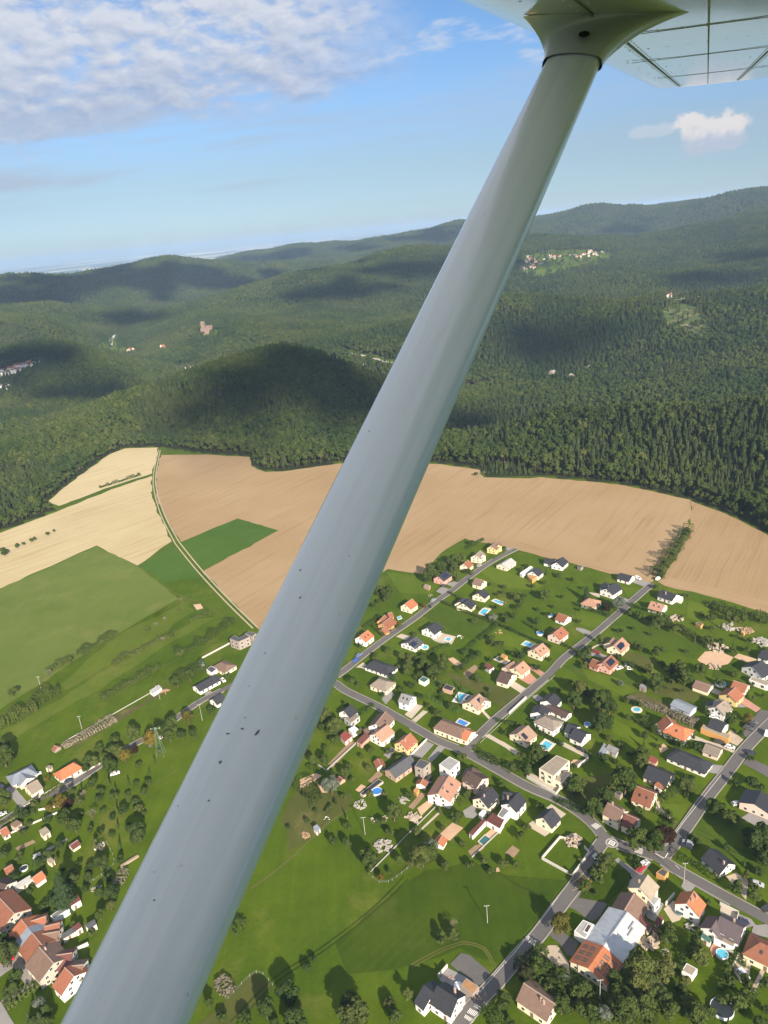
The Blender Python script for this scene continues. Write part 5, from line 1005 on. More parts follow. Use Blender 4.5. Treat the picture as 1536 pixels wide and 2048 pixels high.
    lines('b', [[(580, 655), (705, 728)], [(735, 685), (712, 722)]], .35, white, 'give way line'); lines('b', [[(795, 780), (830, 815)], [(560, 560), (700, 640), (745, 600), (850, 450), (1000, 260), (1160, 60)]], .16, white, 'edge line'); lines('P', [[(1184, 1702), (1142, 1760), (1083, 1840), (1036, 1898), (985, 1956), (955, 1990)]], .14, white, 'edge line')
    lines('P', [[(960, 1487), (1040, 1412), (1110, 1352)], [(1140, 1318), (1245, 1228), (1292, 1186)]], .14, white, 'edge line')
    lines('c', [[(1295, 985), (1340, 975), (1290, 930), (1340, 895), (1385, 850), (1400, 830)], [(1360, 985), (1330, 955), (1385, 905), (1350, 870)]], .16, yel, 'bus stop zigzag')
    p = GC('b', 287, 604); n = 28
    V = [(p.x+math.cos(i*6.2832/n)*r, p.y+math.sin(i*6.2832/n)*r, .252) for r in (1.75, 2.45) for i in range(n)]; obj('road_marking', V, [[i, (i+1) % n, n+(i+1) % n, n+i][::-1] for i in range(n)], mat('worn_road_paint', col=(.34, .32, .28), rough=.8, var=.25))['kind'] = 'structure'
    sq = lambda r, z: [(p.x+math.cos(i*1.5708+.05)*r, p.y+math.sin(i*1.5708+.05)*r, z) for i in range(4)]
    V = sq(.95, .258)+sq(1.6, .258); obj('road_marking', V, [[i, (i+1) % 4, 4+(i+1) % 4, 4+i][::-1] for i in range(4)], white)['kind'] = 'structure'
    V = sq(.28, .258)+sq(.6, .258); obj('road_marking', V, [[i, (i+1) % 4, 4+(i+1) % 4, 4+i][::-1] for i in range(4)], white)['kind'] = 'structure'
    tx = bpy.data.curves.new('zone_text', 'FONT'); tx.body = 'ZONE 30'; tx.size = 1.0; tx.align_x = 'CENTER'; to = bpy.data.objects.new('tmp', tx); COL.objects.link(to); bpy.context.view_layer.update()
    me = bpy.data.meshes.new_from_object(to.evaluated_get(bpy.context.evaluated_depsgraph_get())); bpy.data.objects.remove(to)
    o = bpy.data.objects.new('road_marking', me); COL.objects.link(o); o['kind'] = 'structure'; o['label'] = 'ZONE 30 lettering on the road'; me.materials.clear(); me.materials.append(white)
    a = GC('P', 1077, 1885.5); b = GC('P', 1056.5, 1872.5); d = (b-a); yaw = math.atan2(d.y, d.x); wd = max(v.co.x for v in me.vertices)-min(v.co.x for v in me.vertices)
    c = (a+b)/2; hgt = (GC('P', 1066, 1878)-GC('P', 1060, 1888)).length; o.location = (c.x, c.y, .30); o.rotation_euler = (0, 0, yaw); o.scale = (d.length/wd, hgt/.72, 1)
# ------------------------------------------------------------------ houses and sheds, read off the photograph
def build_hall():
    z = 7.0; back = GC('1', 757, 897, 5.4); front = GC('1', 545, 1203, 5.4); c = (back+front)/2; c.z = 0; d = back-front; rz = math.atan2(d.y, d.x); L = d.length
    root = tag(empty('workshop_hall', c, rz), 'large workshop hall with half pale metal and half orange roof and cream gable', 'hall'); HOUSES.append((c, 'big workshop hall', 13))
    W = 12.8; he = 3.1; hr = 5.4; w2 = W/2; l2 = L/2; k = -l2+L*.37; th = .2
    V = [(-l2, -w2, -.3), (l2, -w2, -.3), (l2, w2, -.3), (-l2, w2, -.3), (-l2, -w2, he), (l2, -w2, he), (l2, w2, he), (-l2, w2, he), (-l2, 0, hr-.15), (l2, 0, hr-.15)]
    obj('wall', V, [[0, 1, 5, 4], [2, 3, 7, 6], [1, 2, 6, 9, 5], [3, 0, 4, 8, 7]], [wall_m('cream')], root)
    def slab(x0, x1, m, lift, name, lab):
        sl = (hr-he)/w2; o = .35; V = []
        for x in (x0, x1): V += [(x, -w2-o, he-o*sl-th+lift), (x, -w2-o, he-o*sl+lift), (x, 0, hr+lift), (x, w2+o, he-o*sl+lift), (x, w2+o, he-o*sl-th+lift), (x, 0, hr-th+lift)]
        r = obj(name, V, [[1, 7, 8, 2], [2, 8, 9, 3], [0, 6, 7, 1], [3, 9, 10, 4], [0, 5, 11, 6], [5, 4, 10, 11], [0, 1, 2, 5], [5, 2, 3, 4], [6, 11, 8, 7], [11, 10, 9, 8]], m, root); r['label'] = lab; return r
    def metal(t, b):
        g = t.n.new('ShaderNodeTexCoord').outputs['Object']; x, y, zz = t.xyz(g); rib = t.ss(t.m('SINE', t.m('MULTIPLY', x, 6.2)), .86, 1.0); st = t.noise(t.mapping(g, (.5, .12, 1)), 1.0, 5, .65)
        c_ = t.mix(t.ss(st, .35, .75), (.50, .52, .54), (.37, .39, .40)); c_ = t.mix(t.m('MULTIPLY', rib, .3), c_, (.34, .36, .38)); c_ = t.mix(t.m('MULTIPLY', t.ss(t.noise(t.mapping(g, (.25, .10, 1)), 1.0, 4, .7), .62, .75), .55), c_, (.24, .20, .15)); t.l.new(c_, b.inputs['Base Color'])
    slab(k+.02, l2+.3, mat('sheet_metal_roof', metal, rough=.45, spec=.4), 0, 'roof', 'pale metal roof half'); r2 = slab(-l2-.4, k, roof_m('orange'), .25, 'roof', 'orange roof half with dark skylight strips')
    sl = (hr-he)/w2; V = []; Fc = []
    for s in (-1, 1):
        for i in range(3):
            for j in range(2):
                for u in range(2):
                    x = -l2+1.4+i*2.5+j*.95; y0 = 1.5+u*2.55; y1 = y0+1.95; n = len(V)
                    for (a, b) in ((x, y0), (x+.6, y0), (x+.6, y1), (x, y1)): V.append((a, s*b, hr+.25-b*sl+.03))
                    Fc.append([n, n+1, n+2, n+3] if s > 0 else [n+3, n+2, n+1, n])
    for i in range(0, len(Fc), 4): obj('skylight', [V[q] for f in Fc[i:i+4] for q in f], [[4*a, 4*a+1, 4*a+2, 4*a+3] for a in range(4)], mat('dull_skylight', col=(.10, .09, .07), rough=.5), r2)
    V = []; Fc = []; box_vf(k+1.5, l2, -w2*.02, w2*.02, hr, hr+.12, V, Fc); obj('ridge_cap', V, Fc, METAL, root)
    for (x, y) in ((l2-3.2, -w2*.5), (l2-5.4, -w2*.62)): V = []; Fc = []; box_vf(x-1.9, x+1.9, y-.18, y+.18, hr-abs(y)*sl-.1, hr-abs(y)*sl+.5, V, Fc); obj('roof_vent', V, Fc, METAL, root)
    for i in range(5): window(root, Vector((-l2+.0, -w2+2+i*2.2, 1.3)), math.pi/2, 1.1, 1.0)
    flat('1', [(465, 1000), (515, 938), (577, 965), (528, 1045)], 3.6, 'pale', 'white', 'white flat annexe with dark roof lights attached to the big workshop hall', 'white hall annexe', 'hall_annexe', 'annexe', False, [([(515, 1000), (540, 958), (566, 970), (540, 1015)], 3.85, 'darkbrown')])
def build_houses():
    h = house
    build_hall()
    h('b', 575, 852, 508, 957, 9.5, 9.5, 6, 'beige', 'cream', 'tall cream farmhouse with weathered beige roof behind the workshop hall', 'tall cream farmhouse', chim=((1, -1.2),))
    h('b', 470, 1000, 388, 1138, 6.6, 11, 3.4, 'brown', 'cream', 'long brown roofed barn joining the cream farmhouse to the workshop hall', 'brown joining barn', 'barn', cat='barn', wins=False)
    flat('b', [(575, 1050), (612, 1015), (675, 1045), (625, 1110)], 4.2, 'pale', 'white', 'white flat roofed annexe beside the cream farmhouse', None, 'annexe', 'annexe')
    shed('b', [(480, 1180), (515, 1165), (612, 1245), (575, 1300)], 2.9, 'maroon', 'white', 'dark red lean-to along the side of the workshop hall', None, 'lean_to', drop=.5)
    shed('b', [(625, 1245), (680, 1165), (708, 1195), (655, 1265)], 2.6, 'maroon', 'white', 'dark red open sided carport beside the hall lean-to', None, 'carport'); shed('b', [(608, 1290), (640, 1262), (690, 1325), (672, 1352)], 3, 'maroon', 'stone', 'narrow dark red shed beside the round tree behind the hall')
    h('b', 945, 985, 890, 1082, 9.5, 9.5, 5.6, 'orange', 'white', 'white two storey house with bright orange roof right of the hall', 'bright orange roofed house', chim=((1, .9), (-1.5, 1.5)))
    h('b', 1150, 1185, 1342, 1280, 8.4, 10, 4.8, 'plum', 'white', 'large white house with purple grey roof above a small pool', 'purple roofed house', chim=((.5, 1.2),), add=[('b', 1140, 1190, 1080, 1280, 7.2, 8, 4, 'plum')])
    flat('b', [(1100, 1320), (1125, 1285), (1290, 1370), (1262, 1440), (1105, 1360)], 3.2, 'beige', 'white', 'pale beige flat veranda on the garden side of the purple roofed house', None, 'veranda', 'veranda'); shed('b', [(995, 1345), (1020, 1320), (1090, 1360), (1072, 1392)], 2.8, 'green', 'white', 'green awning covered lean-to beside the purple roofed house', None, 'lean_to')
    h('b', 1462, 1388, 1540, 1425, 8, 10.5, 4.2, 'redbrown', 'cream', 'cream house with hipped red brown roof by a paved drive', 'hipped red brown house', hip=3.6, sky=1)
    flat('b', [(845, 1622), (885, 1560), (972, 1608), (930, 1668)], 2.7, 'beige', 'white', 'white garden shed with flat beige roof on the lawn', 'beige roofed shed', 'garden_shed', 'shed', False)
    h('b', 1482, 180, 1428, 288, 7, 13, 4.4, 'black', 'rose', 'pale pink house with wide black roof beside the right hand road', 'pink walled black roofed house')
    h('b', 1068, 640, 1222, 765, 6.6, 9.5, 3.1, 'black', 'white', 'long white bungalow with black roof and cream gable below the junction', 'long black roofed bungalow', chim=((3, -1),))
    h('b', 252, 277, 384, 348, 9.2, 9, 6, 'brown', 'cream', 'old two storey cream house with brown and maroon roof at the junction', 'old house at the junction', chim=((3.5, 0), (-2, 1)), add=[('b', 392, 364, 492, 408, 7.8, 8.5, 4.6, 'maroon')])
    h('b', 480, 143, 634, 203, 7.2, 12, 3, 'redbrown', 'cream', 'cream house under a broad red brown roof behind the junction', 'broad red brown roof', sky=2)
    h('a', 574, 1882, 766, 1962, 6.8, 11, 3.2, 'black', 'cream', 'cream bungalow with dark roof and a small red porch', 'dark roofed bungalow with porch'); shed('b', [(622, 132), (655, 108), (708, 136), (682, 160)], 2.9, 'rust', 'white', 'small rust red porch in front of the dark roofed bungalow', None, 'porch', drop=.7)
    h('a', 815, 1768, 1010, 1848, 5.8, 10, 2.9, 'black', 'white', 'long low white bungalow with hipped black roof beside a grey drive', 'hipped black bungalow', hip=3.6, add=[('a', 800, 1765, 860, 1800, 5.4, 8, 2.8, 'black', 2)])
    flat('5', [(315, 420), (408, 348), (478, 378), (392, 462)], 6.2, 'beige', 'cream', 'modern flat roofed cream house with stepped beige terraces', 'modern flat roofed house', blocks=[([(345, 458), (405, 425), (488, 438), (435, 497)], 4.2, 'beige')])
    h('c', 1142, 318, 1066, 395, 7.8, 8.8, 3.8, 'black', 'cream', 'small cream house with steep black roof and stone terrace in the meadow', 'steep black roofed house', sky=2)
    h('c', 655, 150, 558, 240, 8.6, 9.5, 4.8, 'black', 'cream', 'cream house with steep black roof next to the long white wall', 'cream house beside the white wall', chim=((2, .6),), sky=2); flat('c', [(550, 365), (585, 330), (610, 350), (578, 385)], 2.4, 'white', 'white', 'small white flat roofed box behind the cream house', None, 'garden_shed', 'shed', False)
    h('c', 868, 190, 785, 285, 9.2, 8.5, 6, 'black', 'white', 'tall white house with black roof and long blank white side wall', 'tall white walled house', add=[('c', 745, 190, 820, 200, 8.6, 8, 5.6, 'black')], chim=((1, -2),))
    flat('c', [(700, 380), (745, 308), (798, 340), (742, 405)], 4.4, 'grey', 'white', 'white block with sunken grey roof terrace behind the tall white house', None, 'annexe', 'annexe', False); shed('c', [(658, 355), (755, 412), (718, 475), (608, 412)], 3.6, 'maroon', 'white', 'dark red roofed garage behind the tall white house', None, 'garage'); shed('c', [(590, 400), (612, 418), (502, 532), (468, 512)], 2.9, 'maroon', 'white', 'long narrow dark red shed along the garden lawn', 'long red garden shed')
    h('4', 1290, 618, 1402, 682, 8, 10, 5, 'darkbrown', 'rose', 'pinkish house with dark brown roof beside the main street', 'dark brown roofed pinkish house', add=[('4', 1330, 590, 1300, 650, 7.6, 8, 5, 'darkbrown')])
    h('4', 1150, 650, 1058, 798, 8.6, 12, 5.2, 'salmon', 'white', 'big white house with salmon roof and red awning at its end', 'big salmon roofed house', sky=2, chim=((3, 1.5),)); shed('4', [(995, 782), (1052, 808), (1040, 838), (985, 806)], 3.3, 'red', 'white', 'red awning on the end wall of the big salmon roofed house', None, 'awning', 'awning', .6, False)
    flat('4', [(1068, 572), (1148, 510), (1226, 552), (1150, 625)], 7, 'pale', 'white', 'white flat roofed block by the main street behind the salmon house', 'white flat roofed block'); flat('4', [(880, 586), (922, 530), (1002, 556), (945, 608)], 6.4, 'slate', 'wood', 'small cubic grey timber house with flat roof', 'cubic timber house')
    h('4', 850, 497, 683, 614, 7, 8.4, 4, 'slate', 'brick', 'long modern house with grey metal roof and round porthole windows', 'long grey metal roofed house'); flat('4', [(460, 795), (602, 682), (640, 702), (487, 812)], 1.2, 'black', 'stone', 'long low black covered planting bed beyond the round blue pool', None, 'planting_bed', 'planter', False)
    h('4', 850, 330, 768, 400, 8.6, 9.2, 5, 'rust', 'yellow', 'yellow house with rust orange roof beside a long drive', 'yellow house with orange roof', chim=((1.5, 1),)); h('4', 675, 264, 575, 338, 8, 9.6, 4.6, 'salmon', 'white', 'white house with salmon orange roof and tall chimney', 'salmon roofed white house', chim=((0, .5),)); h('4', 660, 163, 580, 262, 8, 10.5, 4.4, 'brown', 'white', 'white house with brown tiled roof hard against the main street', 'brown roofed street house', sky=1)
    h('4', 396, 110, 334, 158, 7.6, 8.8, 4, 'black', 'white', 'small white house with black roof and olive balcony', 'small black roofed house with balcony', sky=1); flat('4', [(338, 218), (420, 168), (458, 202), (390, 258)], 3.2, 'taupe', 'grey', 'olive flat roofed terrace block beside the small black roofed house', None, 'annexe', 'annexe')
    shed('4', [(305, 348), (345, 312), (402, 345), (345, 392)], 3.2, 'red', 'rose', 'bright red roofed shed in the gardens by the strut', 'bright red shed'); flat('4', [(370, 300), (415, 275), (458, 305), (405, 332)], 3, 'white', 'white', 'white flat roofed garage behind the bright red shed', None, 'garage', 'garage', False); shed('4', [(432, 392), (500, 325), (540, 345), (472, 412)], 3, 'maroon', 'brick', 'dull red double shed beside the salmon roofed white house'); shed('4', [(482, 306), (515, 288), (542, 318), (510, 334)], 3, 'brown', 'brick', 'small brown shed behind the dull red double shed')
    h('4', 595, 525, 622, 575, 4, 4.5, 2.6, 'rust', 'white', 'small rust roofed garden hut left of the metal roofed house', 'rust roofed hut', 'garden_hut', cat='hut', wins=False); h('4', 945, 680, 925, 715, 4.2, 5, 2.8, 'rust', 'white', 'small orange roofed garage left of the big salmon house', 'orange roofed garage', 'garage', cat='garage', wins=False); flat('4', [(870, 772), (890, 748), (916, 765), (896, 798)], 2.2, 'wood', 'ochre', 'tiny ochre wooden playhouse on the lawn', None, 'playhouse', 'playhouse', False); h('4', 300, 662, 325, 682, 3.4, 3.6, 2.2, 'maroon', 'brick', 'little red roofed hut among the orchard bushes', 'little red roofed hut', 'garden_hut', cat='hut', wins=False)
    h('4', 1092, 1118, 1060, 1172, 4, 4.6, 2.6, 'orange', 'white', 'little orange roofed garden house beside the vegetable beds', 'little orange garden house', 'garden_hut', cat='hut', wins=False); shed('4', [(98, 1052), (130, 1030), (157, 1055), (126, 1086)], 2.6, 'bluegrey', 'white', 'small blue grey roofed shed in the orchard grass', 'blue grey orchard shed')
    # the two streets that run up to the field
    h('2', 1168, 74, 1126, 110, 8.4, 9, 5, 'brown', 'yellow', 'yellow house with brown roof at the top of the left street', 'topmost yellow house', add=[('2', 1150, 88, 1175, 104, 7.5, 7, 4.8, 'brown')]); h('2', 1050, 142, 1016, 174, 8.2, 9.5, 4.8, 'taupe', 'cream', 'pale yellow house with taupe roof below the topmost house', 'taupe roofed yellow house', add=[('2', 1030, 158, 1066, 172, 7.5, 7, 4.6, 'taupe')]); h('2', 968, 208, 934, 234, 7.4, 8.5, 3.8, 'redbrown', 'cream', 'cream chalet house with red brown roof hidden among trees', 'chalet house in the trees')
    h('2', 815, 280, 755, 322, 8, 10, 4.4, 'black', 'pink', 'salmon pink house with black solar roof at the field edge', 'salmon pink house', solar=(5, 0, 1)); h('2', 1012, 335, 1075, 352, 7.2, 8.5, 4, 'brown', 'cream', 'small cream house with brown roof right of the left street', 'small brown roofed cream house'); h('2', 1070, 410, 1034, 442, 7.4, 10.5, 3.8, 'black', 'cream', 'cream house with black roof and narrow pale pool', 'black roofed house with narrow pool', sky=1)
    h('2', 970, 472, 930, 512, 7.8, 11.5, 3.8, 'black', 'cream', 'wide cream house with twin black gables and turquoise pool', 'twin gabled black roofed house', sky=2, add=[('2', 935, 470, 905, 500, 7.2, 9, 3.8, 'black')]); h('2', 575, 479, 524, 515, 8, 9.5, 4.2, 'orange', 'cream', 'cream house with orange roof left of the left street', 'orange roofed cream house'); h('2', 428, 604, 366, 650, 6.6, 9.5, 3.2, 'redbrown', 'ochre', 'rambling low house with several red brown roofs', 'rambling red brown house', add=[('2', 385, 592, 352, 622, 6.4, 7, 3, 'redbrown'), ('2', 432, 573, 402, 582, 5.4, 6, 3, 'redbrown'), ('2', 395, 676, 360, 690, 5, 6.5, 2.6, 'redbrown')])
    h('2', 266, 698, 206, 743, 8, 9.5, 4.4, 'orange', 'white', 'white house with orange roof close beside the wing strut', 'orange roofed house by the strut', sky=2); h('2', 745, 638, 680, 684, 8, 11.5, 4.2, 'black', 'white', 'large white house with black roof and small pool terrace', 'black roofed house with pool terrace', sky=2); h('2', 602, 742, 540, 786, 6.4, 12.5, 3.2, 'slate', 'white', 'low white house with grey roof, solar panels and oval pool', 'solar roofed low house', solar=(4, 2, 1), sky=2)
    h('2', 300, 912, 408, 950, 6, 10.5, 3, 'black', 'white', 'long white bungalow with hipped black roof below the left street', 'hipped black roofed bungalow', hip=3.4, sky=3); h('2', 335, 1036, 398, 1058, 6.8, 10.5, 3.6, 'taupe', 'cream', 'cream house with hipped taupe roof and curved grey path', 'taupe hipped house', hip=2.6); h('2', 500, 1138, 575, 1162, 9, 8.5, 5.8, 'grey', 'blue', 'tall pale blue house with grey roof beside the main street', 'tall pale blue house', sky=2)
    flat('2', [(618, 1046), (650, 1020), (692, 1040), (660, 1066)], 2.8, 'green', 'white', 'small shed with dark green roof between clipped hedges', 'green roofed shed', 'garden_shed', 'shed', False); flat('2', [(785, 1105), (810, 1075), (870, 1098), (850, 1125)], 2.8, 'black', 'brick', 'black flat roofed pool house behind the green tennis fence', None, 'pool_house', 'pool house', False); h('2', 1045, 1142, 974, 1202, 7.6, 11.5, 3.8, 'tan', 'cream', 'cream house with tan roof beside the fenced blue pool', 'tan roofed pool house', solar=(2, -1, 1), add=[('2', 1040, 1160, 1080, 1190, 7, 9, 3.8, 'tan')]); flat('2', [(930, 1180), (965, 1148), (998, 1160), (965, 1195)], 2.8, 'slate', 'white', 'grey flat canopy between the blue pool and the tan roofed house', None, 'canopy', 'canopy', False)
    h('2', 1192, 985, 1272, 1010, 7.4, 12, 3.8, 'darkbrown', 'cream', 'cream house with broad dark brown roof near the red drive', 'broad dark brown roof', chim=((-1.5, 1.5),)); h('2', 1352, 914, 1290, 962, 7.4, 10, 4, 'salmon', 'cream', 'cream house with salmon roof and brown wing beside the right street', 'salmon roofed house with brown wing', add=[('2', 1285, 915, 1225, 955, 5.6, 7, 3, 'brown')], sky=1); shed('2', [(1075, 945), (1100, 925), (1148, 950), (1112, 972)], 3, 'maroon', 'white', 'dark red roofed shed beside the pale covered pool', 'dark red pool shed'); flat('2', [(1190, 880), (1205, 862), (1240, 880), (1220, 898)], 2.6, 'wood', 'ochre', 'small wooden hut at the end of the covered pool', None, 'garden_hut', 'hut', False); h('2', 1487, 789, 1424, 834, 7.8, 10.5, 4.2, 'salmon', 'cream', 'cream house with salmon roof beside the rectangular blue pool', 'salmon roofed house with blue pool', sky=2)
    h('2', 768, 1324, 930, 1384, 7.4, 10, 4.4, 'brown', 'cream', 'row of joined cream houses with brown and orange roofs at the corner', 'joined corner houses', name='terraced_house', hip=1.6, add=[('2', 940, 1394, 985, 1412, 6.8, 9, 4, 'orange')]); h('2', 1265, 194, 1194, 238, 6, 10, 3.2, 'pale', 'cream', 'cream bungalow with pale grey roof near the field', 'pale grey roofed bungalow'); h('2', 1452, 258, 1414, 288, 7.6, 9.5, 4, 'black', 'white', 'white house with black roof and plain wooden garage box', 'black roofed house with wooden box'); flat('2', [(1378, 320), (1410, 296), (1448, 320), (1412, 350)], 3.2, 'wood', 'ochre', 'plain wooden garage box beside the black roofed white house', None, 'garage', 'garage', False); flat('2', [(1325, 300), (1400, 250), (1415, 258), (1345, 310)], 3, 'white', 'white', 'long white car port wall beside the wooden garage box', None, 'carport', 'carport', False)
    h('3', 240, 169, 200, 204, 7.6, 9.5, 4, 'black', 'white', 'white house with steep black roof at the field edge', 'steep black house at the field'); h('3', 130, 176, 192, 188, 6, 8, 3.2, 'black', 'white', 'black roofed low house joined beside the steep one at the field', None, wins=True); flat('3', [(330, 232), (345, 222), (368, 228), (352, 242)], 2.4, 'slate', 'wood', 'small grey shed on the lawn near the field edge', None, 'garden_shed', 'shed', False)
    h('a', 352, 342, 452, 368, 6, 10, 3.2, 'black', 'white', 'plain white garage house with black roof by the field track end', 'white garage house'); h('a', 320, 418, 242, 468, 8, 11, 4.2, 'black', 'white', 'white house with black cross gabled roof beside a blue grey tree', 'black cross gabled house', add=[('a', 230, 415, 260, 440, 7.6, 8, 4.2, 'black')]); h('a', 98, 545, 145, 556, 6.6, 10.5, 3.6, 'salmon', 'cream', 'cream house with hipped salmon roof above a long hedge', 'hipped salmon house', hip=3.2)
    h('a', 682, 476, 806, 516, 7, 10.5, 3.8, 'black', 'white', 'wide white house with black roof at the end of the right street', 'wide black roofed end house', chim=((-1, -2),)); flat('a', [(800, 545), (815, 525), (858, 535), (840, 560)], 3, 'white', 'white', 'white veranda frame on the end of the wide black roofed house', None, 'veranda', 'veranda', False); h('a', 600, 568, 712, 598, 7, 10, 3.6, 'salmon', 'white', 'white house with salmon roof in front of the wide black roofed house', 'salmon roofed front house', sky=2, chim=((.5, -1),))
    h('3', 212, 524, 272, 546, 6.2, 8.6, 3.2, 'rust', 'white', 'small white house with rust roof beside the grey drive', 'small rust roofed house'); h('3', 236, 610, 180, 654, 8, 9.5, 4.4, 'rust', 'rose', 'pale pink house with rust roof near the round blue pool', 'rust roofed pink house', sky=1); h('a', 372, 858, 304, 924, 8, 10, 4, 'salmon', 'cream', 'cream house with salmon roof carrying five solar panels', 'salmon house with solar panels', solar=(5, 1.5, 1), sky=2, add=[('a', 300, 860, 268, 898, 6.6, 8, 3.6, 'brown')]); h('a', 285, 998, 214, 1062, 8, 9.5, 4.4, 'redbrown', 'pink', 'pink house with red brown roof and white solar panels', 'pink house with solar panels', solar=(5, 0, 1), add=[('a', 132, 1030, 205, 1060, 5.8, 8, 3.2, 'redbrown')])
    h('a', 955, 1205, 1082, 1248, 5, 8.6, 3.1, 'brown', 'cream', 'long low cream garage with brown roof beside the round pool', 'long brown roofed garage', 'garage', cat='garage', wins=False); h('a', 1262, 1204, 1376, 1242, 7, 8.6, 4.4, 'rust', 'cream', 'cream rear house with rust roof joined to the yellow house', None); h('a', 1278, 1258, 1214, 1314, 7.4, 10, 4.2, 'rust', 'yellow', 'bright yellow house with rust roof beside a red paved drive', 'bright yellow house'); h('a', 1495, 1045, 1412, 1090, 8.4, 14, 3.8, 'black', 'white', 'modern white villa with wide black gable and flat wings', 'modern white villa'); flat('a', [(1385, 1195), (1410, 1170), (1560, 1215), (1530, 1250)], 3.2, 'beige', 'white', 'flat roofed garage wing in front of the modern white villa', None, 'garage', 'garage'); h('a', 1490, 960, 1570, 990, 5.8, 10, 3.2, 'black', 'white', 'low white house with black roof at the right edge behind the villa', 'low house behind the villa')
    h('a', 782, 1355, 944, 1424, 5.2, 7.6, 3.6, 'bluegrey', 'bluegrey', 'long blue grey metal barn in the overgrown plot', 'long blue grey barn', 'metal_barn', cat='barn', wins=False); h('a', 1190, 1362, 1122, 1414, 8.4, 9.5, 4.8, 'taupe', 'white', 'white villa with grey brown cross gabled roof', 'grey brown gabled villa', add=[('a', 1150, 1345, 1185, 1400, 7.8, 9, 4.8, 'taupe'), ('a', 1100, 1362, 1082, 1398, 5.4, 7, 3.2, 'black')]); h('a', 775, 1545, 872, 1584, 7.6, 11, 3.8, 'orange', 'white', 'white house with hipped orange roof and steep red gable', 'hipped orange house with red gable', hip=2.5, sky=1, add=[('a', 722, 1482, 768, 1540, 8.8, 10, 4, 'rust'), ('a', 660, 1540, 715, 1585, 4.2, 7, 3, 'grey')])
    h('a', 1082, 1512, 1196, 1558, 6.6, 9, 4.4, 'black', 'white', 'white house with black roof above an orange fronted wing', 'black roofed house with orange wing', add=()); flat('a', [(998, 1585), (1020, 1555), (1238, 1640), (1222, 1672)], 3.2, 'beige', 'ochre', 'long flat beige canopy with orange front wall', None, 'canopy', 'canopy', False); h('a', 1035, 1712, 1160, 1758, 5, 8, 3, 'taupe', 'rose', 'low old house with patchy weathered roof by the road', 'patchy roofed old house'); shed('a', [(178, 1782), (225, 1702), (262, 1730), (235, 1790)], 2.8, 'bluegrey', 'grey', 'grey corrugated shed left of the big tree'); shed('a', [(240, 1745), (262, 1712), (348, 1745), (320, 1790)], 2.8, 'grey', 'grey', 'pale grey corrugated shed close behind the big tree'); shed('a', [(575, 1840), (597, 1800), (662, 1830), (636, 1862)], 2.9, 'red', 'brick', 'small red roofed shed above the dark roofed bungalow'); shed('a', [(505, 1250), (520, 1228), (572, 1240), (560, 1270)], 2.6, 'grey', 'wood', 'small dark hut with grey roof under the garden trees'); flat('a', [(955, 745), (980, 735), (1020, 750), (998, 768)], 2.4, 'slate', 'ochre', 'orange wooden hut with grey roof in the long garden', 'orange wooden hut', 'garden_hut', 'hut', False); flat('a', [(1318, 815), (1330, 804), (1355, 812), (1342, 828)], 2.2, 'pale', 'ochre', 'tiny orange hut beside a stack of timber', None, 'garden_hut', 'hut', False)
    h('3', 272, 1222, 330, 1244, 6.6, 8.6, 3.8, 'black', 'white', 'white double house with two black roofs beside a patio', 'double black roofed house', add=[('3', 312, 1252, 388, 1288, 7, 9.6, 3.8, 'black')]); h('3', 186, 1030, 140, 1078, 7, 9.5, 4, 'black', 'white', 'large rambling white house with black and taupe roofs', 'rambling black and taupe house', add=[('3', 150, 1100, 280, 1158, 4.6, 6, 3, 'darkbrown'), ('3', 122, 1176, 178, 1202, 7.4, 10, 4.8, 'taupe', 3), ('3', 110, 1100, 80, 1150, 6.6, 9, 4, 'black')]); h('2', 1385, 1364, 1308, 1424, 7.4, 11.5, 3.8, 'tan', 'cream', 'cream house with tan roof and dark roof window near the junction', 'tan roofed house at the corner', solar=(2, 2, 1)); flat('b', [(642, 835), (690, 800), (742, 828), (710, 875)], 2.9, 'slate', 'ochre', 'small timber shed with dark roof beside the red car', 'timber shed by the red car', 'garden_shed', 'shed', False); flat('b', [(308, 200), (335, 178), (375, 200), (352, 228)], 2.4, 'slate', 'wood', 'small dark shed behind the old house at the junction', None, 'garden_shed', 'shed', False)
    # left of the strut
    flat('d', [(285, 372), (328, 337), (374, 362), (440, 328), (480, 352), (370, 402)], 6.6, 'slate', 'wood', 'modern grey timber house with L shaped flat roof beside the field', 'modern timber house', blocks=[([(430, 322), (466, 302), (540, 320), (500, 352)], 6.2, 'slate')]); h('d', 195, 592, 262, 622, 5.8, 10, 3.3, 'brown', 'cream', 'cream house with hipped brown roof left of the strut', 'brown hipped house', hip=2.8); h('M', 1188, 792, 1068, 856, 5.8, 8.6, 3.2, 'black', 'white', 'long white bungalow with black roof beside the lane', 'long bungalow by the lane', sky=2); flat('M', [(1132, 765), (1158, 745), (1190, 762), (1162, 785)], 3, 'slate', 'white', 'dark flat roofed garage behind the long bungalow by the lane', None, 'garage', 'garage', False); h('M', 1165, 928, 1216, 898, 5.6, 8, 3, 'black', 'white', 'dark roofed house half hidden by the strut across the lane', None); shed('M', [(1085, 720), (1100, 710), (1120, 722), (1105, 738)], 2.6, 'bluegrey', 'white', 'pale blue grey garden shed above the long bungalow'); shed('M', [(818, 880), (870, 848), (888, 862), (838, 895)], 2.6, 'pale', 'white', 'pale plastic greenhouse beside the allotment beds', 'plastic greenhouse', 'greenhouse', 'greenhouse', .4, False); h('M', 298, 1182, 314, 1190, 3.4, 4, 2.2, 'redbrown', 'wood', 'lone brown hut in the meadow', 'lone brown hut', 'garden_hut', cat='hut', wins=False)
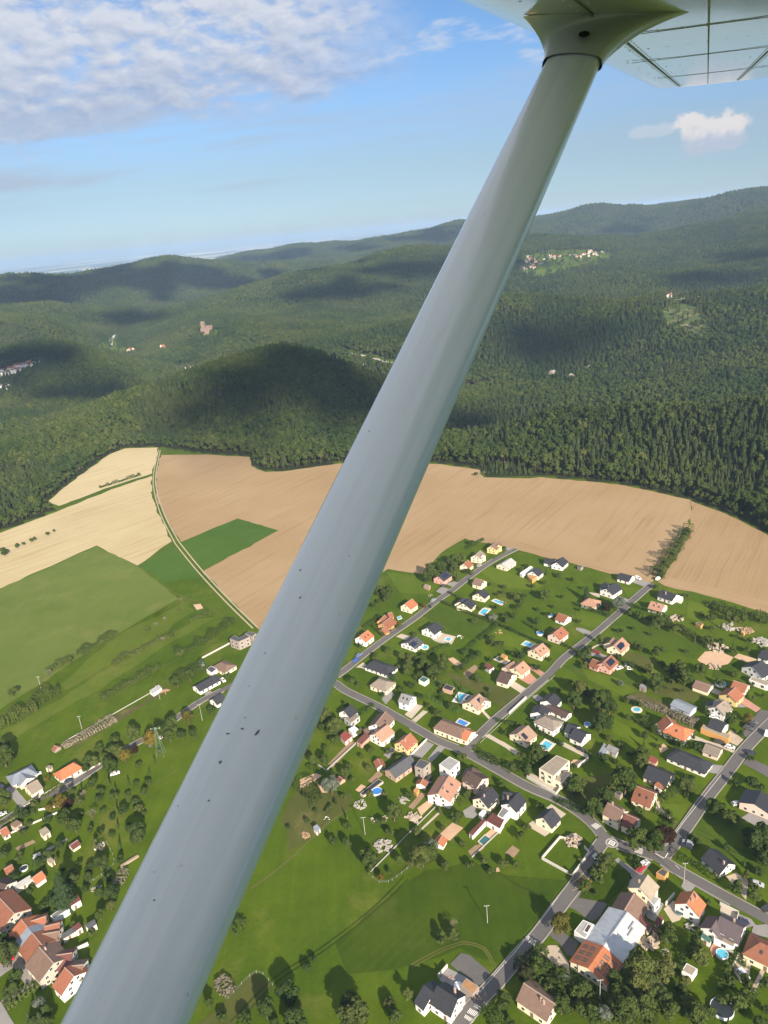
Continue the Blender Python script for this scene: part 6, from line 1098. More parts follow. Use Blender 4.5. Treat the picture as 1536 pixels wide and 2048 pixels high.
    h('L', 92, 252, 205, 198, 6, 10.5, 3.2, 'bluegrey', 'cream', 'cream bungalow with hipped blue grey roof on the left lane', 'blue grey hipped bungalow', hip=2.5, add=[('L', 150, 235, 190, 275, 5.8, 8, 3.2, 'bluegrey')]); h('L', 268, 286, 190, 332, 7.4, 9.5, 4.2, 'taupe', 'cream', 'cream house with taupe roof below the blue grey bungalow', 'taupe roofed lane house'); h('L', 535, 158, 425, 222, 6.6, 9, 3.4, 'orange', 'white', 'white house with hipped orange roof on the left lane', 'orange hipped lane house', hip=1.8); shed('L', [(325, 200), (350, 180), (378, 178), (362, 205)], 2.6, 'taupe', 'cream', 'cream outbuilding between the two lane houses')
    shed('L', [(278, 655), (328, 622), (362, 655), (310, 690)], 3, 'beige', 'cream', 'beige roofed garden hut in the long left gardens', 'beige garden hut', 'garden_hut', 'hut'); h('L', 505, 758, 558, 722, 3.6, 4.4, 2.4, 'maroon', 'cream', 'small hut with maroon roof in the left gardens', 'maroon roofed hut', 'garden_hut', cat='hut', wins=False); shed('L', [(225, 835), (288, 808), (300, 822), (240, 858)], 2.4, 'pale', 'white', 'pale roofed shed in the left gardens'); shed('L', [(330, 862), (360, 840), (395, 862), (362, 885)], 2.6, 'beige', 'cream', 'small cream shed beside a yellow bush'); h('L', 0, 650, 45, 625, 5, 7, 3, 'rust', 'cream', 'low rust roofed house cut by the left edge', 'low rust roofed house'); shed('L', [(70, 610), (120, 575), (158, 590), (110, 625)], 3, 'brown', 'stone', 'brown roofed outbuilding above the low rust roofed house'); h('L', 30, 930, 85, 900, 5.2, 7, 3.2, 'rust', 'white', 'small rust roofed house beside a trampoline', 'rust roofed house by trampoline'); h('L', 232, 995, 300, 946, 5, 5.5, 3, 'orange', 'white', 'long thin outbuilding with orange roof', 'thin orange outbuilding', 'outbuilding', cat='outbuilding', wins=False); shed('L', [(90, 1050), (215, 975), (235, 1000), (110, 1075)], 2.8, 'pale', 'cream', 'pale lean-to in line with the thin orange outbuilding', None, 'lean_to')
    shed('L', [(470, 1172), (560, 1115), (582, 1145), (492, 1200)], 3.4, 'maroon', 'white', 'maroon roofed end of a long white outbuilding', 'maroon roofed outbuilding', 'outbuilding', 'outbuilding'); flat('L', [(362, 1268), (462, 1198), (498, 1218), (388, 1292)], 3, 'grey', 'white', 'long white outbuilding with flat grey roof', None, 'outbuilding', 'outbuilding', False); shed('L', [(518, 1348), (568, 1310), (592, 1338), (545, 1370)], 3.2, 'maroon', 'white', 'small maroon roofed annexe near the strut', None, 'outbuilding', 'outbuilding'); shed('L', [(440, 1405), (520, 1350), (545, 1372), (450, 1430)], 2.8, 'slate', 'cream', 'low cream outbuilding with dark flat roof'); shed('L', [(608, 1335), (680, 1290), (696, 1318), (640, 1358)], 3, 'slate', 'white', 'white shed with grey roof close to the strut')
    h('L', -40, 1100, 103, 1252, 9.4, 13.5, 5.4, 'tile', 'stone', 'large old house with long red tiled roof at the left edge', 'large red tiled house'); h('L', -40, 1015, 50, 1042, 8, 10, 4.8, 'darkbrown', 'cream', 'dark brown roofed house behind the large red tiled one', 'dark brown house at the edge', sky=1)
    h('L', 152, 1292, 195, 1347, 9, 13, 5.4, 'orange', 'cream', 'old street house with bright orange roof at the row start', 'orange roofed row house', name='row_house', add=[('L', 205, 1312, 330, 1270, 7.6, 9, 4.6, 'rust')]); h('L', 196, 1348, 231, 1390, 8.9, 13, 5.4, 'bluegrey', 'cream', 'grey roofed row house between two red roofs', 'grey roofed row house', name='row_house'); h('L', 232, 1391, 300, 1476, 9, 13, 5.4, 'tile', 'cream', 'red tiled row house with a dark rear wing', 'red tiled row house', name='row_house', add=[('L', 290, 1402, 420, 1380, 7.4, 10, 4.6, 'brown'), ('L', 320, 1345, 430, 1318, 7.4, 8, 4.6, 'tile')])
    h('L', 281, 1492, 332, 1548, 9.4, 13, 5.6, 'brown', 'cream', 'brown roofed old house in the lower street row', 'brown row house', name='row_house', chim=((0, 1),)); h('L', 333, 1549, 384, 1606, 9.3, 13, 5.6, 'brown', 'stone', 'brown roofed end house with pale stone gable in the row', 'stone gabled row house', name='row_house', add=[('L', 375, 1556, 520, 1535, 7.6, 9, 4.6, 'maroon')]); h('L', 466, 1640, 532, 1702, 9.2, 12, 5.4, 'rust', 'white', 'white old house with red tiled roof beside the strut', 'red roofed house beside the strut', name='row_house', add=[('L', 490, 1632, 600, 1620, 7.6, 9, 4.8, 'brown')])
    # foreground
    h('c', 215, 1738, 384, 1848, 9, 9.6, 5.2, 'black', 'white', 'white house with black gabled roofs beside the asphalt yard', 'black roofed foreground house', chim=((1.5, 2),), sky=1, add=[('c', 112, 1735, 185, 1795, 8, 11, 4.6, 'black')]); h('c', 905, 1718, 1160, 1888, 8, 10, 4.6, 'brown', 'cream', 'cream house with long brown roof in the foreground', 'brown roofed foreground house', chim=((1.5, -1.2), (2.6, -1.5))); flat('c', [(404, 1738), (450, 1680), (552, 1750), (500, 1812)], 2.9, 'wood', 'wood', 'wooden carport with flat tan roof beside the black roofed house', None, 'carport', 'carport', False)
# ------------------------------------------------------------------ gardens, trees, vehicles
def build_gardens():
    round_pool('4', 592, 790, 2.3, 'round blue above ground pool on the lawn left of the grey metal roofed house'); round_pool('a', 1155, 1240, 2.6, 'round blue pool between the brown garage and the yellow house'); round_pool('3', 98, 658, 2.3, 'round blue pool left of the rust roofed pink house'); round_pool('3', 160, 546, 1.7, 'small pale blue pool left of the small rust roofed house'); round_pool('b', 1168, 1500, 1.9, 'small round blue pool below the purple roofed house', .9, WATER); round_pool('5', 572, 190, 1.5, 'small blue pool on the patio of the double black roofed house'); round_pool('2', 1472, 728, 2.2, 'round blue pool above the rectangular one by the salmon house') if False else None
    LN = mat('dark_pool_net', col=(.02, .03, .035), rough=.6); round_pool('L', 175, 930, 1.6, 'dark round trampoline in the left gardens', .7, LN); round_pool('c', 385, 1748, 1.3, 'white round table top beside the wooden carport', .7, WHITEP); round_pool('b', 1168, 1935, 3.4, 'large dark covered round pool at the bottom right', 1.0, LN)
    pool('2', [(868, 1195), (905, 1142), (948, 1155), (912, 1205)], 'rectangular blue pool inside the green wire fence', 1.0); pool('2', [(1345, 800), (1370, 780), (1420, 800), (1398, 818)], 'rectangular blue pool left of a cream house with salmon roof'); pool('2', [(1045, 580), (1070, 553), (1112, 558), (1075, 595)], 'turquoise pool right of the twin gabled black roofed house'); pool('2', [(1138, 495), (1155, 487), (1212, 508), (1192, 520)], 'narrow pale turquoise pool below the black roofed house'); pool('2', [(805, 770), (820, 750), (848, 758), (832, 778)], 'small bright pool on the beige terrace'); pool('2', [(635, 825), (655, 803), (690, 815), (668, 838)], 'oval pool beside the solar roofed low house', .7, None, True); pool('2', [(885, 1345), (905, 1322), (968, 1350), (940, 1370)], 'dark blue covered pool behind the joined corner houses', .6, LINER)
    pool('2', [(1150, 905), (1180, 885), (1250, 915), (1225, 935)], 'pool under a pale glazed cover beside the dark red shed', .5, mat('pale_pool_cover', col=(.42, .47, .46), rough=.4)); pool('5', [(322, 302), (350, 272), (388, 290), (358, 322)], 'rectangular turquoise pool beside clipped bushes', 1.1); pool('a', [(445, 1440), (478, 1418), (525, 1438), (492, 1462)], 'oval turquoise pool in the garden with curved path', 1.0, None, True); pool('2', [(470, 612), (490, 602), (500, 618), (478, 626)], 'little turquoise pool behind the rambling red brown house', .4); pool('c', [(550, 590), (600, 540), (645, 570), (590, 622)], 'dark green covered garden basin beside the long red shed', .3, mat('green_cover', col=(.03, .12, .12), rough=.6)); pool('2', [(455, 618), (468, 605), (480, 610), (466, 624)], 'x') if False else None
    # walls and fences
    wp = mat('white_render', col=(.52, .50, .46), rough=.9, var=.25)
    wallline('c', [(1055, 730), (1200, 562), (1250, 575)], 1.2, .35, wp, 'white garden wall left of the walled lawn'); wallline('c', [(1055, 730), (1300, 865), (1435, 685), (1395, 640)], 1.2, .35, wp, 'white garden wall along the road side of the walled lawn'); wallline('2', [(1250, 1285), (1370, 1178)], 1.3, .3, wp, 'white wall along the right street'); wallline('5', [(250, 470), (405, 562), (435, 520)], 1.5, .35, wp, 'pale retaining wall of the modern flat roofed house'); wallline('5', [(520, 415), (580, 372)], 1.6, .3, wp, 'white boundary wall right of the modern flat roofed house')
    wallline('c', [(225, 1680), (300, 1595)], 1.6, .3, wp, 'white yard wall behind the black roofed foreground house'); wallline('c', [(330, 2030), (420, 1930)], 1.5, .3, wp, 'pale roadside wall of the black roofed foreground house'); wallline('b', [(1245, 1615), (1310, 1490), (1390, 1530)], 1.5, .3, wp, 'pale wall beside the paved drive'); wallline('b', [(715, 1105), (785, 1025)], 1.8, .3, wp, 'pale wall left of the bright orange roofed house'); wallline('b', [(1150, 1095), (1300, 1170), (1285, 1235)], 1.4, .3, wp, 'white terrace wall behind the purple roofed house'); wallline('b', [(625, 250), (665, 330)], 1.4, .4, wp, 'cream wall beside the broad red brown roof'); wallline('4', [(140, 580), (205, 622), (445, 400)], .9, .3, CONC, 'grey wall round the long vegetable bed'); wallline('4', [(1320, 1290), (1536, 1085)], .6, .25, CONC, 'low concrete edge beside the covered garden basin'); wallline('4', [(540, 1400), (1080, 860)], .5, .2, CONC, 'low concrete strip along the garden boundary', 'garden_kerb', 'kerb')
    wallline('4', [(850, 510), (975, 385)], 1.2, .3, wp, 'white wall along the long drive below the yellow house'); wallline('5', [(155, 130), (245, 45)], 1.4, .3, wp, 'white street wall before the rambling black and taupe house'); wallline('L', [(170, 490), (450, 320), (735, 170)], 1.0, .3, wp, 'pale wall beside the left lane'); wallline('L', [(280, 510), (425, 480)], 1.0, .25, wp, 'pale short wall in the left gardens'); wallline('L', [(45, 690), (420, 525)], .8, .25, wp, 'long pale wall between two left gardens'); wallline('L', [(470, 1560), (640, 1480)], 1.6, .3, wp, 'pale wall beside the strut in the old row'); wallline('L', [(75, 1330), (475, 1890)], .7, .3, CONC, 'low wall along the street before the old row houses'); wallline('M', [(1110, 705), (1260, 625)], 1.0, .25, wp, 'pale wall below the modern timber house'); wallline('M', [(350, 1165), (870, 870)], .5, .2, CONC, 'pale edging of the overgrown strip', 'garden_kerb', 'kerb'); wallline('L', [(870, 920), (1000, 840)], .9, .9, mat('log_pile', col=(.32, .25, .19), rough=.95, var=.4), 'long log pile near the strut', 'log_pile', 'log pile')
    gr = mat('green_wire', col=(.05, .16, .10), rough=.6)
    fence('2', [(680, 1180), (770, 1075), (960, 1140)], 2.2, 'green wire fence on the upper side of the blue pool lawn', None, gr); fence('2', [(680, 1180), (890, 1280), (950, 1235)], 2.2, 'green wire fence on the lower side of the blue pool lawn', None, gr); fence('2', [(760, 790), (935, 868)], 1.8, 'green wire fence below the beige pool terrace', None, gr); fence('4', [(530, 1415), (680, 1480), (1020, 1200)], 1.2, 'wire fence at the foot of the village gardens'); fence('B', [(190, 985), (330, 855), (410, 920)], 1.2, 'wire fence round the dry paddock at the bottom'); fence('L', [(770, 740), (820, 900), (640, 1040)], 1.2, 'white post fence at the end of the left gardens')
    # hedges
    T = 'thuja'
    for k, pts, w, hh, lab, leaf, rag in [
        ('P', [(1376, 1062), (1355, 1095), (1330, 1130), (1312, 1156)], 7, 4.6, 'overgrown hedgerow between the two brown fields', 'oak', .6), ('2', [(790, 510), (890, 555), (1170, 665), (1210, 680)], 1.5, 1.8, 'long clipped hedge below the twin gabled house', T, .1), ('2', [(1045, 768), (1172, 665)], 1.5, 2.0, 'clipped hedge between two lawns', T, .1), ('2', [(935, 865), (1020, 785)], 1.5, 2.0, 'short clipped hedge right of the wire fence', T, .1), ('2', [(880, 990), (1005, 895)], 1.6, 2.2, 'clipped hedge beside the vegetable bed', T, .1), ('2', [(595, 1050), (690, 985)], 1.8, 2.4, 'bright clipped hedge above the green roofed shed', T, .1), ('2', [(710, 1040), (810, 965)], 1.8, 2.2, 'bright clipped hedge right of the green roofed shed', T, .1), ('2', [(1170, 665), (1330, 735), (1536, 820)], 1.5, 1.6, 'hedge above the rectangular pool', T, .15), ('2', [(240, 690), (350, 610)], 1.6, 2.2, 'dark hedge left of the rambling red brown house', T, .1), ('2', [(300, 680), (370, 740), (410, 715)], 1.4, 1.6, 'hedge below the rambling red brown house', T, .1),
        ('2', [(960, 130), (1070, 70)], 1.4, 1.8, 'hedge left of the topmost yellow house', T, .1), ('2', [(830, 440), (1050, 560)], 1.2, 1.4, 'low hedge beside the left street', T, .2), ('2', [(700, 870), (770, 830), (830, 810)], 1.4, 1.8, 'hedge left of the beige pool terrace', T, .15), ('2', [(1390, 850), (1536, 915)], 2, 1.8, 'bushy hedge below the salmon roofed house', 'oak', .35), ('3', [(0, 590), (90, 645), (260, 740), (350, 780)], 1.4, 1.6, 'hedge crossing the lawns to the right street', T, .1), ('a', [(0, 600), (130, 650), (270, 695)], 1.5, 2.0, 'long clipped hedge below the hipped salmon house', T, .08), ('a', [(440, 610), (560, 650), (700, 690)], 1.8, 2.2, 'dark hedge below the salmon roofed front house', T, .1), ('a', [(320, 1040), (440, 1090), (560, 1140), (700, 1190), (800, 1220)], 1.5, 1.8, 'long hedge behind the pink house with solar panels', T, .12), ('a', [(800, 1220), (870, 1150)], 1.5, 2.2, 'clipped hedge corner under the garden trees', T, .1), ('a', [(730, 760), (840, 810), (960, 870), (1060, 940)], 4, 2.6, 'scrubby hedge right of the lush field strip', 'oak', .5), ('a', [(1080, 610), (1250, 680), (1390, 700), (1536, 740)], 7, 3.6, 'bushy belt along the foot of the right field', 'oak', .55),
        ('a', [(480, 1530), (600, 1600), (780, 1700)], 3.5, 2.6, 'tall bushy hedge below the hipped orange house', 'oak', .4), ('a', [(420, 1350), (560, 1400), (700, 1450), (960, 1560)], 5, 1.6, 'brown dry scrub in the overgrown plot', 'bare', .6), ('a', [(780, 1690), (860, 1730), (900, 1760)], 3, 2.6, 'bushes above the hipped black bungalow', 'oak', .4), ('b', [(800, 700), (900, 750), (1040, 830), (1140, 890)], 3, 1.3, 'flowering bushes before the long black roofed bungalow', 'oak', .4), ('b', [(440, 250), (560, 320), (740, 410)], 1.6, 1.6, 'dark clipped hedge behind the old house at the junction', T, .1), ('b', [(820, 1640), (900, 1470), (1000, 1320)], 1.8, 2.2, 'dark hedge near the beige roofed shed', T, .12), ('b', [(1060, 1640), (1240, 1400)], 1.6, 1.8, 'dark hedge right of the small round pool', T, .1) if False else ('b', [(1380, 1900), (1440, 1800)], 1.5, 1.6, 'bright hedge at the bottom right path', T, .1), ('b', [(1330, 1590), (1370, 1500)], 1.2, 1.3, 'bright hedge in the paved drive', T, .1), ('b', [(700, 480), (770, 440)], 1.6, 1.6, 'hedge near the purple tree', T, .1),
        ('b', [(1150, 1780), (1300, 1480)], 1.6, 1.8, 'dark hedge right of the small round pool', T, .1), ('b', [(0, 1780), (120, 1900), (60, 2048)], 8, 2.6, 'wild bushes at the foot of the workshop hall', 'oak', .6), ('b', [(300, 1950), (480, 2010), (640, 2048)], 9, 3.0, 'wild thicket along the bottom of the wild garden', 'oak', .6),
        ('5', [(0, 355), (100, 400), (170, 430)], 3.2, 2.2, 'bushy hedge along the main street', 'oak', .35), ('5', [(230, 450), (300, 380), (330, 330)], 5, 3.6, 'thick bushes left of the modern flat roofed house', 'oak', .4), ('5', [(270, 205), (440, 300)], 1.6, 1.8, 'hedge right of the tan roofed corner house', T, .12), ('5', [(90, 170), (180, 190)], 1.4, 1.6, 'hedge below the white street wall', T, .12), ('5', [(400, 590), (560, 660)], 2.2, 1.4, 'roadside bushes opposite the meadow house', 'oak', .5), ('5', [(590, 985), (640, 940)], 3.5, 3.0, 'roadside hedge beside the triangular lawn', 'oak', .3), ('5', [(545, 1060), (570, 1030)], 3.5, 2.6, 'rounded roadside hedge near the hall yard', 'autumn', .3),
        ('4', [(690, 440), (800, 310)], 1.4, 1.6, 'hedge left of the yellow house', T, .1) if False else ('4', [(400, 235), (560, 130)], 1.4, 1.8, 'dark hedge beside the brown roofed street house', T, .1), ('4', [(0, 700), (60, 760), (120, 830), (60, 870)], 8, 2.0, 'wild bushes at the edge of the orchard', 'oak', .6), ('4', [(60, 590), (120, 610)], 2, 1.6, 'low hedge below the gardens by the strut', 'oak', .4), ('4', [(1350, 455), (1420, 500), (1530, 560)], 2.4, 1.8, 'street bushes opposite the joined corner houses', 'oak', .35), ('4', [(1190, 840), (1240, 870)], 3, 2.4, 'bushes behind the big salmon roofed house', 'oak', .4),
        ('P', [(200, 976), (240, 964), (280, 951)], 3.0, 2.6, 'thin hedge between the two pale stubble fields', 'oak', .6), ('M', [(0, 1075), (60, 1050), (150, 1005), (190, 985)], 9, 6.5, 'dense thicket at the left edge of the meadow', 'oak', .4), ('M', [(170, 980), (250, 930), (320, 900)], 9, 6.5, 'dense thicket beside the meadow boundary', 'oak', .4), ('M', [(440, 690), (520, 640), (640, 580)], 4, 3.2, 'bushy hedge on the upper meadow bank', 'oak', .6), ('M', [(620, 745), (700, 700), (780, 660), (860, 615), (960, 570)], 4, 2.6, 'straggling hedge along the middle meadow bank', 'oak', .7), ('M', [(1040, 500), (1150, 460)], 4, 2.4, 'short hedge near the bare earth patch', 'oak', .5), ('M', [(560, 930), (660, 875), (760, 820), (870, 755)], 4, 3.0, 'straggling hedge along the lower meadow bank', 'oak', .65), ('M', [(970, 690), (1050, 655), (1130, 610), (1240, 530), (1280, 500)], 5, 3.2, 'bushy hedge running up to the modern timber house', 'oak', .5), ('M', [(260, 780), (320, 750), (400, 700)], 4, 3.0, 'bushes beside the bare tree in the meadow', 'oak', .6), ('M', [(350, 1190), (480, 1120), (620, 1040)], 5, 1.4, 'dry scrub in the overgrown strip', 'bare', .7), ('M', [(950, 850), (1040, 790), (1120, 750)], 7, 4.4, 'thick bushes beside the long bungalow by the lane', 'oak', .35),
        ('L', [(0, 620), (160, 520), (450, 330)], 1.6, 1.4, 'hedge along the left lane', 'oak', .4), ('L', [(300, 1240), (370, 1180)], 2.2, 2.4, 'bright hedge behind the old row', T, .2), ('L', [(50, 1920), (170, 1830), (290, 1760)], 4, 1.4, 'planted strip of low shrubs by the village street', 'birch', .5), ('L', [(120, 560), (250, 520)], 5, 2.4, 'bushes below the left lane houses', 'oak', .5), ('L', [(850, 1060), (900, 960)], 4, 2.2, 'pale dry hedge beside the strut', 'bare', .4), ('B', [(150, 900), (200, 960)], 5, 1.8, 'dry bramble patch by the strut', 'bare', .5), ('B', [(205, 660), (260, 600)], 5, 2.2, 'bramble bushes emerging from behind the strut', 'oak', .6), ('c', [(880, 1640), (960, 1540), (1010, 1500)], 7, 4.0, 'dark bushes along the road opposite the hall', 'oak', .5), ('c', [(1000, 1680), (1100, 1760), (1200, 1700), (1260, 1780)], 9, 3.2, 'wild garden bushes behind the long brown roof', 'oak', .6), ('c', [(1060, 1460), (1010, 1560), (1090, 1640)], 5, 2.4, 'bushes round the gravel yard', 'oak', .5), ('c', [(700, 1990), (620, 2048)], 7, 4, 'bushes beside the speed hump', 'oak', .5), ('b', [(650, 140), (700, 200), (800, 190), (900, 220)], 4, 1.6, 'flower bushes beside the paved garden', 'oak', .6)]:
        hedge(k, pts, w, hh, lab, leaf, rag, 22 if w > 3 else 16, 'hedge' if leaf == T or rag < .45 else 'bush_row', 'hedge' if leaf == T or rag < .45 else 'bushes')
    P = plant
    for k, l in {
        'b': [('oak', 500, 570, 1.25), ('oak', 630, 600, 1.2), ('plum', 705, 545, 1.2), ('oak', 140, 330, 1.15), ('oak', 235, 240, 1.1), ('oak', 395, 110, 1.7), ('oak', 245, 760, 1.05), ('bush', 165, 880, 2.6), ('bush', 80, 980, 2.4), ('autumn', 70, 960, .5), ('oak', 735, 1340, 1.0), ('fir', 745, 1300, .6), ('oak', 520, 1610, 1.45), ('oak', 490, 1730, 1.1), ('oak', 590, 1740, 1.0), ('birch', 740, 1540, 1.0), ('apple', 620, 1620, 1.2), ('apple', 690, 1850, 1.3), ('bush', 820, 1790, 2.2), ('bush', 900, 1900, 2.6), ('apple', 960, 1430, 1.0), ('bush', 1000, 1560, 2.0), ('bush', 20, 1820, 2.6), ('apple', 60, 1760, 1.0), ('oak', 340, 1860, 1.2), ('apple', 160, 2000, 1.1), ('birch', 700, 1640, 1.25), ('bare', 640, 1760, 1.2), ('oak', 400, 1940, 1.3), ('oak', 530, 1900, 1.1), ('apple', 1000, 1520, 1.3), ('apple', 1240, 400, 1.2), ('oak', 1120, 310, 1.0), ('oak', 1450, 620, 1.4), ('oak', 1500, 540, 1.2), ('oak', 1536, 700, 1.2), ('apple', 700, 240, .9), ('bush', 500, 350, 1.8), ('birch', 780, 440, .6), ('bush', 460, 740, 2.0), ('apple', 490, 780, .6), ('bush', 1270, 960, 2.4), ('apple', 1430, 1030, .9), ('bush', 1050, 1080, 1.2), ('oak', 880, 140, .95), ('bush', 950, 600, 2.0), ('bush', 920, 560, 1.5), ('apple', 1400, 120, .9), ('bush', 1290, 130, 1.8), ('bush', 1480, 160, 1.5), ('apple', 870, 1720, .8), ('apple', 760, 1960, 1.3), ('oak', 300, 1700, .8), ('bush', 90, 1940, 3.0), ('silver', 230, 1980, .7), ('bush', 1300, 1900, 2.5), ('bush', 1180, 1850, 2.0), ('apple', 1060, 1960, 1.0), ('oak', 960, 1980, 1.0)],
        'c': [('autumn', 1210, 1260, 1.0), ('bush', 1000, 1600, 3.2), ('plum', 930, 1640, .9), ('oak', 740, 1860, .8), ('apple', 1110, 1790, 1.1), ('oak', 1210, 1900, .9), ('apple', 1050, 1800, .7), ('bush', 880, 560, 2.0), ('apple', 750, 770, .75), ('apple', 850, 780, .65), ('apple', 290, 790, .8), ('birch', 340, 1330, .8), ('bush', 240, 1370, 2.2), ('bush', 355, 1350, 2.0), ('bare', 350, 1250, .7), ('oak', 100, 720, 1.1), ('silver', 170, 640, .75), ('apple', 370, 400, 1.1), ('fir', 235, 330, .35), ('apple', 460, 220, .8), ('bush', 420, 620, 1.4), ('bush', 1480, 1000, 1.0) , ('bush', 1290, 840, 1.0), ('bush', 1360, 740, .9), ('oak', 1330, 130, 1.15), ('oak', 1450, 330, .9)],
        '5': [('oak', 770, 470, 1.6) if False else ('oak', 860, 380, 1.0), ('oak', 500, 510, 1.0), ('oak', 1095, 500, .9), ('oak', 300, 340, 1.0), ('apple', 250, 430, 1.0), ('bush', 170, 420, 2.0), ('oak', 640, 180, 1.15), ('apple', 660, 370, .9), ('oak', 500, 60, 1.2), ('oak', 640, 60, 1.3), ('oak', 690, 90, 1.0), ('apple', 570, 20, .9), ('bush', 820, 470, 1.6), ('autumn', 1430, 150, .6), ('column', 1140, 240, .7), ('bush', 1160, 310, 2.2), ('bush', 1070, 300, 2.0), ('bush', 1340, 170, 1.5), ('apple', 1450, 490, .9)],
        'a': [('fir', 85, 520, 1.0), ('silver', 345, 600, 1.2), ('plum', 240, 620, .9), ('birch', 192, 880, .9), ('apple', 440, 660, 1.0), ('bush', 500, 690, 2.6), ('apple', 580, 720, .9), ('oak', 665, 740, 1.1), ('oak', 720, 720, .7), ('apple', 790, 800, 1.0), ('bush', 850, 810, 2.2), ('apple', 1080, 710, 1.1), ('apple', 1090, 790, .7), ('apple', 1150, 640, .8), ('oak', 1210, 690, .8), ('apple', 1270, 720, .9), ('oak', 1340, 720, .7), ('bush', 1060, 890, 2.6), ('oak', 1010, 1110, .95), ('oak', 830, 1120, 1.25), ('oak', 870, 1180, 1.15), ('oak', 760, 1110, .9), ('birch', 600, 1120, 1.1), ('oak', 640, 1230, 1.2), ('apple', 640, 990, 1.1), ('bush', 520, 960, 2.2), ('silver', 360, 1225, .5), ('bush', 100, 950, 2.0), ('birch', 100, 975, .8), ('bush', 45, 1010, 2.6), ('bush', 60, 1090, 2.2), ('bush', 340, 1020, 1.8), ('oak', 230, 1360, 1.2), ('apple', 130, 1330, 1.2), ('oak', 30, 1280, 1.2), ('apple', 290, 1420, .9), ('oak', 230, 1530, 1.1), ('apple', 210, 1470, .9), ('autumn', 1370, 1510, .65), ('column', 1035, 1430, .9), ('bush', 1050, 1460, 1.6), ('bush', 1240, 1510, 2.4), ('birch', 1420, 1350, .45), ('apple', 1500, 1330, .5), ('apple', 260, 1670, .6), ('oak', 520, 1800, 1.0), ('bush', 1330, 1640, 1.6), ('bush', 640, 460, 1.8), ('bush', 880, 540, 2.0), ('apple', 30, 640, .5) , ('apple', 1160, 890, .7), ('bush', 1400, 1840, 1.4), ('apple', 1440, 680, .7), ('bush', 1480, 720, 2)],
        '2': [('birch', 930, 200, 1.2), ('oak', 870, 210, 1.2), ('oak', 830, 230, 1.0), ('oak', 770, 260, 1.3), ('oak', 700, 290, 1.3), ('oak', 680, 330, 1.1), ('oak', 735, 320, .9), ('oak', 870, 270, 1.0), ('apple', 960, 290, .9), ('fir', 890, 330, .7), ('apple', 990, 300, .7), ('apple', 990, 90, .9), ('apple', 1215, 130, .7), ('oak', 400, 440, 1.3), ('oak', 350, 430, 1.0), ('apple', 380, 490, .8), ('apple', 300, 530, .9), ('apple', 340, 500, .7), ('oak', 730, 990, 1.3), ('oak', 790, 920, 1.1), ('oak', 650, 950, .9), ('oak', 540, 940, .9), ('apple', 500, 880, 1.0), ('apple', 560, 890, .9), ('apple', 610, 910, .9), ('apple', 530, 1000, .9), ('bush', 640, 1000, 2.2), ('apple', 1030, 870, .95), ('apple', 1030, 1040, 1.1), ('silver', 1138, 612, .8), ('apple', 1125, 760, .9), ('bush', 1170, 810, 2.2), ('bush', 1140, 800, 2.0), ('apple', 1340, 890, 1.0), ('bush', 1290, 880, 2.4), ('apple', 1310, 540, .9), ('apple', 1300, 480, 1.0), ('apple', 1290, 600, .9), ('apple', 1340, 500, .8), ('bush', 1240, 640, 2.4), ('apple', 1210, 440, .7), ('apple', 1170, 450, .6), ('oak', 1500, 450, 1.0), ('apple', 1450, 640, 1.0), ('apple', 150, 1050, 1.0), ('apple', 200, 1080, .6), ('apple', 400, 840, .9), ('bush', 320, 890, 2.2), ('apple', 450, 1040, 1.0), ('bush', 570, 1090, 2.0), ('apple', 750, 1280, .9), ('bush', 480, 680, 1.6), ('autumn', 485, 660, .4), ('bush', 790, 710, 1.8), ('autumn', 660, 530, .5), ('bush', 200, 820, 2.0), ('apple', 365, 1150, .5), ('oak', 30, 1390, 1.0), ('bush', 1120, 385, 1.6), ('apple', 1370, 250, .6), ('apple', 1500, 370, .8), ('bush', 1080, 980, 1.6), ('fir', 700, 530, .35)],
        '4': [('oak', 270, 270, 1.2), ('oak', 200, 200, 1.0), ('apple', 170, 290, .8), ('apple', 180, 540, 1.1), ('apple', 100, 540, 1.0), ('bush', 270, 390, 2.2), ('apple', 350, 640, 1.0), ('silver', 240, 740, 1.1), ('apple', 525, 600, .6), ('oak', 540, 1290, 1.15), ('oak', 720, 950, 1.0), ('oak', 920, 1290, 1.25), ('oak', 980, 1260, 1.0), ('apple', 760, 1310, .85), ('silver', 1000, 1200, .9), ('apple', 850, 1340, .8), ('bush', 680, 1400, 1.2), ('bush', 530, 1390, 1.0), ('autumn', 620, 1440, .4), ('bush', 1000, 1360, 1.0) if False else ('apple', 1110, 1340, .7), ('bush', 400, 690, 1.2), ('bush', 330, 830, 1.3), ('bush', 60, 1010, 1.2), ('bush', 230, 900, 1.1), ('bush', 200, 930, 1.0), ('bush', 280, 870, 1.1), ('bush', 120, 930, 1.0), ('bush', 640, 620, 1.5), ('bush', 580, 390, 1.6), ('apple', 1290, 800, .7), ('bush', 1240, 530, 2.0), ('apple', 40, 450, 1.0), ('bush', 760, 540, 1.8)],
        'B': [('oak', 480, 960, 1.05), ('oak', 375, 1040, .95), ('oak', 520, 1100, 1.1), ('oak', 810, 1080, 1.35), ('oak', 800, 1010, 1.0), ('apple', 990, 1010, .75), ('apple', 1015, 1080, 1.0), ('birch', 1080, 960, .75), ('apple', 580, 830, .6), ('bush', 615, 790, 1.3), ('apple', 90, 1010, .8), ('bush', 160, 1080, 1.6), ('bush', 490, 135, 1.0), ('apple', 420, 1110, .7), ('bush', 270, 1090, 2)],
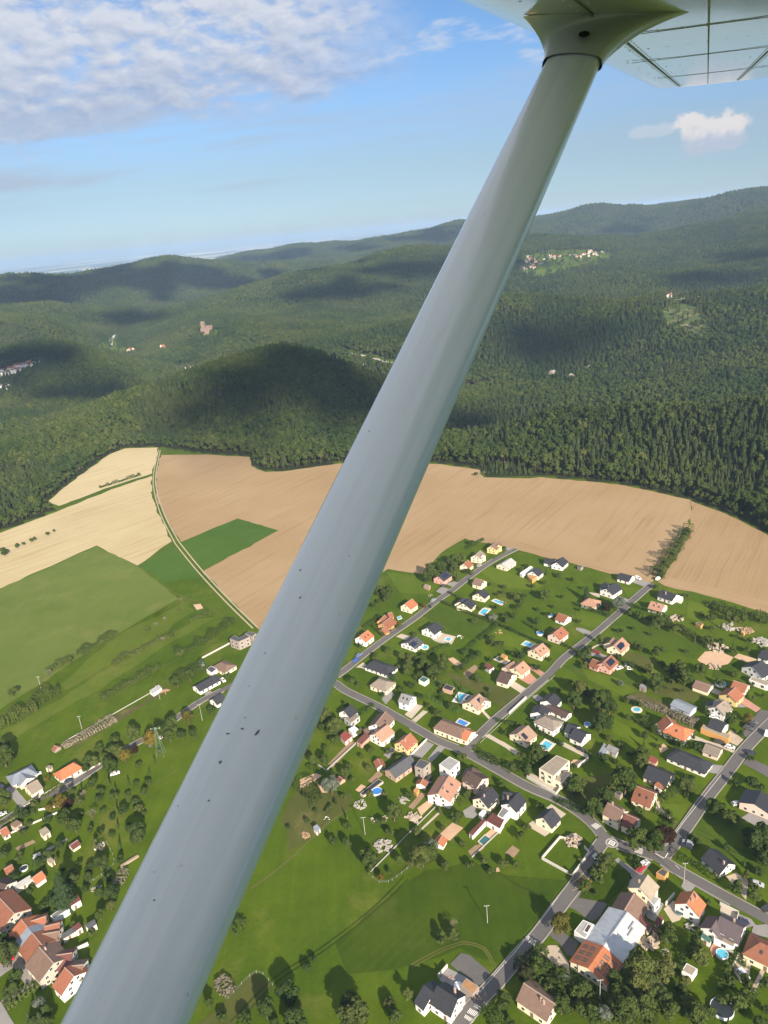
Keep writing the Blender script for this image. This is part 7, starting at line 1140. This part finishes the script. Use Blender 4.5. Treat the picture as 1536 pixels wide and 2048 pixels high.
        'L': [('fir', 450, 1110, 1.6), ('oak', 530, 1010, .8), ('apple', 410, 1160, 1.0), ('oak', 975, 670, 1.15), ('oak', 1010, 690, .8), ('apple', 890, 510, .9), ('apple', 1040, 530, .5), ('oak', 540, 620, .95), ('oak', 470, 560, .9), ('autumn', 430, 450, .9), ('plum', 490, 460, .7), ('birch', 570, 440, .8), ('bare', 660, 540, 1.0), ('bare', 600, 400, .9), ('apple', 715, 420, .8), ('apple', 670, 320, 1.0), ('birch', 510, 370, .7), ('autumn', 355, 490, .55), ('oak', 720, 890, .85), ('birch', 690, 750, .8), ('bare', 730, 780, .8), ('apple', 620, 1080, .7), ('apple', 640, 990, .8), ('oak', 800, 1120, .9), ('apple', 720, 1260, .9), ('apple', 800, 1200, .9), ('oak', 790, 190, 1.1), ('oak', 830, 90, 1.0), ('apple', 640, 150, 1.0), ('birch', 680, 160, .9), ('apple', 930, 90, .9), ('autumn', 900, 120, .8), ('apple', 620, 210, .8), ('bush', 340, 280, 1.6), ('autumn', 342, 285, .4), ('oak', 20, 120, 1.4), ('oak', 20, 420, 1.0), ('oak', 50, 1560, 1.25), ('oak', 30, 1480, 1.0), ('apple', 120, 1720, 1.0), ('apple', 100, 1790, .8), ('silver', 290, 1900, .7), ('fir', 290, 2020, .6), ('apple', 330, 1960, .9), ('fir', 210, 2020, .55), ('apple', 350, 2040, .9), ('bush', 160, 680, 1.8), ('apple', 290, 880, 1.0), ('birch', 405, 860, .45), ('bush', 650, 1400, 1.6), ('apple', 100, 990, .9), ('bush', 230, 1090, 1.8), ('bush', 240, 470, 2.2), ('apple', 180, 540, .8), ('bush', 40, 1840, 1.8), ('apple', 240, 2040, .9)],
        'M': [('oak', 730, 1120, 1.1), ('autumn', 825, 1150, 1.1), ('oak', 880, 1110, 1.1), ('oak', 940, 1080, 1.2), ('autumn', 1030, 1030, .95), ('oak', 930, 1130, .9), ('apple', 630, 1150, 1.0), ('oak', 620, 1210, 1.0), ('apple', 700, 1230, 1.0), ('plum', 735, 1210, .6), ('apple', 1000, 1130, 1.0), ('oak', 1060, 1120, .7), ('apple', 70, 890, 1.1), ('bare', 265, 785, .9), ('apple', 810, 545, .9), ('bare', 855, 520, .7), ('bare', 905, 490, .7), ('apple', 985, 440, .7), ('bare', 990, 385, .7), ('apple', 945, 580, .9), ('bare', 890, 600, .7), ('apple', 380, 715, .8), ('oak', 970, 830, 1.0), ('oak', 1040, 800, .9), ('apple', 1100, 770, .8), ('oak', 20, 1250, 1.3), ('oak', 10, 1200, 1.2), ('apple', 540, 1200, .9), ('apple', 480, 1270, 1.0), ('oak', 580, 1270, 1.0), ('oak', 20, 120, .9), ('apple', 35, 118, .9), ('apple', 95, 88, .9), ('apple', 130, 75, .6), ('apple', 170, 58, .8), ('apple', 190, 48, .7), ('apple', 262, 20, .7), ('apple', 295, 5, .6), ('bush', 1250, 810, 2.2), ('apple', 1160, 990, .9), ('bush', 990, 680, 2.4), ('bush', 870, 750, 2.0)],
        'P': [('oak', 1374, 1064, .8), ('apple', 1366, 1078, 1.0), ('apple', 1358, 1092, 1.0), ('oak', 1350, 1104, .7), ('apple', 1342, 1118, 1.0), ('apple', 1334, 1130, .9), ('bush', 1326, 1142, 2.4), ('apple', 1320, 1150, .8)]+[('bare', 968, 946, .9), ('apple', 952, 948, .8)]}.items():
        for q in l: P(q[0], k, q[1], q[2], q[3])
    for kind, k, x, y, hd, col, lab in [
        ('car', 'b', 545, 775, (600, 740), (.55, .57, .60), 'silver car beside the red one on the farmhouse drive'), ('car', 'b', 520, 815, (560, 770), (.45, .02, .03), 'bright red car on the farmhouse drive'), ('car', 'b', 895, 610, (830, 590), (.30, .34, .38), 'grey car above the dark one by the junction road'), ('car', 'b', 885, 635, (830, 615), (.03, .035, .05), 'dark car parked nearest the bungalow by the junction road'), ('car', 'b', 1335, 1660, (1380, 1710), (.75, .75, .75), 'white car on the paved drive at the lower right'), ('car', 'b', 820, 1145, (815, 1100), (.03, .10, .12), 'dark teal car below the bright orange roofed house'), ('car', 'b', 1330, 1250, (1380, 1240), (.03, .03, .08), 'dark blue car beside the purple roofed house'), ('car', 'b', 1525, 1130, (1480, 1160), (.03, .03, .035), 'black car at the right edge of the lower road'), ('car', 'b', 1285, 295, (1330, 285), (.5, .5, .5), 'grey car beside the pink walled house'), ('car', 'b', 1450, 940, (1500, 955), (.4, .42, .42), 'grey car under the trees at the right edge'),
        ('van', 'a', 1525, 1640, (1536, 1600), (.78, .78, .78), 'white van parked at the right edge of the road'), ('car', 'a', 1410, 1545, (1450, 1560), (.12, .13, .14), 'topmost dark car of the row in the car park'), ('car', 'a', 1385, 1575, (1430, 1590), (.03, .03, .035), 'middle black car of the row in the car park'), ('car', 'a', 1378, 1595, (1420, 1610), (.10, .10, .10), 'lowest dark car of the row in the car park'), ('car', 'a', 1230, 1745, (1270, 1755), (.6, .6, .6), 'pale car beside the patchy roofed old house'), ('car', 'a', 1145, 1705, (1190, 1715), (.05, .05, .05), 'black car above the patchy roofed old house'), ('car', 'a', 1400, 1795, (1440, 1790), (.03, .03, .04), 'dark car at the side road corner'), ('car', 'a', 1105, 1505, (1150, 1515), (.7, .7, .7), 'white car above the black roofed house with orange wing'), ('car', 'a', 165, 985, (215, 1000), (.25, .03, .03), 'dark red car beside the salmon house with solar panels'), ('car', 'a', 90, 1050, (130, 1060), (.03, .03, .03), 'black car left of the pink house with solar panels'), ('car', 'a', 345, 1115, (300, 1130), (.6, .62, .64), 'pale car under the awning of the pink house'), ('van', 'a', 655, 400, (680, 380), (.75, .75, .75), 'white caravan at the end of the field hedge'), ('van', 'a', 495, 395, (520, 405), (.75, .75, .75), 'white van beside the white garage house'),
        ('car', 'a', 40, 1765, (90, 1790), (.03, .03, .03), 'black car on the long paved drive'), ('car', '2', 1003, 1452, (1030, 1430), (.75, .75, .75), 'white car on the right street near the corner'), ('car', '2', 722, 497, (740, 485), (.3, .33, .36), 'grey car on the left street'), ('car', '2', 205, 880, (225, 868), (.15, .2, .35), 'blue car on the left street near the strut'), ('car', '2', 180, 915, (160, 930), (.05, .12, .4), 'bright blue car nearest the strut on the left street'), ('car', '2', 795, 395, (820, 390), (.04, .04, .04), 'black car before the salmon pink house'), ('car', '2', 410, 715, (430, 700), (.04, .04, .05), 'black car below the rambling red brown house'), ('car', '2', 1040, 255, (1060, 250), (.3, .3, .3), 'grey car below the taupe roofed house'), ('car', '4', 690, 480, (720, 470), (.03, .03, .03), 'black car behind the yellow house'), ('car', '4', 982, 735, (1000, 715), (.08, .10, .15), 'dark blue car left of the big salmon roofed house'), ('car', '4', 990, 690, (1005, 670), (.03, .03, .03), 'black car behind the dark blue one by the salmon house'), ('car', '4', 460, 320, (480, 310), (.04, .04, .06), 'dark car behind the white garage'),
        ('car', 'M', 820, 1182, (800, 1160), (.15, .16, .18), 'dark car parked beside the lattice pylon'), ('car', 'M', 878, 1140, (860, 1120), (.75, .75, .75), 'white car parked above the lattice pylon'), ('car', 'M', 1225, 830, (1240, 845), (.75, .75, .75), 'white car beside the long bungalow by the lane'), ('car', 'L', 498, 300, (530, 290), (.03, .04, .08), 'dark blue car before the orange hipped lane house'), ('car', 'L', 268, 255, (300, 245), (.6, .62, .62), 'pale car beside the blue grey hipped bungalow'), ('car', 'L', 10, 345, (40, 355), (.03, .03, .06), 'dark car at the left edge of the lane'), ('car', 'L', 60, 1595, (100, 1580), (.55, .03, .04), 'red car on the old village street'), ('car', 'L', 832, 250, (860, 242), (.8, .8, .78), 'small white trailer alone on the meadow'), ('car', 'L', 15, 545, (50, 530), (.5, .52, .52), 'grey car in the yard at the left edge')]:
        car(k, x, y, hd, col, lab, kind)
    pole('P', 975, 1846, 8.3, 'pale concrete pole standing in the big meadow'); pole('4', 500, 1110, 9, 'leaning pale pole above the fruit tree'); pole('b', 190, 1895, 11, 'tall concrete pole in front of the workshop hall'); pole('b', 862, 930, 10, 'pale pole beside the lower road'); pole('M', 450, 1092, 8, 'pole in the overgrown strip'); pole('M', 878, 930, 9, 'pole beside the plastic greenhouse'); pole('M', 1110, 1045, 10, 'pole beside the lane near the strut'); pole('M', 225, 870, 8, 'pole above the dense thicket')
    p = GC('M', 885, 1235); e = tag(empty('lattice_pylon', (p.x, p.y, 0)), 'green lattice steel pylon in the meadow beside the lane', 'pylon'); gm = mat('green_steel', col=(.16, .24, .14), rough=.6); V = []; Fc = []; HH = 16
    def bar(a, b, r=.07):
        v, f = tube([a, b], [r, r], 4); n = len(V); V.extend(v); Fc.extend([[q+n for q in g] for g in f])
    cr = [(1, 1), (-1, 1), (-1, -1), (1, -1)]; hw = lambda z: 1.7*(1-z/HH)+.22
    for i in range(4):
        bar((cr[i][0]*hw(0), cr[i][1]*hw(0), 0), (cr[i][0]*hw(HH), cr[i][1]*hw(HH), HH), .06)
        for j in range(7):
            z0, z1 = HH*j/7, HH*(j+1)/7; a, b = cr[i], cr[(i+1) % 4]; bar((a[0]*hw(z0), a[1]*hw(z0), z0), (b[0]*hw(z1), b[1]*hw(z1), z1), .03); bar((b[0]*hw(z0), b[1]*hw(z0), z0), (a[0]*hw(z1), a[1]*hw(z1), z1), .03)
    obj('lattice_mast', V, Fc, gm, e); V = []; Fc = []; bar((-2.2, 0, HH-.6), (2.2, 0, HH-.6), .10); bar((-2.2, 0, HH-.5), (0, 0, HH+.3), .05); bar((2.2, 0, HH-.5), (0, 0, HH+.3), .05); obj('crossarm', V, Fc, gm, e)
    for xx in (-2.1, 0, 2.1): v, f = tube([(xx, 0, HH-.5), (xx, 0, HH)], [.12, .12], 6); obj('insulator', v, f, mat('porcelain', col=(.6, .6, .58), rough=.3), e)
    # heaps, stacks, rocks
    def heap(k, x, y, r, hgt, m, label, n=26, box=False, name='rubble_heap', cat='heap'):
        p = GC(k, x, y); rg = np.random.default_rng(int(x*7+y)); V = []; Fc = []
        for i in range(n):
            a = rg.uniform(0, 6.28); q = r*math.sqrt(rg.random()); s = rg.uniform(.12, .32)*r*.6; z = (1-q/r)*hgt*rg.random(); rot = Matrix.Rotation(rg.uniform(0, 3), 3, 'Z') @ Matrix.Rotation(rg.uniform(-.5, .5), 3, 'X'); k0 = len(V)
            B = []; f = []; box_vf(-s*(2.2 if box else 1), s*(2.2 if box else 1), -s*.6, s*.6, -s*.4, s*.6, B, f); V += [tuple(rot @ Vector(v)+Vector((math.cos(a)*q, math.sin(a)*q, z+s*.3))) for v in B]; Fc += [[g+k0 for g in h_] for h_ in f]
        tag(obj(name, V, Fc, m, loc=(p.x, p.y, .1)), label, cat)
    stone = mat('rock', col=(.40, .33, .26), rough=.95, var=.4); junk = mat('pale_junk', col=(.34, .32, .28), rough=.8, var=.4)
    heap('c', 1310, 590, 3.4, 3.2, stone, 'big rockery mound in the corner of the walled lawn', 90, name='rockery', cat='rockery'); heap('4', 640, 1200, 3.4, 1.2, junk, 'pile of pale building material beside the fruit tree', 60); heap('4', 870, 985, 3.0, 1.0, stone, 'stacked boards at the end of the vegetable bed', 50, True, 'timber_pile', 'timber pile'); heap('4', 790, 850, 2.2, .9, junk, 'grey board stack beside the garden hut', 30, True, 'timber_pile', 'timber pile'); heap('4', 465, 880, 3.0, .8, junk, 'scattered white junk at the edge of the orchard', 40); heap('4', 45, 1115, 1.8, .6, WOODM, 'pale timber frame lying in the orchard grass', 26, True, 'timber_pile', 'timber pile'); heap('4', 210, 990, 1.4, .6, WHITEP, 'row of white beehives in the orchard', 8, False, 'beehive', 'beehives')
    heap('4', 560, 1000, 1.8, 1.2, junk, 'heap of garden junk beside the pole', 16); heap('4', 650, 995, 1.8, .8, stone, 'orange brown heap right of the garden junk', 16); heap('b', 580, 1400, 2.8, 1.2, stone, 'heap of boards and rubble behind the workshop hall', 60, True); heap('a', 1110, 1095, 3, 1.6, stone, 'earth and stone heap on the bare ground', 30); heap('a', 1480, 900, 4.5, .9, junk, 'stacked building material at the right edge', 50, True); heap('a', 1130, 945, 5, .6, stone, 'row of pale stones along the garden path', 40); heap('a', 800, 710, 4.0, .6, stone, 'pale stone border below the salmon roofed front house', 40); heap('a', 430, 1095, 3.2, .7, WHITEP, 'row of white stones beside the long hedge', 26); heap('a', 1365, 805, 3.5, .8, WOODM, 'timber stack beside the tiny orange hut', 34, True, 'timber_pile', 'timber pile'); heap('a', 1220, 780, 4.5, .5, junk, 'garden frames in the long right garden', 30, True); heap('c', 310, 1690, 1.4, .5, RED_PAVE, 'small orange and white garden ornament pile on the court', 12)
    heap('L', 725, 770, 2.4, 1.0, WHITEP, 'white garden junk below the pale bush', 20); heap('L', 700, 1075, 2.4, .8, junk, 'low rubble strip with red objects near the strut', 24); heap('b', 940, 1275, 2.2, 1.4, junk, 'cluttered pergola below the bright orange roofed house', 24, True); heap('M', 905, 885, 2.6, .5, WOODM, 'raised allotment beds beside the greenhouse', 20, True, 'planter', 'planter'); heap('2', 905, 750, 2, .5, WHITEP, 'white garden chairs right of the beige terrace', 12, False, 'garden_chair', 'garden chairs'); heap('2', 1180, 715, 2.2, .3, WOODM, 'timber frame lying on the lawn', 8, True, 'timber_pile', 'timber pile'); flat('2', [(652, 390), (668, 376), (702, 388), (690, 408)], 2.2, 'beige', 'brick', 'lone brick hut on the open lawn by the field', None, 'garden_hut', 'hut', False); heap('2', 700, 458, 1.6, .9, stone, 'small mound beside the grey drive', 14); flat('c', [(1210, 1650), (1222, 1636), (1275, 1668), (1262, 1686)], 1.6, 'white', 'white', 'white covered trailer behind the brown roofed house', None, 'trailer', 'trailer', False)
    p = GC('b', 712, 1480); V = []; Fc = []                          # dome climbing frame
    R6 = [Vector((math.cos(i*1.0472)*1.5, math.sin(i*1.0472)*1.5, 0)) for i in range(6)]; T6 = [Vector((math.cos(i*1.0472+.52)*.9, math.sin(i*1.0472+.52)*.9, 1.3)) for i in range(6)]
    for i in range(6):
        for a, b in ((R6[i], R6[(i+1) % 6]), (R6[i], T6[i]), (R6[(i+1) % 6], T6[i]), (T6[i], T6[(i+1) % 6]), (T6[i], Vector((0, 0, 1.7)))): bar(tuple(a), tuple(b), .05)
    tag(obj('climbing_frame', V, Fc, METAL, loc=(p.x, p.y, 0)), 'grey dome climbing frame on the lawn behind the hall', 'climbing frame')
    # scattered fruit trees and shrubs of the gardens
    ks = ['bush', 'apple', 'bush', 'bush', 'bush', 'bush', 'column', 'bush']; q = np.random.default_rng(21); placed = [(e.location.x, e.location.y) for e, *_ in PLANTS]
    for zone, n in (([(690, 1330), (900, 1190), (1010, 1120), (1290, 1190), (960, 1480)], 46), ([(980, 1480), (1300, 1200), (1536, 1260), (1536, 1420), (1330, 1680)], 60), ([(600, 1420), (700, 1400), (1180, 1660), (1000, 1760), (640, 1680)], 30), ([(0, 1560), (200, 1540), (330, 1480), (230, 1760), (120, 1880), (0, 1760)], 46), ([(1180, 1880), (1536, 1900), (1536, 2048), (1000, 2048)], 26), ([(1350, 1760), (1536, 1640), (1536, 1800)], 10)):
        Z = np.array(zone, float); c = 0; tries = 0
        while c < n and tries < 2000:
            tries += 1; x, y = q.uniform(Z[:, 0].min(), Z[:, 0].max()), q.uniform(Z[:, 1].min(), Z[:, 1].max())
            if not in_poly(np.array([[x, y]]), Z)[0]: continue
            g = GC('P', x, y); a = np.array([[g.x, g.y]])
            if any(np.min(np.hypot(r[:, 0]-g.x, r[:, 1]-g.y)) < w/2+3.0 for r, w in ROADS) or any((hp-g).length < hr+5 for hp, _, hr in HOUSES) or any(math.hypot(g.x-u, g.y-v) < 5 for u, v in placed) or any(in_poly(a, pp)[0] for pp in PADS): continue
            kk = ks[q.integers(0, 8)]; P(kk, 'P', x, y, q.uniform(.6, 1.0)*(2.0 if kk == 'bush' else .9)); placed.append((g.x, g.y)); c += 1
    label_plants()
# ------------------------------------------------------------------ far villages, castle, cloud shadows
def far_point(px, py, d): 
    r = ray(px, py); h = math.hypot(r[0], r[1]); x, y = r[0]/h*d, r[1]/h*d; return Vector((x, y, float(terrain([[x, y]])[0])))
def march(px, py, d0=500, d1=9000):
    r = ray(px, py); h = math.hypot(r[0], r[1]); d = np.arange(d0, d1, 4.); P = np.c_[r[0]/h*d, r[1]/h*d]; z = H+r[2]/h*d; t = terrain(P); i = np.where(z < t+2)[0]
    return Vector((*P[i[0]], t[i[0]])) if len(i) else None
def build_far():
    rg = np.random.default_rng(5); n = [0]
    def hut(px, py, col, roofc, grp, lab, s=1.0, d0=900):
        p = march(px, py, d0)
        if p is None: return
        L, Wd, he, hr = 12*s*rg.uniform(.8, 1.4), 9*s, 5*s, 8.5*s; rz = rg.uniform(0, 3.14); e = tag(empty('distant_house', p, rz), lab, 'house', grp)
        V = [(-L/2, -Wd/2, -3), (L/2, -Wd/2, -3), (L/2, Wd/2, -3), (-L/2, Wd/2, -3), (-L/2, -Wd/2, he), (L/2, -Wd/2, he), (L/2, Wd/2, he), (-L/2, Wd/2, he), (-L/2, 0, hr-.2), (L/2, 0, hr-.2)]; obj('wall', V, [[0, 1, 5, 4], [2, 3, 7, 6], [1, 2, 6, 9, 5], [3, 0, 4, 8, 7]], wall_m(col), e)
        o = .5; V = []
        for x in (-L/2-o, L/2+o): V += [(x, -Wd/2-o, he-.3), (x, 0, hr), (x, Wd/2+o, he-.3), (x, 0, hr-.3)]
        obj('roof', V, [[0, 4, 5, 1], [1, 5, 6, 2], [0, 3, 7, 4], [3, 2, 6, 7], [0, 1, 2, 3], [7, 6, 5, 4]], roof_m(roofc), e)
    rc = ['rust', 'brown', 'black', 'slate', 'redbrown', 'pale']
    for cx, cy, sx, sy, k in ((1052, 525, 14, 12, 16), (1075, 520, 20, 9, 10), (1110, 514, 14, 6, 6), (1160, 512, 22, 5, 9), (1190, 506, 18, 4, 9), (1055, 540, 14, 6, 6)):
        for i in range(k): hut(cx+rg.uniform(-sx, sx), cy+rg.uniform(-sy, sy), 'stone' if i % 3 else 'rose', rc[rg.integers(0, 6)], 'houses of the far village on the meadow slope', 'small pale house in the village on the far slope', .9, 2100)
    for px, py, r_ in ((1340, 593, 'rust'), (1352, 591, 'rust'), (1366, 589, 'rust'), (1393, 584, 'pale'), (1418, 584, 'pale'), (1440, 583, 'pale'), (1468, 582, 'slate')): hut(px, py, 'white', r_, 'farm houses on the right ridge', 'white farm building on the wooded right ridge', 1.1, 1450)
    for i in range(26): px = rg.uniform(-5, 95); hut(px, 748-px*.33+rg.uniform(-5, 5), 'white', rc[rg.integers(0, 6)], 'houses of the left valley village', 'pale house in the village at the far left', .8, 1300)
    for i in range(7): hut(rg.uniform(-5, 20), 776+rg.uniform(-4, 3), 'white', rc[rg.integers(0, 6)], 'houses below the left valley village', 'pale house below the village at the far left', .8, 1200)
    for i in range(11): px = 338+i*6.2; hut(px, 741-i*.9+rg.uniform(-1.5, 1.5), 'cream' if i % 2 else 'rose', rc[rg.integers(0, 3)], 'valley houses below the castle', 'house in the valley row below the ruined castle', 1.1, 1500)
    for px, py in ((258, 703), (263, 701), (325, 695), (332, 697)): hut(px, py, 'rose', 'rust', 'red roofed houses in the valley', 'red roofed house by the valley road', 1.2, 1700)
    hut(727, 727, 'white', 'bluegrey', None, 'white house beside the road left of the strut', 1.0, 1300); hut(937, 829, 'white', 'pale', None, 'lone white house in the dark spruce valley', .9, 950); hut(925, 826, 'cream', 'brown', None, 'brown roofed house left of the lone white house', .8, 950)
    # ruined castle
    p = march(415, 664, 1500)
    if p is not None:
        p.z += 6; e = tag(empty('ruined_castle', p), 'ruined sandstone castle with square tower on its rock', 'castle'); sm = mat('sandstone', col=(.19, .135, .105), rough=.95, var=.35)
        V, Fc = tube([(0, 0, -18), (0, 0, -6), (0, 0, 0)], [26, 20, 15], 11); V = [Vector((v[0]*(1+.25*mnoise.noise(Vector(v)*.08)), v[1]*.7*(1+.25*mnoise.noise(Vector(v)*.08+Vector((5, 0, 0)))), v[2])) for v in V]; obj('rock_base', V, Fc, sm, e)
        boxo('tower', -14, -4, -5, 5, -2, 24, sm, e); V = []; Fc = []; box_vf(-4, 14, 3, 6, -2, 12, V, Fc); box_vf(12, 15, -8, 6, -2, 9, V, Fc); box_vf(-16, 12, -9, -6.5, -2, 7, V, Fc); box_vf(4, 9, -6, 2, -2, 10, V, Fc); obj('wall', V, Fc, sm, e)
    for px, py in ((1105, 752), (1142, 758), (1180, 742)):
        q = march(px, py, 1000)
        if q is not None:
            V = []; Fc = []; bm = bmesh.new(); bmesh.ops.create_icosphere(bm, subdivisions=2, radius=1)
            for v in bm.verts: v.co = Vector((v.co.x*8, v.co.y*6, v.co.z*8))*(1+.3*mnoise.noise(v.co*1.3+Vector((px, 0, 0))))
            me = bpy.data.meshes.new('rock_outcrop'); bm.to_mesh(me); bm.free(); me.materials.append(mat('cliff_rock', col=(.22, .19, .16), rough=.95, var=.35)); o = bpy.data.objects.new('rock_outcrop', me); COL.objects.link(o); o.location = q+Vector((0, 0, 5)); tag(o, 'pale rock outcrop among the trees of the right hillside', 'rock', 'rock outcrops on the right hillside')
    # valley roads
    rm = mat('pale_road', col=(.42, .40, .36), rough=.9)
    for pts in ([(690, 704), (730, 712), (790, 728)], [(222, 690), (221, 680), (232, 668)], [(1335, 601), (1370, 597), (1410, 591)]):
        P = [march(*q, 1000) for q in pts]; P = [q for q in P if q is not None]
        if len(P) < 2: continue
        Q = []
        for a, b in zip(P[:-1], P[1:]):
            for i in range(12): t = i/12; v = a.lerp(b, t); v.z = float(terrain([[v.x, v.y]])[0])+1.2; Q.append(v)
        N = normals(Q); V = []
        for v, nn in zip(Q, N): V += [tuple(v+nn*5), tuple(v-nn*5)]
        tag(obj('valley_road', V, [[2*i+1, 2*i+3, 2*i+2, 2*i] for i in range(len(Q)-1)], rm), kind='structure')
def build_clouds():                                                 # real fair weather clouds overhead whose shadows lie on the far hills
    m = mat('cloud', lambda t, b: (t.set(b, 'Base Color', (.85, .85, .85))), rough=1.0, spec=0); rg = np.random.default_rng(3); V = []; Fc = []; alt = 3600.0; k = (alt)/math.tan(SUN_EL); dx, dy = sun_dir.x/math.cos(SUN_EL), sun_dir.y/math.cos(SUN_EL)
    spots = [(60, 575, 3500, 420, 260), (200, 552, 4000, 420, 260), (330, 545, 4200, 520, 300), (450, 545, 3900, 380, 220), (265, 618, 2700, 170, 110), (60, 690, 1800, 200, 110), (150, 520, 5000, 400, 260), (640, 560, 2700, 300, 110), (780, 535, 3000, 300, 120), (540, 535, 3300, 260, 110), (930, 520, 2900, 240, 100), (1140, 660, 1550, 110, 90), (1060, 650, 1600, 70, 70), (590, 710, 1190, 190, 130), (470, 730, 1100, 130, 90), (690, 780, 1000, 90, 60), (1000, 850, 1000, 120, 80), (1500, 495, 2900, 200, 150), (1400, 550, 2500, 130, 100), (1200, 430, 4900, 240, 150), (1480, 410, 4600, 300, 150), (520, 500, 6000, 600, 300), (800, 478, 5600, 500, 250), (230, 770, 1450, 120, 60), (120, 745, 1500, 130, 60)]
    for px, py, d, rx, ry in spots:
        r = ray(px, py); h = math.hypot(r[0], r[1]); c0 = Vector((r[0]/h*d+dx*k, r[1]/h*d+dy*k, alt)); n = 24
        for i in range(n):
            a = rg.uniform(0, 6.28); q = abs(rg.normal())*.48; s = rg.uniform(.12, .34)/(1+q); bm = bmesh.new(); bmesh.ops.create_icosphere(bm, subdivisions=2, radius=1); o = len(V)
            ctr = c0+Vector((math.cos(a)*q*rx, math.sin(a)*q*ry*1.6, 0)); e = Vector((rx*s, ry*1.6*s, min(rx, ry)*.35))
            for v in bm.verts: w = 1+.28*mnoise.noise(v.co*2.2+ctr*.01)+.14*mnoise.noise(v.co*5+ctr*.02); V.append((ctr.x+v.co.x*e.x*w, ctr.y+v.co.y*e.y*w, ctr.z+v.co.z*e.z*w))
            Fc += [[v.index+o for v in f.verts] for f in bm.faces]; bm.free()
    o = obj('clouds', V, Fc, m, smooth=True); tag(o, 'fair weather clouds high overhead', kind='stuff')
# ------------------------------------------------------------------ air
def build_haze():
    R, z0, z1 = 96000, -115.0, 300.0
    v = [(x, y, z) for z in (z0, z1) for x, y in ((-R, -R), (R, -R), (R, R), (-R, R))]
    m = bpy.data.materials.new('haze'); m.use_nodes = True; t = m.node_tree; t.nodes.clear(); o = t.nodes.new('ShaderNodeOutputMaterial'); p = t.nodes.new('ShaderNodeVolumePrincipled')
    p.inputs['Color'].default_value = (.50, .72, 1.0, 1); p.inputs['Density'].default_value = HAZE; p.inputs['Anisotropy'].default_value = 0.0; t.links.new(p.outputs[0], o.inputs['Volume'])
    tag(obj('haze', v, [[0, 3, 2, 1], [4, 5, 6, 7], [0, 1, 5, 4], [1, 2, 6, 5], [2, 3, 7, 6], [3, 0, 4, 7]], m), 'thin blue haze over the valleys and the far plain', None, None, 'stuff')
HAZE = 6.2e-5
build_ground(); build_forest(); build_land(); build_houses(); build_gardens(); build_far(); build_aircraft(); build_clouds(); build_haze()
